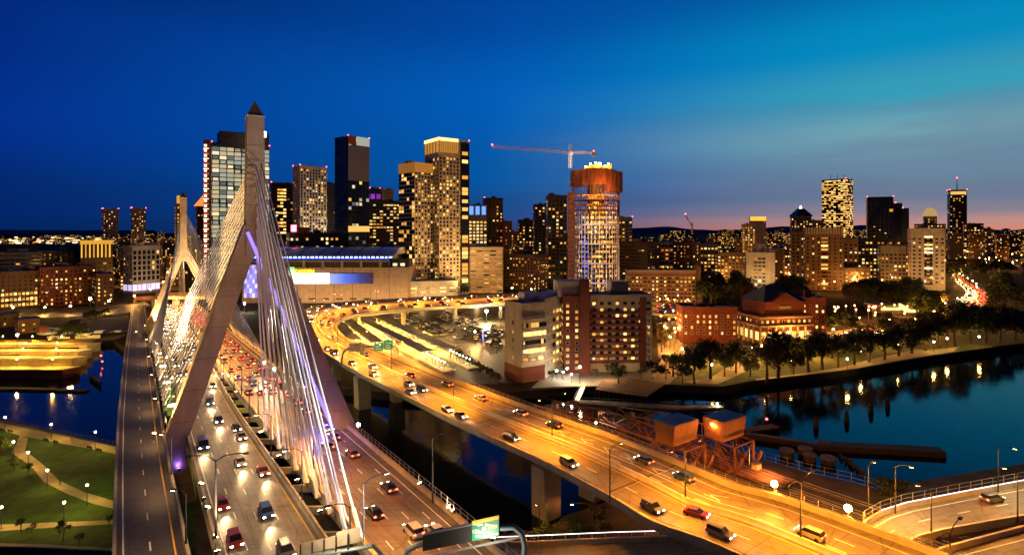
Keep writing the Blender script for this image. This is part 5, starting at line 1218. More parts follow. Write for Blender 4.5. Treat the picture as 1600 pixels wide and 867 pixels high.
# ------------------------------------------------------------------ the small far city
def far_wall(name, col, lit, bay, fl):
    """a wall far away whose windows are a few centimetres on the picture: part of the wall's material"""
    t = NT(name); uv = t.n('ShaderNodeTexCoord').outputs['UV']; s = t.n('ShaderNodeSeparateXYZ'); t.l(uv, s.inputs[0]); oi = t.n('ShaderNodeObjectInfo')
    a, b = t.math('DIVIDE', s.outputs[0], bay), t.math('DIVIDE', s.outputs[1], fl); fa, fb = t.math('FRACT', a), t.math('FRACT', b)
    cb = t.n('ShaderNodeCombineXYZ'); t.l(t.math('FLOOR', a), cb.inputs[0]); t.l(t.math('FLOOR', b), cb.inputs[1]); t.l(t.math('MULTIPLY', oi.outputs['Random'], 91.0), cb.inputs[2])
    wn = t.n('ShaderNodeTexWhiteNoise', noise_dimensions='3D'); t.l(cb.outputs[0], wn.inputs['Vector'])
    inx = t.math('MULTIPLY', t.math('GREATER_THAN', fa, .22), t.math('LESS_THAN', fa, .8)); iny = t.math('MULTIPLY', t.math('GREATER_THAN', fb, .25), t.math('LESS_THAN', fb, .78)); win = t.math('MULTIPLY', inx, iny)
    rn = t.math('MULTIPLY', t.math('ADD', oi.outputs['Random'], .45), lit)
    on = t.math('LESS_THAN', wn.outputs['Value'], rn); m = t.math('MULTIPLY', win, on)
    t.l(t.mix(win, col, (.01, .012, .016)), t.b.inputs['Base Color'])
    sc = t.n('ShaderNodeSeparateColor'); t.l(wn.outputs['Color'], sc.inputs[0])
    t.l(t.ramp(sc.outputs[1], [(0, (1, .28, .03)), (.3, (1, .42, .06)), (.75, (1, .55, .13)), (1, (1, .80, .45))]), t.b.inputs['Emission Color'])
    t.l(t.math('MULTIPLY', m, t.math('ADD', t.math('MULTIPLY', sc.outputs[2], 2.0), .25)), t.b.inputs['Emission Strength'])
    t.b.inputs['Roughness'].default_value = .8; t.m.cycles.emission_sampling = 'NONE'; return t.m
FW = [far_wall('far_brick_wall', (.08, .035, .02), .22, 3.0, 3.3), far_wall('far_grey_wall', (.09, .085, .08), .25, 3.4, 3.5), far_wall('far_tan_wall', (.17, .12, .075), .24, 3.2, 3.4), far_wall('far_dark_wall', (.03, .03, .033), .30, 3.8, 3.8)]
FN = ['brick', 'grey', 'tan', 'dark']
def far_building(xl, xr, ytop, D, k, label, group, base=3.0, depth=None, beta=None):
    C, u, v, wr, wl = corner_plan(xl, xl, xr, D, rnd.uniform(3, 16) if beta is None else beta, depth or rnd.uniform(14, 26))
    z1 = Z_of(ytop, D); pl = [C, C + u * wr, C + u * wr + v * wl, C + v * wl]; cen = (pl[0] + pl[2]) / 2
    T = thing('far_building', label, 'building', (cen.x, cen.y, base), group)
    m = MB(); L = [wr, wl, wr, wl]
    for i in range(4):
        a, b = pl[i], pl[(i + 1) % 4]; o = i * 37
        m.quad((a.x, a.y, base), (b.x, b.y, base), (b.x, b.y, z1), (a.x, a.y, z1), 0, [(o, 0), (o + L[i], 0), (o + L[i], z1 - base), (o, z1 - base)])
    m.build('wall', FW[k], T)
    m = MB(); m.prism(pl, z1, z1 + .35); m.build('roof', ROOFM if rnd.random() < .5 else ROOFD, T)
    if rnd.random() < .6: MB().box((cen.x, cen.y, z1 + .35), (wr * .3, wl * .3, rnd.uniform(1.5, 3.5)), math.atan2(u.y, u.x)).build('rooftop_unit', UNITM, T)
def scatter(n, x0, x1, y0, y1, d0, d1, wpx, where, group, ks=(0, 1, 2, 3), seed=1):
    r = random.Random(seed)
    for i in range(n):
        D = d0 * (d1 / d0) ** ((i + r.random()) / n); t = (math.log(D) - math.log(d0)) / (math.log(d1) - math.log(d0))
        px = r.uniform(x0, x1); w = r.uniform(*wpx) * (1.15 - .5 * t); k = r.choice(ks)
        yt = y1 + (y0 - y1) * t + r.uniform(-7, 5) * (1.2 - t)
        far_building(px - w / 2, px + w / 2, yt, D, k, f'{FN[k]} lit block {where}', group)
scatter(46, 975, 1250, 359, 392, 680, 2600, (16, 34), 'on the hill west of the round tower', 'far hill blocks', seed=2)
scatter(26, 1240, 1440, 358, 384, 760, 2600, (16, 34), 'between the western towers', 'far western blocks', seed=3)
scatter(24, 1478, 1640, 358, 372, 1250, 3000, (14, 26), 'beyond the last western tower', 'far river blocks', seed=4)
scatter(30, 175, 330, 362, 398, 640, 2200, (14, 30), 'behind the far bridge tower', 'blocks behind the far bridge tower', seed=5)
scatter(20, 425, 640, 365, 392, 660, 1300, (18, 36), 'among the downtown towers', 'low downtown blocks', seed=6)
scatter(18, 735, 890, 366, 402, 640, 1300, (14, 30), 'before the round tower', 'low blocks before the round tower', seed=7)
scatter(14, 95, 300, 392, 420, 560, 900, (14, 30), 'beyond the waterfront brick hotel', 'blocks beyond the waterfront', seed=8)
AIRL = [glow('airport_light_white', (1, .74, .42), 1.7, var=1), glow('airport_light_amber', (1, .42, .09), 1.7, var=1), glow('airport_light_red', (1, .1, .06), 2, var=1)]
r = random.Random(9)
for i in range(34):
    px = r.uniform(-10, 165); D = r.uniform(2200, 4200); py = HY + 63 * F / D; T = far_building(px, px + r.uniform(6, 18), py - r.uniform(3, 8), D, r.choice((1, 3)), 'distant airport building bright across the harbour', 'airport buildings', depth=40)
    T = REG[-1][0]
    for j in range(3): MB().box((T.location.x + r.uniform(-22, 22), T.location.y - 45, r.uniform(5, 22)), (r.uniform(6, 26), 3, r.uniform(3, 7))).build('terminal_lamp', AIRL[0 if r.random() < .7 else (1 if r.random() < .8 else 2)], T)
# ------------------------------------------------------------------ spots added to light the fronts of buildings
FL = .34
def fill_front(start, power, col=(1, .55, .20), face=0, dist=26, zl=9, spots=2, aimz=.45):
    """unseen spots added before a building to light its face"""
    for lab, B in BLD.items():
        if not lab.startswith(start): continue
        P0, d, L = (B['C'], B['u'], B['wr']) if face == 0 else (B['C'] + B['v'] * B['wl'], -B['v'], B['wl'])
        n = Vector((d.y, -d.x))
        for k in range(spots):
            f = (k + .5) / spots; p = P0 + d * L * f + n * dist; q = P0 + d * L * f
            lamp((p.x, p.y, zl), col, power * FL, B['T'], 1.0, 130, (q.x, q.y, zl + (B['z1'] - zl) * aimz), .8, 'facade_fill_light')
        return
    print('no building', start)
G = (1, .50, .16)
fill_front('lower half', 230000, G, 0, 34, 14); fill_front('lower half', 80000, G, 1, 34, 14, 1)
fill_front('taller half', 300000, G, 0, 40, 14); fill_front('taller half', 110000, G, 1, 40, 14, 1)
fill_front('pale tower striped', 420000, (1, .72, .45), 0, 60, 40, 1, .6)
fill_front('broad beige garage', 12000, G); fill_front('pale parking podium', 24000, G, 0, 16, 8)
fill_front('dark red apartment', 24000, (1, .46, .12), 1, 26, 9, 1); fill_front('dark red apartment', 12000, (1, .40, .1), 0, 26, 9)
fill_front('long low residential', 11000, (1, .44, .11), 0, 22, 8, 3); fill_front('plain tan stair', 14000, (1, .44, .11), 0, 20, 8, 1)
fill_front('big tan residential', 14000, (1, .45, .12), 0, 34, 10, 2); fill_front('big pale grey', 18000, (1, .62, .36), 0, 34, 10, 2)
fill_front('long red brick wing', 4200, (1, .30, .05), 0, 16, 6, 4); fill_front('red brick middle', 4000, (1, .30, .05), 1, 14, 6, 2); fill_front('red brick middle', 4500, (1, .34, .06), 0, 16, 6, 3); fill_front('plain red brick wing', 4500, (1, .28, .05), 0, 18, 6, 2)
fill_front('beige riverside office', 5000, (1, .44, .12), 1, 15, 4.5, 2); fill_front('beige riverside office', 7000, (1, .6, .25), 0, 14, 4.5, 2)
fill_front('red brick stair', 2600, (1, .52, .16), 0, 13, 4.5, 1); fill_front('wide red brick flats', 4500, (1, .58, .22), 0, 16, 4.5, 3)
fill_front('white framed', 40000, (1, .66, .42), 0, 30, 12, 1); fill_front('brown office', 20000, G)
fill_front('stepped brick wing', 4000, (1, .36, .07), 0, 18, 6, 1)
fill_front('stepped beige', 18000, G, 0, 24, 9, 1); fill_front('low beige', 16000, G, 0, 24, 9, 1); fill_front('low tan flats', 12000, (1, .4, .08), 0, 24, 9, 2); fill_front('tan flats', 18000, G, 0, 24, 9, 1)

# street lamps added deep in the city to make the glow between blocks
def glow_streets(n, x0, x1, y0, y1, label, group, seed, power=17000):
    r = random.Random(seed); lens = glow('added_street_lens', (1, .46, .08), 55)
    for i in range(n):
        px, py = r.uniform(x0, x1), r.uniform(y0, y1); b = up(px, py, 3.0); h = 9 + 4 * r.random()
        T = thing('added_street_lamp', label, 'street lamp', b, group); m = MB(); m.tube([b, b + Vector((0, 0, h))], [.16, .1], 5); m.build('pole', DARKS, T)
        s = .28 + b.y / 2600; m = MB(); m.tube([b + Vector((0, 0, h)), b + Vector((0, 0, h + s)), b + Vector((0, 0, h + 1.6 * s))], [s * .6, s, s * .3], 6); m.build('lantern', lens, T)
        c = r.choice(((1, .36, .05), (1, .42, .08), (1, .30, .03))); lamp(b + Vector((0, -1.2, h - .5)), c, power * (b.y / 700) ** 1.2, T, .5)
glow_streets(34, 985, 1245, 398, 445, 'added orange street lamp in the low streets beyond the long slab', 'added street lamps beyond the long slab', 1)
glow_streets(20, 1235, 1430, 400, 462, 'added orange street lamp among the western residential towers', 'added street lamps among the western towers', 2)
glow_streets(22, 1470, 1630, 395, 425, 'added orange street lamp along the far river bank', 'added street lamps along the far river', 3, 22000)
glow_streets(30, 178, 330, 398, 452, 'added orange street lamp in the streets behind the far tower', 'added street lamps behind the far tower', 4)
glow_streets(24, 425, 880, 405, 440, 'added orange street lamp between the downtown blocks', 'added street lamps downtown', 5)
glow_streets(14, 1030, 1060, 480, 560, 'added orange street lamp on the street left of the brick lodge', 'added street lamps left of the brick lodge', 6, 15000)
glow_streets(22, 1295, 1420, 500, 530, 'added orange street lamp at the crossing behind the riverside trees', 'added street lamps at the crossing', 7, 14000)
# ------------------------------------------------------------------ street lamps
def lamp_post(label, base, h, arms, col, power, lens, group, r=.11, spot=150, shade=True, zoff=0):
    """pole with curved arms; each cut-off head hides an added light that looks down"""
    T = thing('street_lamp', label, 'street lamp', base, group); b = Vector(base)
    m = MB(); m.tube([b, b + Vector((0, 0, h))], [r * 1.5, r * .8], 6); m.build('pole', DARKS, T)
    for a in arms:
        a = Vector((a[0], a[1], 0)); top = b + Vector((0, 0, h)); e = top + a + Vector((0, 0, .7))
        m = MB(); m.tube([top - Vector((0, 0, .3)), top + a * .3 + Vector((0, 0, .45)), top + a * .7 + Vector((0, 0, .7)), e], r * .6, 5); o = m.build('arm', DARKS, T)
        m = MB(); m.box((e.x + a.x * .15, e.y + a.y * .15, e.z - .12), (.85, .4, .2), math.atan2(a.y, a.x)); hd = m.build('lamp_head', DARKS, T)
        m = MB(); m.box((e.x + a.x * .15, e.y + a.y * .15, e.z - .16), (.6, .3, .035), math.atan2(a.y, a.x)); m.build('lens', lens, hd)
        if power: lamp((e.x + a.x * .15, e.y + a.y * .15, e.z - .3), col, power, T, .2, spot, blend=.5)
    return T
AMBER, AMB2 = (1, .31, .012), (1, .35, .03)
# along the viaduct, in its median: two heads each, light under them added
vd = []
for px, py in ((1250, 856), (1085, 779), (860, 685), (716, 622), (622, 579)): vd.append(VIA.near(up(px, py, 14))[1])
vd = [14, 44] + sorted(vd)
for i, d in enumerate(vd):
    c, t = VIA.p(.485, d); n = Vector((t.y, -t.x, 0))
    lamp_post('slim lamp post in the central barrier of the amber viaduct', c, 10.2, [n * 3.9, -n * 3.9], AMBER if i < 6 else AMB2, 25000 if i < 4 else 32000, LAMPY, 'lamp posts in the viaduct median')
d = vd[-1] + 30  # evenly spaced posts added to light the loop
while d < VIA.s[-1] - 20:
    c, t = VIA.p(.485, d); n = Vector((t.y, -t.x, 0))
    lamp_post('slim added lamp post on the viaduct loop below the arena', c, 10, [n * 2.4, -n * 2.4], AMB2, 34000, LAMPY, 'added lamp posts on the viaduct loop'); d += 30
c, t = VIA.p(.0, VIA.near(up(957, 782, 14))[1]); lamp_post('single dark lamp post fixed outside the outer parapet of the viaduct', c + Vector((-.5, 0, -.4)), 10.4, [Vector((2, 1, 0))], AMBER, 6000, LAMPY, None)
# the bridge: posts added to light it, warm white inbound, orange outbound
for d in range(3, int(INB.s[-1]) - 6, 26):
    c, t = INB.p(1, d); n = Vector((t.y, -t.x, 0)); n = n if n.x < 0 else -n
    lamp_post('thin added lamp post by the inbound lanes, along the deck gap', c + Vector((.5, 0, 0)), 9.5, [n * 2.5], (1, .62, .28), 4600 if d < 150 else 22000, LAMPW, 'added lamp posts along the inbound lanes')
for d in range(12, int(OUTB.s[-1]) - 6, 27):
    c, t = OUTB.p(0, d); n = Vector((t.y, -t.x, 0)); n = n if n.x > 0 else -n
    lamp_post('thin added lamp post by the outbound lanes, along the deck gap', c + Vector((-.4, 0, 0)), 9.5, [n * 3.0], (1, .36, .05), 15000 if d < 150 else 32000, LAMPY, 'added lamp posts along the outbound lanes')
b = upm(328, 800); b.z = 12
q = INB.p(-.02, INB.near(upm(ml(845), 845))[1])[0]
lamp_post('tall double arm lamp post at the outer edge of the inbound bridge deck', q, 12.5, [Vector((3.6, .5, 0)), Vector((-3.2, -.5, 0))], WARM, 0, DARKGL, None, .14)
for d in (12, 44, 78, 112, 150, 200, 260):  # posts added to warm the ramp surface
    c, t = RAMP.p(1.02, d); lamp_post('short dark added lamp post beside the empty ramp', c, 8, [Vector((-1.6, 0, 0))], (1, .52, .2), 3000, LAMPW, 'added lamp posts beside the empty ramp')
for px, y0, y1 in ((1205 if False else 1190, 0, 0),): pass
for px, py, h in ((1455, 838, 8), (1590, 815, 9)):
    lamp_post('dark curved lamp post between the two corner ramps', up(px, py, 12), h, [Vector((-1.5, .8, 0))], AMB2, 9000, LAMPY, 'lamp posts by the corner ramps')
for d in (8, 32, 60):
    c, t = SIDE.p(.05, d); lamp_post('slim lamp post on the basin side of the lit ramp', c, 9, [Vector((1.6, -1.6, 0))], (1, .62, .22), 9500, LAMPY, 'lamp posts on the lit ramp')
lamp_post('tall silver lamp post at the joint of viaduct and lit ramp', up(1357, 800, 12), 8.8, [Vector((1.2, .4, 0))], AMB2, 7000, LAMPY, None)
lamp_post('pale green lamp post in the bushes under the viaduct', up(928, 866, 3), 9.5, [Vector((-3.8, -.5, 0))], (.5, 1, .5), 300, LAMPC, None)
lamp_post('lone slim lamp post in front of the square viaduct pier', up(843, 862, 3), 8.5, [Vector((-.5, .3, 0))], AMB2, 5000, LAMPY, None)  # unlit post given an added light to warm the pier
lamp_post('tall dark lamp post standing on the outer parapet by the fenced water', upm(676, 785), 11, [Vector((1.5, .4, 0))], WARM, 0, DARKGL, None)

def globe_lamp(label, base, h, col, power, lens, group, r=.26, name='park_lamp', capw=1.15):
    """post with a bare glowing lantern on top"""
    T = thing(name, label, 'lamp', base, group); b = Vector(base)
    m = MB(); m.tube([b, b + Vector((0, 0, .3)), b + Vector((0, 0, h))], [r * .45, r * .28, r * .22], 6); m.build('pole', DARKS, T)
    m = MB(); m.tube([b + Vector((0, 0, h)), b + Vector((0, 0, h + r * .6)), b + Vector((0, 0, h + r * 1.5)), b + Vector((0, 0, h + r * 2))], [r * .5, r, r * .9, r * .2], 8); m.build('lantern', lens, T)
    m = MB(); m.tube([b + Vector((0, 0, h + r * 2.02)), b + Vector((0, 0, h + r * 2.3))], [r * capw, r * .3], 8); m.build('lantern_cap', DARKS, T)
    if power: lamp(b + Vector((0, 0, h + r)), col, power, T, r * 1.25)
    return T
LANT = glow('park_lantern', (1, .80, .46), 38)
for px, py, ht in ((8, 678, 5), (80, 690, 5), (149, 703, 5), (21, 716, 4.4), (44, 734, 4.4), (74, 764, 4.4), (136, 789, 4.4), (100, 818, 4.4), (2, 826, 4.4), (-60, 668, 5)):
    up_ = py < 706; globe_lamp('glowing lantern post on the promenade by the water' if up_ else 'glowing lantern post beside the winding park path', up(px, py, 3.05), ht, (1, .56, .08), 5600 if up_ else 4200, LANT, 'promenade lamps' if up_ else 'park path lamps')
for px, py in ((1198, 583), (1112, 590), (1324, 580), (1480, 545), (1459, 551), (1404, 556), (1345, 566), (1236, 582), (1156, 575), (1530, 542), (1176, 560), (1100, 574), (1262, 560), (1380, 545)):
    globe_lamp('glowing lamp among the dark trees on the far river bank', up(px, py, 3.1), 5.2, (1, .56, .08), 6500, LANT, 'lamps on the far river bank', .42)
for px, py in ((870, 592), (880, 594), (893, 598), (886, 588)):
    globe_lamp('bright white lamp in the garden before the beige office', up(px, py, 3.1), 3.2, (1, .9, .7), 1800, LAMPC, 'garden lamps by the office', .34)
# strong single lamps
def mast_lamp(label, px, py, Y, zb, col, power, lens, r=.5):
    p = at(px, py, Y)
    if p.z < zb + 5: Y = (CZ - zb - 7) * F / (py - HY); p = at(px, py, Y)
    T = globe_lamp(label, (p.x, p.y, zb), p.z - zb - r, col, 0, lens, None, r, 'mast_lamp', .45)
    lamp(p + Vector((0, -.8, 0)), col, power, T, r); return T
SUPER, SUPERC = glow('blazing_sodium_lens', (1, .46, .08), 260), glow('blazing_white_lens', (1, .84, .55), 260)
mast_lamp('blazing orange lamp on a mast by the rail yard, nearer the steel bridges', 1210, 755, 115, 3, (1, .26, .02), 52000, SUPER, .62)
mast_lamp('blazing orange lamp on a mast at the viaduct edge, nearest the lit ramp', 1325, 793, 105.5, 3, (1, .28, .02), 40000, SUPER, .62)
mast_lamp('blazing lamp at the foot of the near tower, above the fenced water', 560, 663, 147, 3, (1, .6, .2), 9000, SUPERC, .40)
mast_lamp('blazing white floodlight on a mast over the car park', 760, 486, 392, 3, (1, .62, .24), 120000, SUPERC, .9)
for px, py in ((700, 492), (664, 488), (742, 540), (782, 503)): mast_lamp('smaller added mast lamp standing among the cars of the car park', px, py - 22, 380, 3, (1, .54, .15), 17000, glow('warm_street_lens', (1, .66, .25), 80), .5)  # extra masts added to brighten the car park
mast_lamp('blazing lamp beside the entrance canopy on the river plaza', 906, 573, 246, 3, (1, .62, .24), 6500, SUPERC, .45)
mast_lamp('orange lamp on the brick hotel quay', 141, 467, 428, 3, (1, .5, .1), 16000, SUPERC, .8)
mast_lamp('warm lamp in the boat yard behind the yellow locks', 27, 523, 330, 3, (1, .68, .2), 12000, SUPERC, .5)
mast_lamp('bright lamp on the bridge parapet past the near tower, farther of two', 413, 566, 214, 13.4, (1, .74, .4), 9000, SUPERC, .4)
mast_lamp('bright lamp on the bridge parapet past the near tower, nearer of two', 429, 576, 205, 13.9, (1, .74, .4), 9000, SUPERC, .4)
mast_lamp('floodlight below the violet glass of the arena', 382, 474, 470, 3, (1, .85, .55), 24000, SUPERC, .7)
for px, py, Y in ((1283, 538, 325), (1302, 514, 372), (1060, 512, 380), (1047, 526, 350), (1232, 519, 330), (1075, 468, 470), (1390, 500, 400), (1350, 515, 372), (1430, 498, 420), (1190, 540, 330), (1120, 542, 330), (1066, 545, 330)):
    mast_lamp('orange street lamp on the streets around the brick lodge', px, py, Y, 3, (1, .36, .05), 17000, glow('orange_street_lens', (1, .45, .1), 90), .45)
for px, py, Y in ((210, 462, 560), (235, 452, 600), (255, 440, 640), (262, 425, 720), (20, 480, 450), (70, 480, 450), (110, 478, 450), (170, 470, 470), (1000, 452, 560), (830, 452, 560), (800, 450, 560), (856, 455, 560), (770, 442, 600)):
    mast_lamp('warm street lamp between the buildings of the city', px, py, Y - (16 if py > 466 else 0), 3, (1, .44, .08), 12000 if py > 466 else 26000, glow('warm_street_lens', (1, .66, .25), 80), .6)
# uplights on the brick hotel: hot orange fins of light
for f_ in (.04, .16, .24, .40, .50, .66, .74, .93):
    P0, d = HOTEL['C'], HOTEL['u']; p = P0 + d * HOTEL['wr'] * f_ + Vector((d.y, -d.x)) * .9
    lamp((p.x, p.y, 4.0), (1, .28, .03), 1500, HOTEL['T'], .1, 34, (p.x, p.y + .7, 22)); lamp((p.x, p.y, 17.5), (1, .28, .03), 1100, HOTEL['T'], .1, 34, (p.x, p.y + .7, 32))
# wash on the arena wall
for px in (462, 500, 540, 580, 620):
    lamp((X_of(px, 484), 484, 8), (1, .54, .22), 9000, ARENA, .6)
for px in (660, 700, 745): lamp((X_of(px, 488), 488, 6), (1, .58, .2), 14000, None, .6, name='garage_wash_light')

# ------------------------------------------------------------------ sign gantries
GREENP = plain('green_sign_face', (.005, .20, .07), .5, var=.05); YELF = plain('yellow_sign_face', (.75, .45, .02), .5, var=.05); SIGNW = plain('sign_white', (.85, .85, .85), .5, var=.02)
G1 = thing('sign_gantry', 'bent tube gantry with black message board and green airport sign over the outbound lanes', 'sign gantry', upm(640, 866))
gp0, gp1 = at(628, 905, 76), at(818, 905, 73.5)
m = MB(); m.tube([gp0, at(630, 872, 76), at(638, 858, 75.9), at(655, 850, 75.7), at(735, 836, 74.6), at(780, 824.5, 74), at(803, 823, 73.7), at(815, 832, 73.5), at(820, 850, 73.5), gp1], .38, 10); m.build('frame', plain('blue_grey_gantry_paint', (.16, .22, .26), .4, .3), G1, smooth=True)
m = MB(); m.tube([at(650, 872, 75.8), at(815, 838, 73.6)], .16, 6); m.build('lower_tube', STEEL, G1)
def panel(p0, p1, hgt, mat, par, name, th=.25):
    """upright board between two bottom corners"""
    d = (p1 - p0); d.z = 0; d.normalize(); n = Vector((d.y, -d.x, 0)) * th
    m = MB(); u = Vector((0, 0, hgt)); m.hexa([p0, p1, p1 - n, p0 - n], [p0 + u, p1 + u, p1 - n + u, p0 - n + u]); return m.build(name, mat, par), d, Vector((d.y, -d.x, 0))
s0, s1 = at(660.5, 861, 75.2), at(736, 845.5, 74.0); _, gd, gn = panel(s0, s1, 2.05, plain('black_message_board', (.015, .014, .013), .6), G1, 'message_board', .35)
panel(s0 + Vector((0, 0, 2.06)), s1 + Vector((0, 0, 2.06)), .14, STEEL, G1, 'board_edge', .45)
s2, s3 = at(737.5, 845, 73.9), at(779.5, 836, 73.4); pz, gd, gn = panel(s2, s3, 2.55, GREENP, G1, 'sign_face', .15)
panel(s2 + Vector((0, 0, 2.1)) + gn * .02, s3 + Vector((0, 0, 2.1)) + gn * .02, .47, YELF, G1, 'sign_header', .05)
rzg = math.atan2(gd.y, gd.x); sw = (s3 - s2).length
def on_sign(f, z): p = s2.lerp(s3, f); return Vector((p.x, p.y, p.z + z)) + gn * .05
SGL = plain('sign_letter_white', (.9, .9, .88), .4, var=.0)
for body, f, z, sz in (('Logan Airport', .5, 1.80, .60), ('VIA', .2, 1.26, .46), ('Callahan Tunnel', .5, .76, .56), ('USE EXIT 24B', .5, .24, .50)): text(body, 'lettering', SGL, G1, on_sign(f, z), sz, rzg, .015, sx=.92)
panel(on_sign(.38, 1.05) - gn * .02, on_sign(.52, 1.05) - gn * .02, .44, SGL, G1, 'route_shield', .02); text('1A', 'lettering', BLACK, G1, on_sign(.45, 1.27) + gn * .03, .3, rzg, .01)
panel(on_sign(.62, 1.08) - gn * .02, on_sign(.92, 1.08) - gn * .02, .36, YELF, G1, 'toll_plate', .02)
lamp(s2.lerp(s3, .5) + gn * 3 + Vector((0, 0, -1)), (1, .9, .7), 2200, G1, .4)
BOARD = plain('bare_aluminium_back', (.40, .34, .27), .5, .4)
G2 = thing('sign_back_row', 'row of bare sign backs with black struts over the inbound lanes', 'road sign', upm(510, 866))
b0, b1 = at(470, 866, 77), at(563, 846, 75); n_ = 5
for k in range(n_):
    a_, b_ = b0.lerp(b1, k / n_ + .004), b0.lerp(b1, (k + 1) / n_ - .004); pz, gd2, gn2 = panel(a_, b_, 1.5 if k < 3 else 1.95, BOARD, G2, 'sign_back', .1)
    p = a_ + gn2 * .12; MB().box((p.x, p.y, p.z - .6), (.16, .12, 2.0), math.atan2(gd2.y, gd2.x)).build('strut', BLACK, G2)
m = MB(); m.tube([b0 + Vector((-1, 0, -.5)), b1 + Vector((1.6, 0, -.5)), b1 + Vector((2.6, 0, -1.4)), b1 + Vector((3.0, 0, -5.4))], .3, 8); m.build('frame', MATS['blue_grey_gantry_paint'], G2)
lamp(b0.lerp(b1, .5) + gn2 * 5 + Vector((0, 0, 1)), (1, .8, .5), 1500, G2, .5)
G3 = thing('sign_gantry', 'dark bent gantry with two green signs and pale sign backs across the viaduct', 'sign gantry', up(534, 572, 14))
p0 = up(534, 572, 14); yy = p0.y
m = MB(); m.tube([p0, at(534, 560, yy), at(536, 551, yy), at(543, 545, yy), at(560, 541.5, yy), at(617, 540.5, yy), at(621, 545, yy), at(622, 556, yy)], .35, 8); m.build('frame', MATS['blue_grey_gantry_paint'], G3)
for k in range(5): panel(at(545 + k * 5, 549.5, yy - .5), at(549.6 + k * 5, 549, yy - .5), 3.3, BOARD, G3, 'sign_back', .1)
GS = glow('lit_green_sign', (.01, .55, .16), .45)
for x0, x1, yb, h in ((584.5, 599, 548, 3.0), (600, 614, 546, 3.5)):
    panel(at(x0, yb, yy - .6), at(x1, yb - .3, yy - .6), h, GS, G3, 'sign_face', .12)
    for j in range(3): panel(at(x0 + 2.5, yb - 2.4 - j * 3.6, yy - .75), at(x1 - 3 - j % 2 * 2, yb - 2.5 - j * 3.6, yy - .75), .34, SGL, G3, 'legend_bar', .03)

# ------------------------------------------------------------------ steel bascule rail bridges
AX, TX = Vector((-.585, .811, 0)), Vector((.811, .585, 0))
CWM = concrete('counterweight_concrete', (.36, .19, .09), 0, 1.1)
def bascule(label, corner, truss_len):
    T = thing('bascule_rail_bridge', label, 'rail bridge', (corner.x, corner.y, 3)); c = Vector((corner.x, corner.y, 0))
    P = lambda t, a, z: c + TX * t + AX * a + Vector((0, 0, z))
    m = MB(); m.hexa([P(0, .6, 10.6), P(9.4, .6, 10.6), P(9.4, 6.2, 10.6), P(0, 6.2, 10.6)], [P(-.3, 0, 16), P(9.7, 0, 16), P(9.7, 6.6, 16), P(-.3, 6.6, 16)]); m.build('counterweight', CWM, T)
    m = MB(); m.hexa([P(-.2, .1, 16.01), P(9.6, .1, 16.01), P(9.6, 6.5, 16.01), P(-.2, 6.5, 16.01)], [P(-.2, .1, 16.12), P(9.6, .1, 16.12), P(9.6, 6.5, 16.12), P(-.2, 6.5, 16.12)]); m.build('weight_cap', ROOFM, T)
    for t in (.5, 8.9):                                           # tower legs and braces
        for a in (-2.5, 7.5): m = MB(); m.tube([P(t, a, 2.9), P(t, a, 10.4)], .38, 4); m.build('tower_leg', RUST, T)
        m = MB(); m.tube([P(t, -2.5, 3.4), P(t, 7.5, 10.2)], .24, 4); m.build('brace', RUST, T); m = MB(); m.tube([P(t, -2.5, 10.2), P(t, 7.5, 10.2)], .32, 4); m.build('tower_beam', RUST, T)
        m = MB(); pts = [P(t, 2.2 + 7.2 * math.cos(q), 10.6 + 7.2 * math.sin(q) - 1) for q in [math.radians(x) for x in range(190, 316, 14)]]; m.tube(pts, .45, 4); m.build('rolling_segment', RUST, T)
        for q in (205, 235, 262, 290): m = MB(); q = math.radians(q); m.tube([P(t, 3, 10.2), P(t, 2.2 + 7.2 * math.cos(q), 9.6 + 7.2 * math.sin(q))], .16, 4); m.build('segment_spoke', RUST, T)
    m = MB(); m.tube([P(.5, -2.5, 10.2), P(8.9, -2.5, 10.2)], .3, 4); m.build('tower_beam', RUST, T); m = MB(); m.tube([P(.5, -2.5, 3.4), P(8.9, -2.5, 10)], .2, 4); m.build('brace', RUST, T)
    for t in (.3, 9.1):                                           # the leaf: two trusses reaching over the river
        n = max(3, int(truss_len / 6)); 
        m = MB(); m.tube([P(t, 7, 4.4), P(t, 7 + truss_len, 4.4)], .32, 4); m.build('bottom_chord', RUST, T)
        hz = lambda i: 10.2 if i < n * .45 else 10.2 - 3.4 * (i - n * .45) / (n * .55)
        m = MB(); m.tube([P(t, 7 + truss_len * i / n, hz(i)) for i in range(n + 1)], .30, 4); m.build('top_chord', RUST, T)
        for i in range(n):
            a0, a1 = 7 + truss_len * i / n, 7 + truss_len * (i + 1) / n
            m = MB(); m.tube([P(t, a0, 4.4) if i % 2 else P(t, a0, hz(i)), P(t, a1, hz(i + 1)) if i % 2 else P(t, a1, 4.4)], .2, 4); m.build('diagonal', RUST, T)
            m = MB(); m.tube([P(t, a1, 4.4), P(t, a1, hz(i + 1))], .15, 4); m.build('hanger', RUST, T)
    for i in range(4): m = MB(); a0 = 8 + truss_len * i / 4; m.tube([P(.3, a0, 10), P(9.1, a0, 10)], .16, 4); m.build('cross_strut', RUST, T)
    m = MB(); m.hexa([P(.8, -14, 3.3), P(8.6, -14, 3.3), P(8.6, 7 + truss_len, 3.3), P(.8, 7 + truss_len, 3.3)], [P(.8, -14, 4.0), P(8.6, -14, 4.0), P(8.6, 7 + truss_len, 4.0), P(.8, 7 + truss_len, 4.0)]); m.build('track_deck', RUST, T)
    for t in (2.2, 3.7, 5.8, 7.3): m = MB(); m.tube([P(t, -14, 4.1), P(t, 7 + truss_len, 4.1)], .08, 4); m.build('rail', STEEL, T)
    return T, P
k = up(1055, 666, 16); TA, PA = bascule('steel rail bridge with pale counterweight box, first from the viaduct side', Vector((k.x, k.y)), 52)
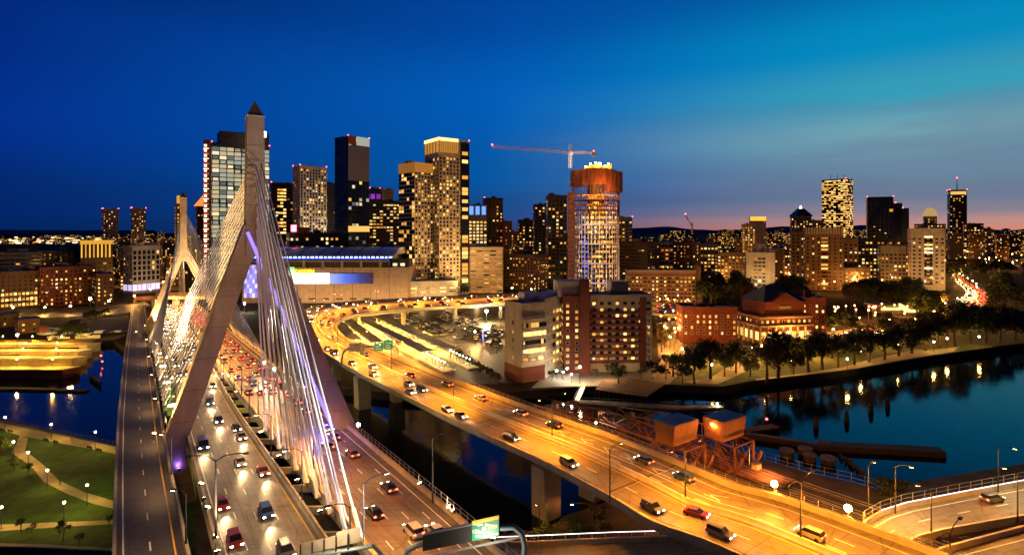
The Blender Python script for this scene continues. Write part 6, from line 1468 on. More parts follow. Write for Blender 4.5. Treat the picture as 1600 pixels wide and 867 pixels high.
k = up(1133, 660, 16); TB, PB = bascule('steel rail bridge with pale counterweight box, nearer the open basin', Vector((k.x, k.y)), 40)
for P_, T_, pw in ((PA, TA, 3800), (PB, TB, 3800)):
    q = P_(4.7, -9, 6.4); lamp(q, (1, .30, .05), pw * 1.1, T_, .4); q = P_(4.5, 12, 11); lamp(q, (1, .22, .05), 1600, T_, .4)
p = at(1113, 664.5, 153); T = thing('work_lamp', 'small red orange lamp between the two counterweight boxes', 'lamp', p); MB().box((p.x, p.y, p.z), (.5, .5, .5)).build('lens', SUPER, T); m = MB(); m.tube([(p.x, p.y + .2, 4), (p.x, p.y + .2, p.z)], .1, 4); m.build('pole', DARKS, T); lamp(p + Vector((0, -1, 0)), (1, .24, .03), 700, T, .3)
p = at(931, 662, 186); T = thing('work_lamp', 'bright white work lamp at the far end of the steel trusses', 'lamp', p); MB().box((p.x, p.y, p.z), (.6, .5, .6)).build('lens', SUPERC, T); m = MB(); m.tube([(p.x, p.y + .2, 0), (p.x, p.y + .2, p.z)], .12, 4); m.build('pole', DARKS, T); lamp(p + Vector((0, -1, 0)), (1, .8, .5), 2500, T, .3)
q = up(1182, 738, 3); T = thing('signal_cabinet', 'small beige equipment cabinet beside the rail tracks', 'cabinet', q); MB().box(tuple(q), (2.0, 1.6, 2.3), .6).build('body', CREAM, T); MB().box((q.x, q.y, q.z + 2.31), (2.3, 1.9, .15), .6).build('roof', STEEL, T); MB().box((q.x, q.y, q.z - .02), (2.4, 2, .2), .6).build('plinth', CONC, T)
q = up(1171, 735, 3); T = thing('barrier_gate', 'white raised barrier pole next to the beige cabinet', 'barrier', q); m = MB(); m.tube([q, q + Vector((0, 0, 6))], [.16, .07], 5); m.build('arm', WHITEP, T); MB().box(tuple(q), (.7, .7, 1.6), .5).build('housing', STEEL, T)
for s in (0, 1, 2, 3):                                            # tracks on the near bank
    t_ = thing('rail_track', 'dark rail track running from the steel bridges across the dirt yard', 'rail track', PB(2 + s * 3, -16, 3)); a, b = PB(1.5 + s * 5.4 - 8, -15, 3.02), PB(1.5 + s * 5.4 - 6, -62, 3.02)
    d = (b - a).normalized(); n = Vector((d.y, -d.x, 0))
    MB().hexa([a - n * 1.4, b - n * 1.4, b + n * 1.4, a + n * 1.4], [v + Vector((0, 0, .2)) for v in (a - n * 1.2, b - n * 1.2, b + n * 1.2, a + n * 1.2)]).build('ballast', plain('rail_ballast', (.07, .055, .045), .95, var=.5, scale=2), t_)
    for o in (-.72, .72): m = MB(); m.tube([a + n * o + Vector((0, 0, .28)), b + n * o + Vector((0, 0, .28))], .09, 4); m.build('rail', STEEL, t_)
guard_fence('yard_fence', 'pale mesh fence between the rail yard and the mooring stumps', [up(x, y, 3) for x, y in ((1195, 718), (1260, 737), (1330, 752), (1372, 764))], 2.2, 3.0, STEEL, 0, 0, (1.0, .5, .05))
guard_fence('seawall_fence', 'long low railing along the promenade seawall', [up(x, y, 3.0) for x, y in ((-120, 642), (0, 657), (90, 676), (182, 696))], 1.1, 2.4, DARKS, 0, 0, (1.0, .5), 60)

# ------------------------------------------------------------------ things standing in the water
WOODD = plain('dark_wet_timber', (.035, .028, .022), .8, var=.4)
for px, py in ((1275, 668), (1323, 659), (1361, 645), (1387, 636)):
    q = up(px, py, 0); T = thing('mooring_dolphin', 'dark cluster of mooring piles alone in the blue basin', 'mooring pile', (q.x, q.y, 0), 'mooring dolphins in the basin')
    for k in range(3):
        a = k * 2.1; m = MB(); m.tube([(q.x + .8 * math.cos(a), q.y + .8 * math.sin(a), -1), (q.x + .25 * math.cos(a), q.y + .25 * math.sin(a), 3.6)], [.36, .3], 7); m.build('pile', WOODD, T)
    m = MB(); m.tube([(q.x, q.y, 2.4), (q.x, q.y, 3.0)], .75, 8); m.build('binding', DARKS, T)
for px, py, r_ in ((1230, 712, 1.9), (1258, 709, 1.9), (1265, 719, 1.7), (1287, 700, 1.8), (1294, 724, 1.9)):
    q = up(px, py, 0); T = thing('mooring_stump', 'round stone capped stump catching orange light near the yard fence', 'mooring stump', (q.x, q.y, 0), 'mooring stumps')
    m = MB(); m.tube([(q.x, q.y, -1), (q.x, q.y, 1.5)], r_, 12); m.build('body', WOODD, T); m = MB(); m.tube([(q.x, q.y, 1.5), (q.x, q.y, 2.0)], r_ * 1.08, 12); m.build('cap', QUAY, T)
a, b = up(1282, 692, 1.6), up(1472, 702, 1.6)
T = thing('timber_pier', 'long dark timber pier lying low across the blue basin', 'pier', (a.x, a.y, 0)); d = (b - a).normalized(); n = Vector((d.y, -d.x, 0)) * 2.2
MB().hexa([a - n - Vector((0, 0, .5)), b - n - Vector((0, 0, .5)), b + n - Vector((0, 0, .5)), a + n - Vector((0, 0, .5))], [a - n, b - n, b + n, a + n]).build('deck', WOODD, T)
for k in range(22):
    for s in (-1, 1): c = a.lerp(b, (k + .5) / 22) + n * .95 * s; m = MB(); m.tube([(c.x, c.y, -1), (c.x, c.y, 1.55)], .22, 5); m.build('pile', WOODD, T)
MB().hexa([a - n * 1.02 + Vector((0, 0, -2.4)), b - n * 1.02 + Vector((0, 0, -2.4)), b + n * 1.02 + Vector((0, 0, -2.4)), a + n * 1.02 + Vector((0, 0, -2.4))], [a - n * 1.02 + Vector((0, 0, -.52)), b - n * 1.02 + Vector((0, 0, -.52)), b + n * 1.02 + Vector((0, 0, -.52)), a + n * 1.02 + Vector((0, 0, -.52))]).build('timber_skirt', WOODD, T)
a, b = up(1115, 672, 1.2), up(1290, 698, 1.2)
T = thing('fender_wall', 'low timber fender wall running from the bridges to the dark pier', 'wall', (a.x, a.y, 0)); MB().sweep([a, a.lerp(b, .5) + Vector((0, 1, 0)), b], [(-.5, -2), (-.5, .4), (.5, .4), (.5, -2)]).build('wall', WOODD, T); MB().sweep([a, a.lerp(b, .5) + Vector((0, 1, 0)), b], [(-.7, .41), (-.7, .6), (.7, .6), (.7, .41)]).build('coping', QUAY, T)
a, b = up(1163, 672, 1.4), up(1212, 664, 1.4)
T = thing('small_jetty', 'short jetty with a red lamp beyond the second steel bridge', 'jetty', (a.x, a.y, 0)); d = (b - a).normalized(); n = Vector((d.y, -d.x, 0)) * 1.8
MB().hexa([a - n - Vector((0, 0, .6)), b - n - Vector((0, 0, .6)), b + n - Vector((0, 0, .6)), a + n - Vector((0, 0, .6))], [a - n, b - n, b + n, a + n]).build('deck', WOODD, T); MB().box((b.x - 3, b.y, 1.4), (.25, .25, 1.8)).build('post', DARKS, T); MB().box((b.x - 3, b.y, 3.2), (.5, .5, .5)).build('lamp', REDB, T)
for i in range(14):
    q = up(1312 + (i % 7) * 6 + (i // 7) * 3, 712 + (i % 7) * 4.5 + (i // 7) * 5, 0); T = tag(MB().tube([(q.x, q.y, -1), (q.x, q.y, rnd.uniform(.6, 2))], .3, 6).build('old_pile', WOODD), 'rotten old timber pile in the shallow water off the yard fence', 'pile', 'rotten old piles', q)
# floating dock and gangway below the plaza
T = thing('floating_dock', 'long pale floating dock on the dark water below the plaza', 'dock', up(1010, 632, 0))
pts = [up(x, y, .6) for x, y in ((905, 627), (1000, 632), (1060, 636), (1128, 635))]; MB().sweep(pts, [(-1.6, -.5), (-1.6, .15), (1.6, .15), (1.6, -.5)]).build('pontoon', plain('grey_dock_decking', (.28, .26, .25), .8), T)
for s in (-1.5, 1.5): MB().sweep(pts, [(-.04, 1.1), (-.04, 1.18), (.04, 1.18), (.04, 1.1)], 0, s).build('rail', STEEL, T)
for i in range(20):
    q = pts[0].lerp(pts[-1], i / 19); MB().box((q.x, q.y - 1.4, .75), (.08, .08, 1.05)).build('rail_post', STEEL, T)
p = up(1121, 635, .8); MB().box((p.x, p.y, .76), (.5, .5, 1.2)).build('dock_lamp', LAMPW, T); lamp((p.x, p.y - .5, 2.6), WARM, 300, T)
T = thing('gangway', 'steep white railed gangway from the plaza edge to the floating dock', 'gangway', up(905, 618, 1)); a, b = up(911, 604, 3.1), up(901, 626, .9)
for s in (-1, 1):
    o = Vector((s, .3, 0)); m = MB(); m.tube([a + o + Vector((0, 0, 1.1)), b + o + Vector((0, 0, 1.1))], .06, 4); m.build('rail', WHITEP, T)
    for k in range(7): c = a.lerp(b, k / 6) + o; m = MB(); m.tube([c, c + Vector((0, 0, 1.1))], .04, 4); m.build('rail_post', WHITEP, T)
MB().hexa([a + Vector((-1, 0, -.2)), b + Vector((-1, 0, -.2)), b + Vector((1, 0, -.2)), a + Vector((1, 0, -.2))], [a + Vector((-1, 0, 0)), b + Vector((-1, 0, 0)), b + Vector((1, 0, 0)), a + Vector((1, 0, 0))]).build('walkway', STEEL, T)
DK = [up(x, y, 2.9) for x, y in ((930, 610), (1010, 621), (1040, 601), (985, 592), (940, 596))]
T = thing('timber_viewing_deck', 'brown pointed viewing deck on piles over the river at the plaza', 'deck', DK[0]); MB().prism([(p.x, p.y) for p in DK], 3.06, 3.4).build('deck', plain('brown_decking', (.22, .13, .08), .8, var=.3), T)
for k in range(12): q = DK[0].lerp(DK[1], k / 11); m = MB(); m.tube([(q.x, q.y + .6, -1), (q.x, q.y + .6, 3)], .2, 5); m.build('pile', WOODD, T)
MB().sweep([DK[0], DK[1], DK[2]], [(-.05, 1.3), (-.05, 1.45), (.05, 1.45), (.05, 1.3)]).build('rail', RUST, T)
lamp((DK[0].x + 8, DK[0].y + 14, 6), (1, .55, .22), 1500, T)
# yellow lit lock walls on the left bank
YELD = concrete('lock_wall_concrete', (.45, .38, .27))
for k, (y0, pxr, z1) in enumerate(((577, 98, 4.2), (560, 112, 4.4), (549, 122, 4.6), (538, 136, 4.6))):
    p = up(pxr, y0, z1); Y = p.y; T = thing('lock_wall', f'{("front brick faced", "second", "third", "rear")[k]} long lock wall glowing yellow under its lamps', 'lock wall', (p.x - 30, Y, 0))
    MB().prism([(p.x - 130, Y), (p.x, Y), (p.x + 3, Y + 6), (p.x - 130, Y + 6)], -1, z1 - .3).build('wall', BR_RED if k == 0 else YELD, T); MB().prism([(p.x - 131, Y - .4), (p.x + .3, Y - .4), (p.x + 3.4, Y + 6.3), (p.x - 131, Y + 6.3)], z1 - .29, z1).build('coping', YELD, T)
    for s in (.5, 5.4): MB().sweep([(p.x - 130, Y + s, z1), (p.x - 1, Y + s, z1)], [(-.05, 1.0), (-.05, 1.12), (.05, 1.12), (.05, 1.0)]).build('rail', YELP, T)
    for j in range(34): MB().box((p.x - 1.2 - j * 3.2, Y + .5, z1), (.1, .1, 1.05)).build('rail_post', YELP, T)
    for j in range(5):
        x = p.x - 7 - j * 16 - k * 3; globe_lamp(f'small lamp on the {("front", "second", "third", "rear")[k]} lock wall', (x, Y + 3, z1), 3.6, (1, .50, .045), 20000, glow('lock_lantern', (1, .72, .2), 60), f'lamps on the {("front", "second", "third", "rear")[k]} lock wall', .24, 'lock_lamp')
for px, py, z in ((91, 548, 5), (135, 575, 4), (158, 556, 4), (160, 565, 4)):
    q = at(px, py, 283); T = thing('signal_lamp', 'red signal lamp on a post at the creek mouth', 'signal lamp', (q.x, q.y, 0), 'red signal lamps at the creek'); m = MB(); m.tube([(q.x, q.y, -1), (q.x, q.y, q.z)], .14, 5); m.build('post', DARKS, T); MB().box((q.x, q.y - .1, q.z), (.4, .4, .4)).build('lens', glow('red_signal', (1, .04, .03), 40), T)
q = up(148, 592, 0); T = thing('timber_fender', 'old timber fender frame standing in the creek mouth', 'fender', (q.x, q.y, 0)); 
for i in range(7): m = MB(); m.tube([(q.x - 2 + i * 2.2, q.y - i * 2, -1), (q.x - 2 + i * 2.2, q.y - i * 2, 2.4)], .3, 6); m.build('pile', WOODD, T)
MB().sweep([(q.x - 2.5, q.y + .5, 1.7), (q.x + 12, q.y - 13, 1.7)], [(-.2, 0), (-.2, .4), (.2, .4), (.2, 0)]).build('waler', WOODD, T)
a = up(0, 611, 0); T = thing('floating_boom', 'long dark floating boom across the still water below the locks', 'boom', (a.x, a.y, 0)); MB().sweep([up(-200, 605, 0), up(30, 609, 0), up(135, 612, 0)], [(-1.6, -.5), (-1.6, .6), (1.6, .6), (1.6, -.5)]).build('pontoon', WOODD, T); MB().sweep([up(-200, 605, 0), up(30, 609, 0), up(135, 612, 0)], [(-1.2, .61), (-1.2, .75), (1.2, .75), (1.2, .61)]).build('decking', plain('grey_timber', (.09, .08, .07), .9), T)
# boat yard: sheds and boats
for lab, x0, x1, yt, yb, m_ in (('low dark shed with blue roof at the boat yard', 0, 30, 492, 512, BR_BROWN), ('brown boat yard workshop with two lit windows', 28, 62, 500, 522, BR_BROWN), ('small orange shed among the boats', 63, 76, 513, 522, plain('orange_shed', (.5, .12, .03), .7)), ('red hut beside the gravel drive', 120, 136, 505, 512, BR_RED)):
    D = 63 * F / (yb - HY); B = building('yard_shed', lab, 'shed', x0, x0, x1, yt, D, m_, style('pun', bay=4, fl=3.2, ww=1.4, wh=1.2, lit=.6 if 'lit' in lab else .1, mats=LITW[:2]), depth=14, units=0, parapet=.3)
HULLM = {'white': WHITEP, 'dark': plain('dark_hull_paint', (.03, .035, .05), .3), 'cream': plain('cream_hull_paint', (.6, .55, .42), .35)}
def boat(label, q, L, rz, colr, group, cover=False):
    T = thing('boat', label, 'boat', q, group); cs, sn = math.cos(rz), math.sin(rz); W_ = L * .3; m = MB(); n = 8; rows = []
    f = lambda x, y, z: (q.x + x * cs - y * sn, q.y + x * sn + y * cs, q.z + z)
    for i in range(n + 1):
        t_ = i / n; w = W_ / 2 * min(1, (1 - t_) * 2.6) ** .6 * (.86 + .14 * min(1, t_ * 4)); sh = L * .13 + L * .05 * t_ * t_; x = (t_ - .5) * L
        m.v += [f(x, -w, sh), f(x, -w * .7, .1), f(x, w * .7, .1), f(x, w, sh)]
    for i in range(n):
        o = 4 * i
        for k in range(3): m.f.append((o + k, o + 4 + k, o + 5 + k, o + 1 + k)); m.m.append(0)
        m.f.append((o + 3, o + 7, o + 4, o)); m.m.append(0)
    m.f.append((0, 1, 2, 3)); m.m.append(0); m.build('hull', HULLM[colr], T)
    c = f(-.06 * L, 0, L * .13); m = MB(); m.box(c, (L * .34, W_ * .62, L * .11), rz); m.build('cabin', WHITEP, T); c = f(.13 * L, 0, L * .15); m = MB(); m.box(c, (L * .02, W_ * .5, L * .07), rz); m.build('windscreen', DARKGL, T)
    if cover: m = MB(); m.tube([f(-.4 * L, 0, L * .3), f(.4 * L, 0, L * .28)], [L * .02] * 2, 4); m.build('boom', DARKS, T)
rb = random.Random(4)
for i in range(15):
    px, py = rb.uniform(64, 128), rb.uniform(513, 531); boat('small white boat stored on land in the boat yard', up(px, py, 3.8), rb.uniform(6, 9), rb.uniform(0, 3), rb.choice(['white', 'white', 'cream']), 'boats stored in the yard', i % 3 == 0)
boat('white motor boat moored alone on the gravel slip', up(138, 529, 3.2), 13, .1, 'white', None); boat('dark cabin cruiser on the slip behind the white motor boat', up(158, 525, 3.2), 14, .05, 'dark', None); boat('dark boat beside the ramp parapet', up(186, 523, 3.2), 12, .4, 'dark', None)
lamp(up(110, 520, 14), (1, .66, .26), 9000, None, 1, name='boat_yard_light')

# ------------------------------------------------------------------ train platforms below the loop
CAN = plain('blue_grey_canopy_roof', (.16, .18, .22), .6, .1, .2, .2); PLAT = plain('platform_paving', (.42, .36, .26), .8, .0, .15, .5)
CN = [((530, 507), (556, 531), (534, 533)), ((547, 503), (590, 535), (566, 537)), ((565, 498), (668, 549), (656, 551)), ((589, 494), (705, 545), (692, 547))]
for k, ((x0, y0), (x1, y1), _) in enumerate(CN):
    a, b = up(x0, y0, 8), up(x1, y1, 8); d = (b - a).normalized(); n = Vector((d.y, -d.x, 0)) * 3.4
    T = thing('station_platform', f'{("shortest", "second", "third", "longest")[k]} train platform with blue grey canopy below the loop', 'platform', (a.x, a.y, 3)); u = Vector((0, 0, .35)); lo = Vector((0, 0, -.8))
    MB().hexa([a - n, a + n, b + n, b - n], [v + u for v in (a - n * .9, a + n * .9, b + n * .9, b - n * .9)]).build('canopy', CAN, T)
    e = b + d * (26 if k > 1 else 4); w = n * .9; z = Vector((0, 0, -3.9)); z0 = Vector((0, 0, -5))
    MB().hexa([a - w + z0, a + w + z0, e + w + z0, e - w + z0], [v + z for v in (a - w, a + w, e + w, e - w)]).build('platform_slab', PLAT, T)
    L = (b - a).length; nn = max(3, int(L / 9))
    for i in range(nn + 1):
        c = a.lerp(b, i / nn); MB().box((c.x, c.y, 4.1), (.35, .35, 3.9)).build('post', STEEL, T)
        if i % 2 == 0:
            MB().box((c.x, c.y, 7.7), (2.4, .3, .15), math.atan2(d.y, d.x)).build('soffit_lamp', LAMPW, T); lamp((c.x, c.y, 7.2), (1, .55, .10), 6500, T, .5)
            for s in (-1.25, 1.25): lamp((c.x + n.x * s, c.y + n.y * s, 6.6), (1, .54, .09), 6500, T, .4)
    if k > 1:
        for i in range(7):
            c = b + d * (1.5 + i * 3.6); globe_lamp(f'lamp on the open end of the {("", "", "third", "longest")[k]} train platform', (c.x + n.x * .3, c.y + n.y * .3, 4.1), 3.2, (1, .72, .26), 1100, LANT, f'lamps on the {("", "", "third", "longest")[k]} platform end', .28, 'platform_lamp')
TRM = plain('dark_train_body', (.05, .03, .05), .35, .3); TRL = glow('train_window_light', (1, .66, .3), 1.3, var=1)
for lab, p0, p1 in (('dark train with a red tail lamp between the first two platforms', (548, 512), (560, 521)), ('dark train with a red tail lamp between the last two platforms', (630, 521), (646, 530)), ('dark train beside the end of the third canopy', (602, 527), (622, 541))):
    a, b = up(*p0, 3.2), up(*p1, 3.2); d = (b - a).normalized(); n = Vector((d.y, -d.x, 0)) * 1.5; T = thing('train', lab, 'train', (a.x, a.y, 3.2))
    MB().hexa([a - n, a + n, b + n, b - n], [v + Vector((0, 0, 3.4)) for v in (a - n, a + n, b + n, b - n)]).build('body', TRM, T); MB().hexa([a - n * .8 + Vector((0, 0, 3.41)), a + n * .8 + Vector((0, 0, 3.41)), b + n * .8 + Vector((0, 0, 3.41)), b - n * .8 + Vector((0, 0, 3.41))], [v + Vector((0, 0, 3.8)) for v in (a - n * .5, a + n * .5, b + n * .5, b - n * .5)]).build('roof', DARKS, T)
    for s in (-1, 1): q = b + n * .6 * s; MB().box((q.x + d.x * .1, q.y + d.y * .1, q.z + 1), (.6, .6, .6)).build('tail_lamp', glow('train_tail_lamp', (1, .05, .03), 14), T)
    m = MB(); q0, q1 = a + n * 1.02 + Vector((0, 0, 1.6)), b + n * 1.02 + Vector((0, 0, 1.6)); m.hexa([q0, q1, q1 - n * .02, q0 - n * .02], [v + Vector((0, 0, .9)) for v in (q0, q1, q1 - n * .02, q0 - n * .02)]); m.build('window', TRL, T)
# portal where the bridge lanes go underground, and the brown beam over the ramp
T = thing('tunnel_portal', 'lit tunnel portal swallowing the bridge lanes below the city', 'tunnel portal', upm(285, 474)); Y = 455
MB().prism([(X_of(243, Y), Y), (X_of(330, Y), Y), (X_of(330, Y), Y + 14), (X_of(243, Y), Y + 14)], 11.5, 17).build('beam', BR_BROWN, T)
for px in (243, 275, 303, 330): MB().box((X_of(px, Y + 3), Y + 3, 3), (2.5, 6, 8.48)).build('pier', CONC, T)
MB().box((X_of(286, Y - .3), Y - .3, 11.8), (40, .4, 2.2)).build('lit_panel', glow('portal_light_panel', (1, .55, .1), 2.2, var=1), T)
for px in (255, 290, 318): lamp((X_of(px, Y + 4), Y + 4, 10.5), (1, .5, .12), 8000, T, .5)
for px in (258, 282, 306): lamp((X_of(px, Y - 14), Y - 14, 13), (1, .46, .12), 12000, T, .5)
T = thing('rail_overbridge', 'brown beam bridge crossing above the far end of the empty ramp', 'overbridge', at(232, 466, 500)); MB().prism([(X_of(210, 500), 500), (X_of(262, 500), 500), (X_of(262, 500), 507), (X_of(210, 500), 507)], 5.5, 8.6).build('beam', RUST, T)
for px in (212, 240, 260): MB().box((X_of(px, 503), 503, 2.9), (2, 3, 2.58)).build('pier', CONC, T)
# benches and seawall stone strip in the park
for px, py in ((72, 689), (87, 692), (140, 701), (155, 705), (4, 673), (16, 675)):
    q = up(px, py, 3.07); T = thing('park_bench', 'dark slatted park bench facing the water on the promenade', 'bench', q, 'benches on the promenade'); a = -.35; MB().box((q.x, q.y, q.z + .4), (2.0, .5, .08), a).build('seat', WOODD, T); MB().box((q.x + .08, q.y - .26, q.z + .5), (2.0, .07, .45), a).build('backrest', WOODD, T)
    for s in (-.8, .8): MB().box((q.x + s * math.cos(a), q.y + s * math.sin(a), q.z), (.1, .45, .4), a).build('leg', DARKS, T)
T = thing('stone_wall', 'low stone garden wall along the bottom edge of the park', 'wall', up(80, 862, 3)); MB().sweep([up(-200, 856, 3), up(60, 862, 3), up(250, 872, 3)], [(-.4, -.2), (-.4, 1.1), (.4, 1.1), (.4, -.2)]).build('wall', QUAY, T); MB().sweep([up(-200, 856, 3), up(60, 862, 3), up(250, 872, 3)], [(-.5, 1.11), (-.5, 1.3), (.5, 1.3), (.5, 1.11)]).build('coping', CONC, T)
q = up(288, 727, 3); lamp((q.x, q.y, 9), (.42, 1, .04), 6000, None, .3, name='green_underbridge_light'); T = thing('green_lamp', 'small lamp casting green light on the ground between ramp and bridge', 'lamp', (q.x, q.y, 3)); m = MB(); m.tube([(q.x, q.y + .4, 3), (q.x, q.y + .4, 9.6)], .09, 5); m.build('pole', DARKS, T); MB().box((q.x, q.y, 9.4), (.5, .4, .2)).build('lamp_head', DARKS, T)
# dam bridge far up the basin
T = thing('low_dam_bridge', 'long low bridge with lamps closing the basin behind the trees', 'bridge', up(1560, 498, 3)); MB().sweep([up(1400, 496, 3), up(1520, 498, 3), up(1700, 505, 3)], [(-5, -2.5), (-5, 2.2), (5, 2.2), (5, -2.5)]).build('deck', QUAY, T)
MB().sweep([up(1400, 496, 3), up(1520, 498, 3), up(1700, 505, 3)], [(-5, 2.21), (-5, 3.2), (-4.6, 3.2), (-4.6, 2.21)]).build('parapet', CONC, T)
for px in (1460, 1500, 1545, 1580, 1610): q = up(px, 497, 5); lamp((q.x, q.y - 3, 9), (1, .5, .14), 4000, T, .3); MB().box((q.x, q.y, 5.2), (.2, .2, 4)).build('lamp_pole', DARKS, T); MB().box((q.x, q.y, 9.2), (.9, .9, .8)).build('lantern', LAMPY, T)
# ------------------------------------------------------------------ trees
def leaf_mat(name, a, b):
    t = NT(name); oi = t.n('ShaderNodeObjectInfo'); f = t.noise(.9, t.geo(), 3)
    t.l(t.ramp(t.math('ADD', t.math('MULTIPLY', f, .8), t.math('MULTIPLY', oi.outputs['Random'], .2)), [(.3, a), (.75, b)]), t.b.inputs['Base Color']); t.b.inputs['Roughness'].default_value = .8; return t.m
LEAF = leaf_mat('summer_leaves', (.010, .024, .005), (.045, .075, .014)); LEAF2 = leaf_mat('autumn_tinged_leaves', (.03, .03, .008), (.09, .06, .018))
BARK = plain('tree_bark', (.06, .045, .035), .9, var=.4, scale=2)
def tree_proto(seed, h, r, trunk_h, n_clump, per, leaf, mat):
    """meshes of one tree standing at the origin: trunk with limbs, crown of separate leaf faces in uneven clumps"""
    q = random.Random(seed); m = MB(); top = Vector((q.uniform(-.4, .4), q.uniform(-.4, .4), h * .72)); b0 = Vector((0, 0, 0))
    m.tube([b0, b0.lerp(top, .35) + Vector((q.uniform(-.2, .2), 0, 0)), b0.lerp(top, .7), top], [r * .085, r * .065, r * .045, r * .015], 6)
    cl = []
    for i in range(n_clump):
        a = q.uniform(0, 6.283); el = q.uniform(-.35, 1.0); rr = r * q.uniform(.45, .82) * math.cos(el * .9); z = trunk_h + (h - trunk_h) * (.38 + .42 * el)
        c = Vector((rr * math.cos(a), rr * math.sin(a), z)); cl.append((c, r * q.uniform(.26, .48)))
        if i % 2 == 0:
            s = b0.lerp(top, q.uniform(.4, .8)); m.tube([s, s.lerp(c, .55) + Vector((0, 0, .3)), c], [r * .03, r * .02, r * .008], 4)
    cl.append((Vector((0, 0, trunk_h + (h - trunk_h) * .62)), r * .45))
    tm = bpy.data.meshes.new('trunk'); tm.from_pydata(m.v, [], m.f); tm.materials.append(BARK)
    v, f = [], []
    for c, rad in cl:
        for k in range(per):
            d = Vector((q.gauss(0, 1), q.gauss(0, 1), q.gauss(0, .8))); d.normalize(); p = c + d * rad * (q.random() ** .38)
            nrm = (d + Vector((q.uniform(-.8, .8), q.uniform(-.8, .8), q.uniform(-.4, 1)))).normalized(); a = nrm.orthogonal().normalized(); b = nrm.cross(a); s = leaf * q.uniform(.6, 1.3); o = len(v)
            v += [tuple(p - a * s), tuple(p + b * s * .6), tuple(p + a * s), tuple(p - b * s * .6)]; f.append((o, o + 1, o + 2, o + 3))
    cm = bpy.data.meshes.new('crown'); cm.from_pydata(v, [], f); cm.materials.append(mat); return tm, cm
BIG = [tree_proto(100 + i, 11, 5.2, 2.6, 17, 70, .42, LEAF if i != 2 else LEAF2) for i in range(4)]
YOUNG = [tree_proto(200 + i, 6, 2.0, 1.8, 8, 46, .22, LEAF if i else LEAF2) for i in range(2)]
TALL = [tree_proto(300 + i, 16, 3.6, 3, 16, 70, .40, LEAF) for i in range(2)]
def tree(name, label, base, h, w, protos, h0, w0, group, i):
    T = thing(name, label, 'tree', base, group); tm, cm = protos[i % len(protos)]; s = (w / w0, w / w0, h / h0); rz = (i * 2.4) % 6.28
    inst(tm, 'trunk', T, (0, 0, 0), rz, s); inst(cm, 'crown', T, (0, 0, 0), rz, s); return T
rt = random.Random(21)
# (column, base row, height in rows, width in columns)
for i, (px, py, h, w) in enumerate(((1066, 598, 30, 26), (1085, 599, 50, 40), (1110, 592, 58, 44), (1132, 588, 30, 30), (1150, 583, 44, 38), (1172, 588, 32, 30), (1198, 598, 52, 54), (1216, 590, 58, 58), (1240, 585, 34, 34), (1263, 581, 44, 48), (1285, 577, 46, 50), (1310, 574, 44, 46), (1335, 570, 42, 42), (1358, 566, 42, 44), (1382, 562, 40, 42), (1404, 556, 40, 42), (1425, 552, 46, 46), (1446, 548, 48, 46), (1468, 543, 50, 50), (1492, 541, 48, 48), (1516, 537, 42, 44), (1540, 535, 38, 42), (1562, 533, 34, 40), (1586, 530, 34, 40), (1610, 528, 36, 44), (1480, 525, 42, 46), (1505, 522, 40, 44), (1530, 520, 38, 44), (1450, 528, 36, 40), (1555, 517, 34, 40), (1420, 530, 32, 36), (1390, 540, 34, 38), (1340, 552, 34, 38), (1300, 560, 34, 38), (1255, 566, 34, 38), (1140, 570, 32, 36), (1585, 515, 34, 40))):
    b = up(px, py, 3.0); tree('broad_tree', 'full dark broadleaf tree on the riverside lawn, lamp light beneath', b, h * b.y / F * rt.uniform(1.05, 1.4), w * b.y / F / 2 * rt.uniform(1.0, 1.3), BIG, 11, 5.2, 'trees on the riverside lawn', i)
for i, (px, py, h, w) in enumerate(((878, 592, 30, 26), (862, 594, 22, 24), (966, 600, 26, 18), (950, 585, 22, 24), (1000, 590, 18, 22), (1020, 592, 22, 24), (1040, 592, 26, 28), (930, 590, 20, 18), (1052, 588, 28, 26))):
    b = up(px, py, 3.0); tree('plaza_tree', 'small tree on the lit plaza before the striped flats', b, h * b.y / F * 1.05, w * b.y / F / 2, YOUNG + BIG[:1], 8, 3.0, 'trees on the river plaza', i)
for i, (px, py, h, w) in enumerate(((1304, 530, 48, 22), (1318, 530, 50, 22), (1332, 526, 36, 22))):
    b = up(px, py, 3.0); tree('tall_tree', 'tall narrow tree with bare lit trunk beside the brick annex', b, h * b.y / F, w * b.y / F / 2, TALL, 16, 3.6, 'tall trees by the brick annex', i)
for i, (px, py, h, w) in enumerate(((1034, 550, 34, 20), (1046, 530, 20, 18), (1030, 522, 18, 18), (1240, 520, 20, 20), (1392, 522, 26, 26), (1362, 528, 24, 26), (1345, 520, 20, 24), (776, 552, 26, 20), (560 + 210, 548, 18, 14))):
    b = up(px, py, 3.0); tree('street_tree', 'small street tree under orange lamps between the river buildings', b, h * b.y / F, w * b.y / F / 2, YOUNG, 6, 2.0, 'street trees', i)
i = 0
for x0, x1, y0, y1, n, lab, grp in ((1092, 1168, 452, 480, 16, 'dark tree in the wood left of the cream tower', 'wood left of the cream tower'), (1214, 1260, 455, 476, 10, 'dark tree in the gap right of the cream tower', 'wood right of the cream tower'), (1318, 1430, 462, 484, 22, 'dark tree below the beige and pale flats', 'trees below the flats'), (1480, 1620, 424, 440, 18, 'far dark tree on the strip before the distant water', 'trees before the distant water'), (1552, 1640, 450, 500, 20, 'dark tree in the park right of the curving traffic', 'park trees right of the traffic'), (1405, 1470, 480, 508, 10, 'dark tree around the lit station', 'trees around the station')):
    for k in range(n):
        px, py = rt.uniform(x0, x1), rt.uniform(y0, y1); b = up(px, py, 3.0); i += 1
        tree('woodland_tree', lab, b, rt.uniform(15, 24), rt.uniform(7, 11), BIG, 11, 5.2, grp, i)
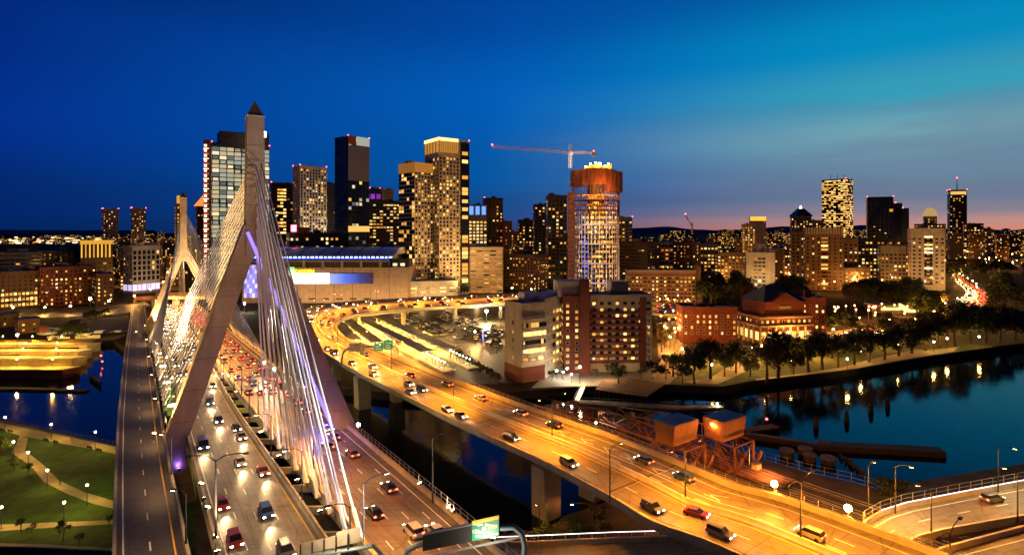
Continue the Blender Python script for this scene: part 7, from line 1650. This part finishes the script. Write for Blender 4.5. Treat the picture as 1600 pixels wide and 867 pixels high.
for i, (px, py, h, w, pr, hh, ww) in enumerate(((6, 712, 34, 34, BIG, 11, 5.2), (-14, 720, 40, 40, BIG, 11, 5.2), (44, 742, 22, 16, YOUNG, 6, 2.0), (34, 832, 26, 18, YOUNG, 6, 2.0), (99, 846, 40, 22, YOUNG, 6, 2.0), (124, 853, 22, 16, YOUNG, 6, 2.0), (22, 735, 22, 22, YOUNG, 6, 2.0), (170, 822, 20, 14, YOUNG, 6, 2.0), (50, 832, 16, 16, YOUNG, 6, 2.0))):
    b = up(px, py, 3.02); tree('park_tree', 'dark park tree beside the winding lit path', b, h * b.y / F, w * b.y / F / 2, pr, hh, ww, 'trees in the park', i)
for i, (px, py, h, w) in enumerate(((106, 526, 22, 26), (124, 528, 22, 24), (116, 518, 20, 20), (150, 498, 16, 18), (164, 494, 14, 16), (140, 500, 16, 20), (182, 468, 20, 16))):
    b = up(px, py, 3.0); tree('yard_tree', 'dark round tree at the edge of the boat yard', b, h * b.y / F, w * b.y / F / 2, BIG, 11, 5.2, 'trees at the boat yard', i)
BUSH = [tree_proto(400 + i, 1.6, 1.5, .1, 7, 60, .16, LEAF if i else LEAF2) for i in range(3)]
for i in range(46):
    if i < 20: px, py, lab, grp, s = rt.uniform(740, 960), 0, 'shrub on the dark bank under the viaduct', 'shrubs under the viaduct', rt.uniform(1, 1.9)
    elif i < 34: px, lab, grp, s = 0, 'low shrub in the hedge between platforms and car park', 'hedge shrubs by the car park', rt.uniform(1.2, 1.9)
    else: px, lab, grp, s = 0, 'low shrub on the verge of the basin yard', 'shrubs by the basin', rt.uniform(.9, 1.5)
    if i < 20: b = up(px, 868 - (px - 740) * .28 + rt.uniform(-6, 24), 3)
    elif i < 34: k = (i - 20) / 13; b = up(712 + 66 * k + rt.uniform(-2, 2), 553 + 42 * k + rt.uniform(-2, 2), 3)
    else: b = up(rt.uniform(1375, 1420), rt.uniform(755, 775), 3)
    T = thing('shrub', lab, 'shrub', b, grp); tm, cm = BUSH[i % 3]; inst(tm, 'trunk', T, (0, 0, 0), i, (s, s, s)); inst(cm, 'crown', T, (0, 0, 0), i, (s, s, s))
# ------------------------------------------------------------------ vehicles
def paint(name, col):
    t = NT(name); t.b.inputs['Base Color'].default_value = (*col, 1); t.b.inputs['Roughness'].default_value = .28; t.b.inputs['Metallic'].default_value = .25; t.b.inputs['Coat Weight'].default_value = .5; return t.m
PAINTS = {'white': paint('white_car_paint', (.72, .72, .72)), 'silver': paint('silver_car_paint', (.42, .43, .45)), 'black': paint('black_car_paint', (.012, .012, .014)), 'grey': paint('grey_car_paint', (.13, .135, .14)), 'red': paint('red_car_paint', (.32, .02, .02)), 'blue': paint('blue_car_paint', (.03, .08, .24)), 'beige': paint('beige_car_paint', (.42, .36, .26))}
CN_ = ['white', 'silver', 'black', 'grey', 'white', 'silver', 'red', 'blue', 'white', 'beige']
HEADL, TAILL = glow('headlight_lens', (1, .78, .42), 70), glow('tail_lamp_lens', (1, .03, .012), 42)
HEADO, TAILO = plain('unlit_headlight', (.6, .6, .6), .2), plain('unlit_tail_lamp', (.2, .01, .01), .3)
def mesh_of(m, name, mats):
    me = bpy.data.meshes.new(name); me.from_pydata(m.v, [], m.f); [me.materials.append(x) for x in mats]; me.polygons.foreach_set('material_index', m.m); me.update(); return me
def side_profile(prof, w, wt=None):
    """body swept across the width, rounded in at the sill and shoulder"""
    m = MB(); n = len(prof); xs = [(-w, .93), (-w * .96, 1.0), (w * .96, 1.0), (w, .93)]
    cy, cz = 0, .6
    for x, s in ((-w * .97, .92), (-w, .97), (-w * .86, 1.0), (w * .86, 1.0), (w, .97), (w * .97, .92)):
        m.v += [(x, y * s, cz + (z - cz) * s) for y, z in prof]
    for k in range(5):
        for i in range(n): j = (i + 1) % n; m.f.append((k * n + i, k * n + j, (k + 1) * n + j, (k + 1) * n + i)); m.m.append(0)
    m.f.append(tuple(range(n))[::-1]); m.f.append(tuple(5 * n + i for i in range(n))); m.m += [0, 0]; return m
WH = MB(); 
WH.tube([(-.1, 0, 0), (.1, 0, 0)], .32, 12)
WHEEL = mesh_of(WH, 'wheel', [BLACK])
def lightbox(w, h): m = MB(); m.box((0, 0, -h / 2), (w, .10, h)); return m
def vehicle_kit(kind_):
    if kind_ == 'saloon':
        b = [(2.2, .28), (2.28, .5), (2.15, .70), (1.05, .90), (-1.55, .95), (-2.15, .88), (-2.25, .55), (-2.15, .28)]; g = ((1.15, -1.85, .88, .80), (.35, -1.15, 1.40, .62)); w, wb, hl, tl = .90, 1.35, .62, .78
    elif kind_ == 'suv':
        b = [(2.2, .34), (2.3, .6), (2.2, .86), (1.25, 1.05), (-1.9, 1.08), (-2.25, 1.0), (-2.3, .6), (-2.2, .34)]; g = ((1.25, -2.2, 1.03, .86), (.55, -1.95, 1.68, .70)); w, wb, hl, tl = .96, 1.4, .76, .95
    else:
        b = [(2.6, .36), (2.7, .6), (2.62, .95), (2.2, 1.15), (-2.6, 1.15), (-2.7, 1.0), (-2.7, .5), (-2.6, .36)]; g = ((2.2, -2.65, 1.13, .97), (1.5, -2.6, 2.15, .88)); w, wb, hl, tl = 1.02, 1.7, .8, 1.0
    m = side_profile(b, w); body = mesh_of(m, 'body', [PAINTS['white']])
    (f0, r0, z0, w0), (f1, r1, z1, w1) = g
    m = MB(); m.hexa([(-w0, r0, z0), (w0, r0, z0), (w0, f0, z0), (-w0, f0, z0)], [(-w1, r1, z1), (w1, r1, z1), (w1, f1, z1), (-w1, f1, z1)]); glass = mesh_of(m, 'window', [DARKGL])
    m = MB(); m.hexa([(-w1 - .03, r1 - .05, z1 + .005), (w1 + .03, r1 - .05, z1 + .005), (w1 + .03, f1 + .05, z1 + .005), (-w1 - .03, f1 + .05, z1 + .005)], [(-w1 + .1, r1 + .1, z1 + .07), (w1 - .1, r1 + .1, z1 + .07), (w1 - .1, f1 - .1, z1 + .07), (-w1 + .1, f1 - .1, z1 + .07)]); roof = mesh_of(m, 'roof', [PAINTS['white']])
    return dict(body=body, glass=glass, roof=roof, w=w, wb=wb, hl=hl, tl=tl, f=b[1][0], r=b[6][0])
KITS = {k: vehicle_kit(k) for k in ('saloon', 'suv', 'van')}
HLM = {True: mesh_of(lightbox(.36, .16), 'headlight', [HEADL]), False: mesh_of(lightbox(.36, .16), 'headlight', [HEADO])}
TLM = {True: mesh_of(lightbox(.34, .18), 'tail_light', [TAILL]), False: mesh_of(lightbox(.34, .18), 'tail_light', [TAILO])}
def car(label, p, t, kit, colr, group, lit=True, wheels=True, beam=0, name=None):
    K = KITS[kit]; rz = math.atan2(-t.x, t.y); T = thing(name or ('parked_car' if not lit else ('van' if kit == 'van' else 'car')), label, 'van' if kit == 'van' else 'car', p, group); T.rotation_euler = (math.asin(max(-.2, min(.2, t.z))), 0, rz)
    for nm, me in (('body', K['body']), ('roof', K['roof'])):
        o = inst(me, nm, T); s = o.material_slots[0]; s.link = 'OBJECT'; s.material = PAINTS[colr]
    inst(K['glass'], 'window', T)
    if wheels:
        for sx in (-1, 1):
            for sy in (-1, 1): inst(WHEEL, 'wheel', T, (sx * (K['w'] - .06), sy * K['wb'], .32))
    for sx in (-1, 1):
        inst(HLM[lit], 'headlight', T, (sx * (K['w'] - .28), K['f'] - .06, K['hl'])); inst(TLM[lit], 'tail_light', T, (sx * (K['w'] - .26), K['r'] + .06, K['tl']))
    if beam:
        l = bpy.data.lights.new('headlight_beam', 'SPOT'); l.energy = beam; l.color = (1, .66, .30); l.spot_size = math.radians(46); l.spot_blend = .9; l.shadow_soft_size = .15
        o = bpy.data.objects.new('headlight_beam', l); COL.objects.link(o); o.parent = T; o.location = (0, K['f'] + .25, K['hl'] + .25); o.rotation_euler = (math.radians(82), 0, 0)
    return T
rc_ = random.Random(33)
def pick(): return rc_.choices(['saloon', 'suv', 'van'], [5, 4, 1])[0], rc_.choice(CN_)
def pick_moving(): return rc_.choices(['saloon', 'suv', 'van'], [6, 4, .5])[0], rc_.choice(['black', 'grey', 'black', 'grey', 'blue', 'red', 'silver'])
def on_road(R_, f, d, toward, label, group, beam=0, dz=.01, kitc=None):
    p, t = R_.p(f, d); k, c = kitc or pick_moving(); return car(label.format(c=c, k='van' if k == 'van' else 'car'), p + Vector((0, 0, dz)), -t if toward else t, k, c, group, True, True, beam)
IL, OL = (.16, .37, .59, .82), (.135, .315, .505, .695)
snap = lambda f, L: min(L, key=lambda x: abs(x - f))
used = []
def free(R_, f, d, gap=6.2):
    for r, ff, dd in used:
        if r is R_ and abs(ff - f) < .06 and abs(dd - d) < gap: return False
    used.append((R_, f, d)); return True
for px, py in ((350, 790), (374, 720), (412, 745), (428, 808), (446, 862), (312, 706), (342, 660), (318, 634), (355, 676), (306, 615), (390, 690), (330, 612), (380, 845)):
    f, d = INB.near(upm(px, py)); f = snap(f, IL)
    if free(INB, f, d): on_road(INB, f, d, True, '{c} {k} coming with headlights on over the near bridge deck', 'oncoming traffic on the near deck', 3200)
d0_ = INB.near(upm(300, 596))[1]
for f in IL:
    d = d0_ + rc_.uniform(0, 9)
    while d < INB.s[-1] - 8:
        if free(INB, f, d): on_road(INB, f, d, True, '{c} {k} queueing with headlights on between the bridge towers', 'oncoming queue between the towers', 0 if rc_.random() < .7 else 1800)
        d += rc_.uniform(14, 38)
for px, py in ((592, 772), (600, 806), (545, 712), (530, 690), (645, 835), (668, 842), (512, 668), (484, 642), (560, 730), (500, 700), (470, 628), (620, 760)):
    f, d = OUTB.near(upm(px, py)); f = snap(f, OL)
    if free(OUTB, f, d): on_road(OUTB, f, d, False, '{c} {k} leaving with red tail lamps on the outbound bridge deck', 'outbound traffic on the near deck', 1500)
d0_ = OUTB.near(upm(450, 615))[1]
for f in OL:
    d = d0_ + rc_.uniform(0, 9)
    while d < OUTB.s[-1] - 8:
        if free(OUTB, f, d): on_road(OUTB, f, d, False, '{c} {k} with red tail lamps queueing towards the tunnel portal', 'outbound queue towards the tunnel', 0)
        d += rc_.uniform(9, 26)
VL, VU = (.165, .355), (.62, .80)
for px, py in ((880, 724), (806, 688), (782, 676), (1025, 792), (1118, 838), (1092, 806), (702, 640), (722, 650), (655, 606), (648, 618), (630, 600), (590, 588), (576, 572), (552, 570), (532, 556), (512, 546), (496, 532), (484, 520)):
    f, d = VIA.near(up(px, py, 14)); f = snap(f, VL)
    if free(VIA, f, d): on_road(VIA, f, d, True, '{c} {k} with headlights on in the outer viaduct lanes', 'viaduct traffic coming', 3600)
for px, py in ((1056, 748), (868, 632), (890, 655), (704, 606), (560, 556), (1275, 832), (640, 592), (760, 618), (520, 530), (505, 512), (1000, 720)):
    f, d = VIA.near(up(px, py, 14)); f = snap(f, VU)
    if free(VIA, f, d): on_road(VIA, f, d, False, '{c} {k} with tail lamps on in the inner viaduct lanes', 'viaduct traffic going', 1500)
d0_ = VIA.near(up(470, 500, 14))[1]
for f in (.12, .24, .36, .62, .8):
    d = d0_ + rc_.uniform(0, 10)
    while d < VIA.s[-1] - 20:
        if free(VIA, f, d): on_road(VIA, f, d, f < .45, '{c} {k} on the loop road in front of the arena', 'traffic on the loop road', 0)
        d += rc_.uniform(9, 24)
for R_, f, d, tw in ((SIDE, .33, 30, False), (SIDE, .72, 52, True), (SIDE2, .4, 30, False)):
    on_road(R_, f, d, tw, '{c} {k} driving on the ramps in the corner', 'traffic on the corner ramps', 1500)
# car park by the station: rows as they stand
ROWS = ((('outer double', 'first'), (620, 497), (681, 526), 20, 3), (('rear double', 'second'), (681, 494), (722, 510), 15, 3), (('short middle', 'third'), (656, 503), (693, 507), 6, 1), (('farthest', 'fourth'), (695, 489), (745, 501), 12, 2), (('short central', 'fifth'), (690, 516), (712, 517), 6, 1), (('central', 'sixth'), (723, 514), (745, 519), 7, 2), (('front central', 'seventh'), (710, 527), (756, 531), 12, 2), (('wide', 'eighth'), (747, 521), (787, 527), 10, 3), (('nearest', 'ninth'), (757, 538), (786, 542), 5, 1), (('far end', 'tenth'), (768, 511), (786, 513), 3, 1), (('loop side', 'eleventh'), (632, 489), (652, 494), 5, 1))
for (desc, _), a, b, n, ranks in ROWS:
    A_, B_ = up(*a, 3.03), up(*b, 3.03); d = (B_ - A_).normalized(); n_ = max(1, min(n, int((B_ - A_).length / 2.7)))
    L = (B_ - A_).length; yd = Vector((-.25, .97, 0)); yd = (yd - d * yd.dot(d)).normalized()
    for r_ in range(ranks):
        for k in range(n_):
            if rc_.random() < .06: continue
            p = A_ + d * (L * (k + .5) / n_) + yd * (r_ * 5.6) + d * rc_.uniform(-.15, .15)
            kt, c = pick()
            car(f'{c} {"van" if kt == "van" else "car"} parked in the {desc} row of the car park', p, yd if (k + r_) % 2 else -yd, 'suv' if kt == 'van' else kt, c, f'cars in the {desc} row of the car park', False, False)
for i, (px, py) in enumerate(((668, 538), (700, 532), (712, 540), (722, 548), (735, 549))):
    q = up(px, py, 3.03); T = thing('traffic_cone', 'small orange traffic cone on the open tarmac of the car park', 'traffic cone', q, 'cones in the car park'); m = MB(); m.tube([q, q + Vector((0, 0, .9))], [.3, .06], 8); m.build('cone', plain('orange_cone', (.7, .14, .03), .6), T); MB().box((q.x, q.y, q.z), (.75, .75, .06)).build('base', BLACK, T)
q = up(755, 536, 3); T = thing('information_pillar', 'blue lit information pillar among the parked cars', 'pillar', q); MB().box(tuple(q), (1.1, .5, 6)).build('panel', glow('blue_pillar_light', (.06, .2, .9), .8), T); MB().box((q.x, q.y, 3), (1.6, 1, .3)).build('base', CONC, T)
# the river road far off, packed with traffic
RIVER = Road([up(x, y, 3.05) for x, y in ((1440, 492), (1464, 485), (1492, 471), (1508, 459), (1504, 450), (1493, 440), (1489, 428))], [up(x, y, 3.05) for x, y in ((1510, 496), (1522, 487), (1548, 472), (1546, 462), (1532, 452), (1510, 441), (1498, 428))], 4)
RIVER.slab('road', 0, 1, ASPH, .03)
HLB, TLB = glow('far_headlight', (1, .72, .32), 12), glow('far_tail_lamp', (1, .05, .015), 14)
FH = mesh_of(lightbox(.5, .34), 'headlight', [HLB]); FT = mesh_of(lightbox(.5, .34), 'tail_light', [TLB])
def far_car(label, p, t, group, head):
    k, c = pick(); K = KITS[k]; T = thing('far_car', label, 'car', p, group); T.rotation_euler = (0, 0, math.atan2(-t.x, t.y)); o = inst(K['body'], 'body', T); o.material_slots[0].link = 'OBJECT'; o.material_slots[0].material = PAINTS[c]; inst(K['glass'], 'window', T)
    for sx in (-1, 1):
        if head: inst(FH, 'headlight', T, (sx * .62, K['f'] - .02, K['hl']))
        else: inst(FT, 'tail_light', T, (sx * .62, K['r'] + .02, K['tl']))
for f in (.08, .17, .26, .35, .44):
    d = rc_.uniform(0, 10)
    while d < RIVER.s[-1] - 6:
        p, t = RIVER.p(f, d); far_car('car with white headlights in the river road queue', p + Vector((0, 0, .04)), -t, 'headlight queue on the river road', True); d += rc_.uniform(8, 22)
for f in (.60, .70, .80, .90):
    d = rc_.uniform(0, 10)
    while d < RIVER.s[-1] - 6:
        p, t = RIVER.p(f, d); far_car('car with red tail lamps in the river road queue', p + Vector((0, 0, .04)), t, 'tail lamp queue on the river road', False); d += rc_.uniform(8, 22)
for d in range(6, int(RIVER.s[-1]) - 8, 42):  # posts added along the middle to brighten the road surface
    p, t = RIVER.p(.5, d); globe_lamp('added lamp post in the middle of the curving river road', p, 9, (1, .44, .07), 110000, LAMPW, 'added lamps on the river road', .4, 'added_road_lamp')
for i in range(20):
    px = rc_.uniform(1300, 1410); py = 526 - (px - 1300) * .13 + rc_.uniform(-5, 7); p = up(px, py, 3.12); far_car('car with lights on at the crossing behind the riverside trees', p, Vector((1, .25, 0)).normalized() * (1 if i % 3 else -1), 'cars at the crossing', i % 3 == 0)
p = at(1415, 508, 425)
for px, py, cc in ((1417, 503, (.02, 1, .35)), (1368, 479, (1, .05, .03)), (1358, 479, (1, .05, .03)), (1378, 508, (1, .05, .03)), (1513, 487, (.02, 1, .35))):
    q = at(px, py, 410); T = thing('traffic_light', ('green' if cc[1] > .5 else 'red') + ' traffic light glowing by the elevated station', 'traffic light', (q.x, q.y, 3), 'traffic lights by the station'); m = MB(); m.tube([(q.x, q.y + .5, 3), (q.x, q.y + .5, q.z)], .12, 5); m.build('pole', DARKS, T); MB().box((q.x, q.y, q.z - .5), (1.2, .6, 1.2)).build('lens', glow('traffic_green' if cc[1] > .5 else 'traffic_red', cc, 25), T)
# people out on the park path
def person(label, q, rz, top, legs):
    """one figure, walking: a single skinned surface"""
    v = [(0, 0, .95), (0, .02, 1.2), (0, .03, 1.45), (0, .03, 1.55), (0, .05, 1.68), (.11, 0, .9), (.12, .18, .5), (.12, .10, .06), (.12, .24, .03), (-.11, 0, .9), (-.12, -.05, .5), (-.12, -.28, .1), (-.12, -.18, .02), (.19, .02, 1.42), (.25, -.1, 1.15), (.24, .02, .9), (-.19, .02, 1.42), (-.25, .14, 1.15), (-.24, .26, .95)]
    e = [(0, 1), (1, 2), (2, 3), (3, 4), (0, 5), (5, 6), (6, 7), (7, 8), (0, 9), (9, 10), (10, 11), (11, 12), (2, 13), (13, 14), (14, 15), (2, 16), (16, 17), (17, 18)]
    r = [.14, .13, .12, .06, .10, .09, .065, .045, .04, .09, .065, .045, .04, .06, .045, .035, .06, .045, .035]
    me = bpy.data.meshes.new('person'); me.from_pydata(v, e, []); o = bpy.data.objects.new('person', me); COL.objects.link(o); md = o.modifiers.new('skin', 'SKIN'); sd = o.modifiers.new('smooth', 'SUBSURF'); sd.levels = sd.render_levels = 1
    for i, s in enumerate(me.skin_vertices[0].data): s.radius = (r[i], r[i]); s.use_root = i == 0
    me.materials.append(top); o.location = q; o.rotation_euler = (0, 0, rz); return tag(o, label, 'person')
person('person in dark clothes walking along the winding lit park path', up(94, 758, 3.06), 2.2, plain('dark_clothes', (.04, .04, .05), .9), None)
person('person standing in dark clothes on the promenade near the railing', up(112, 690, 3.06), .6, MATS['dark_clothes'], None)
finish_labels()
_long = [o['label'] for o, _ in REG if len(o['label'].replace('-', '').split()) > 16]
if _long: print('LONG', len(_long), _long[:6])
if _long: print('LONG2', sorted({l.split(',')[0] for l in _long}))
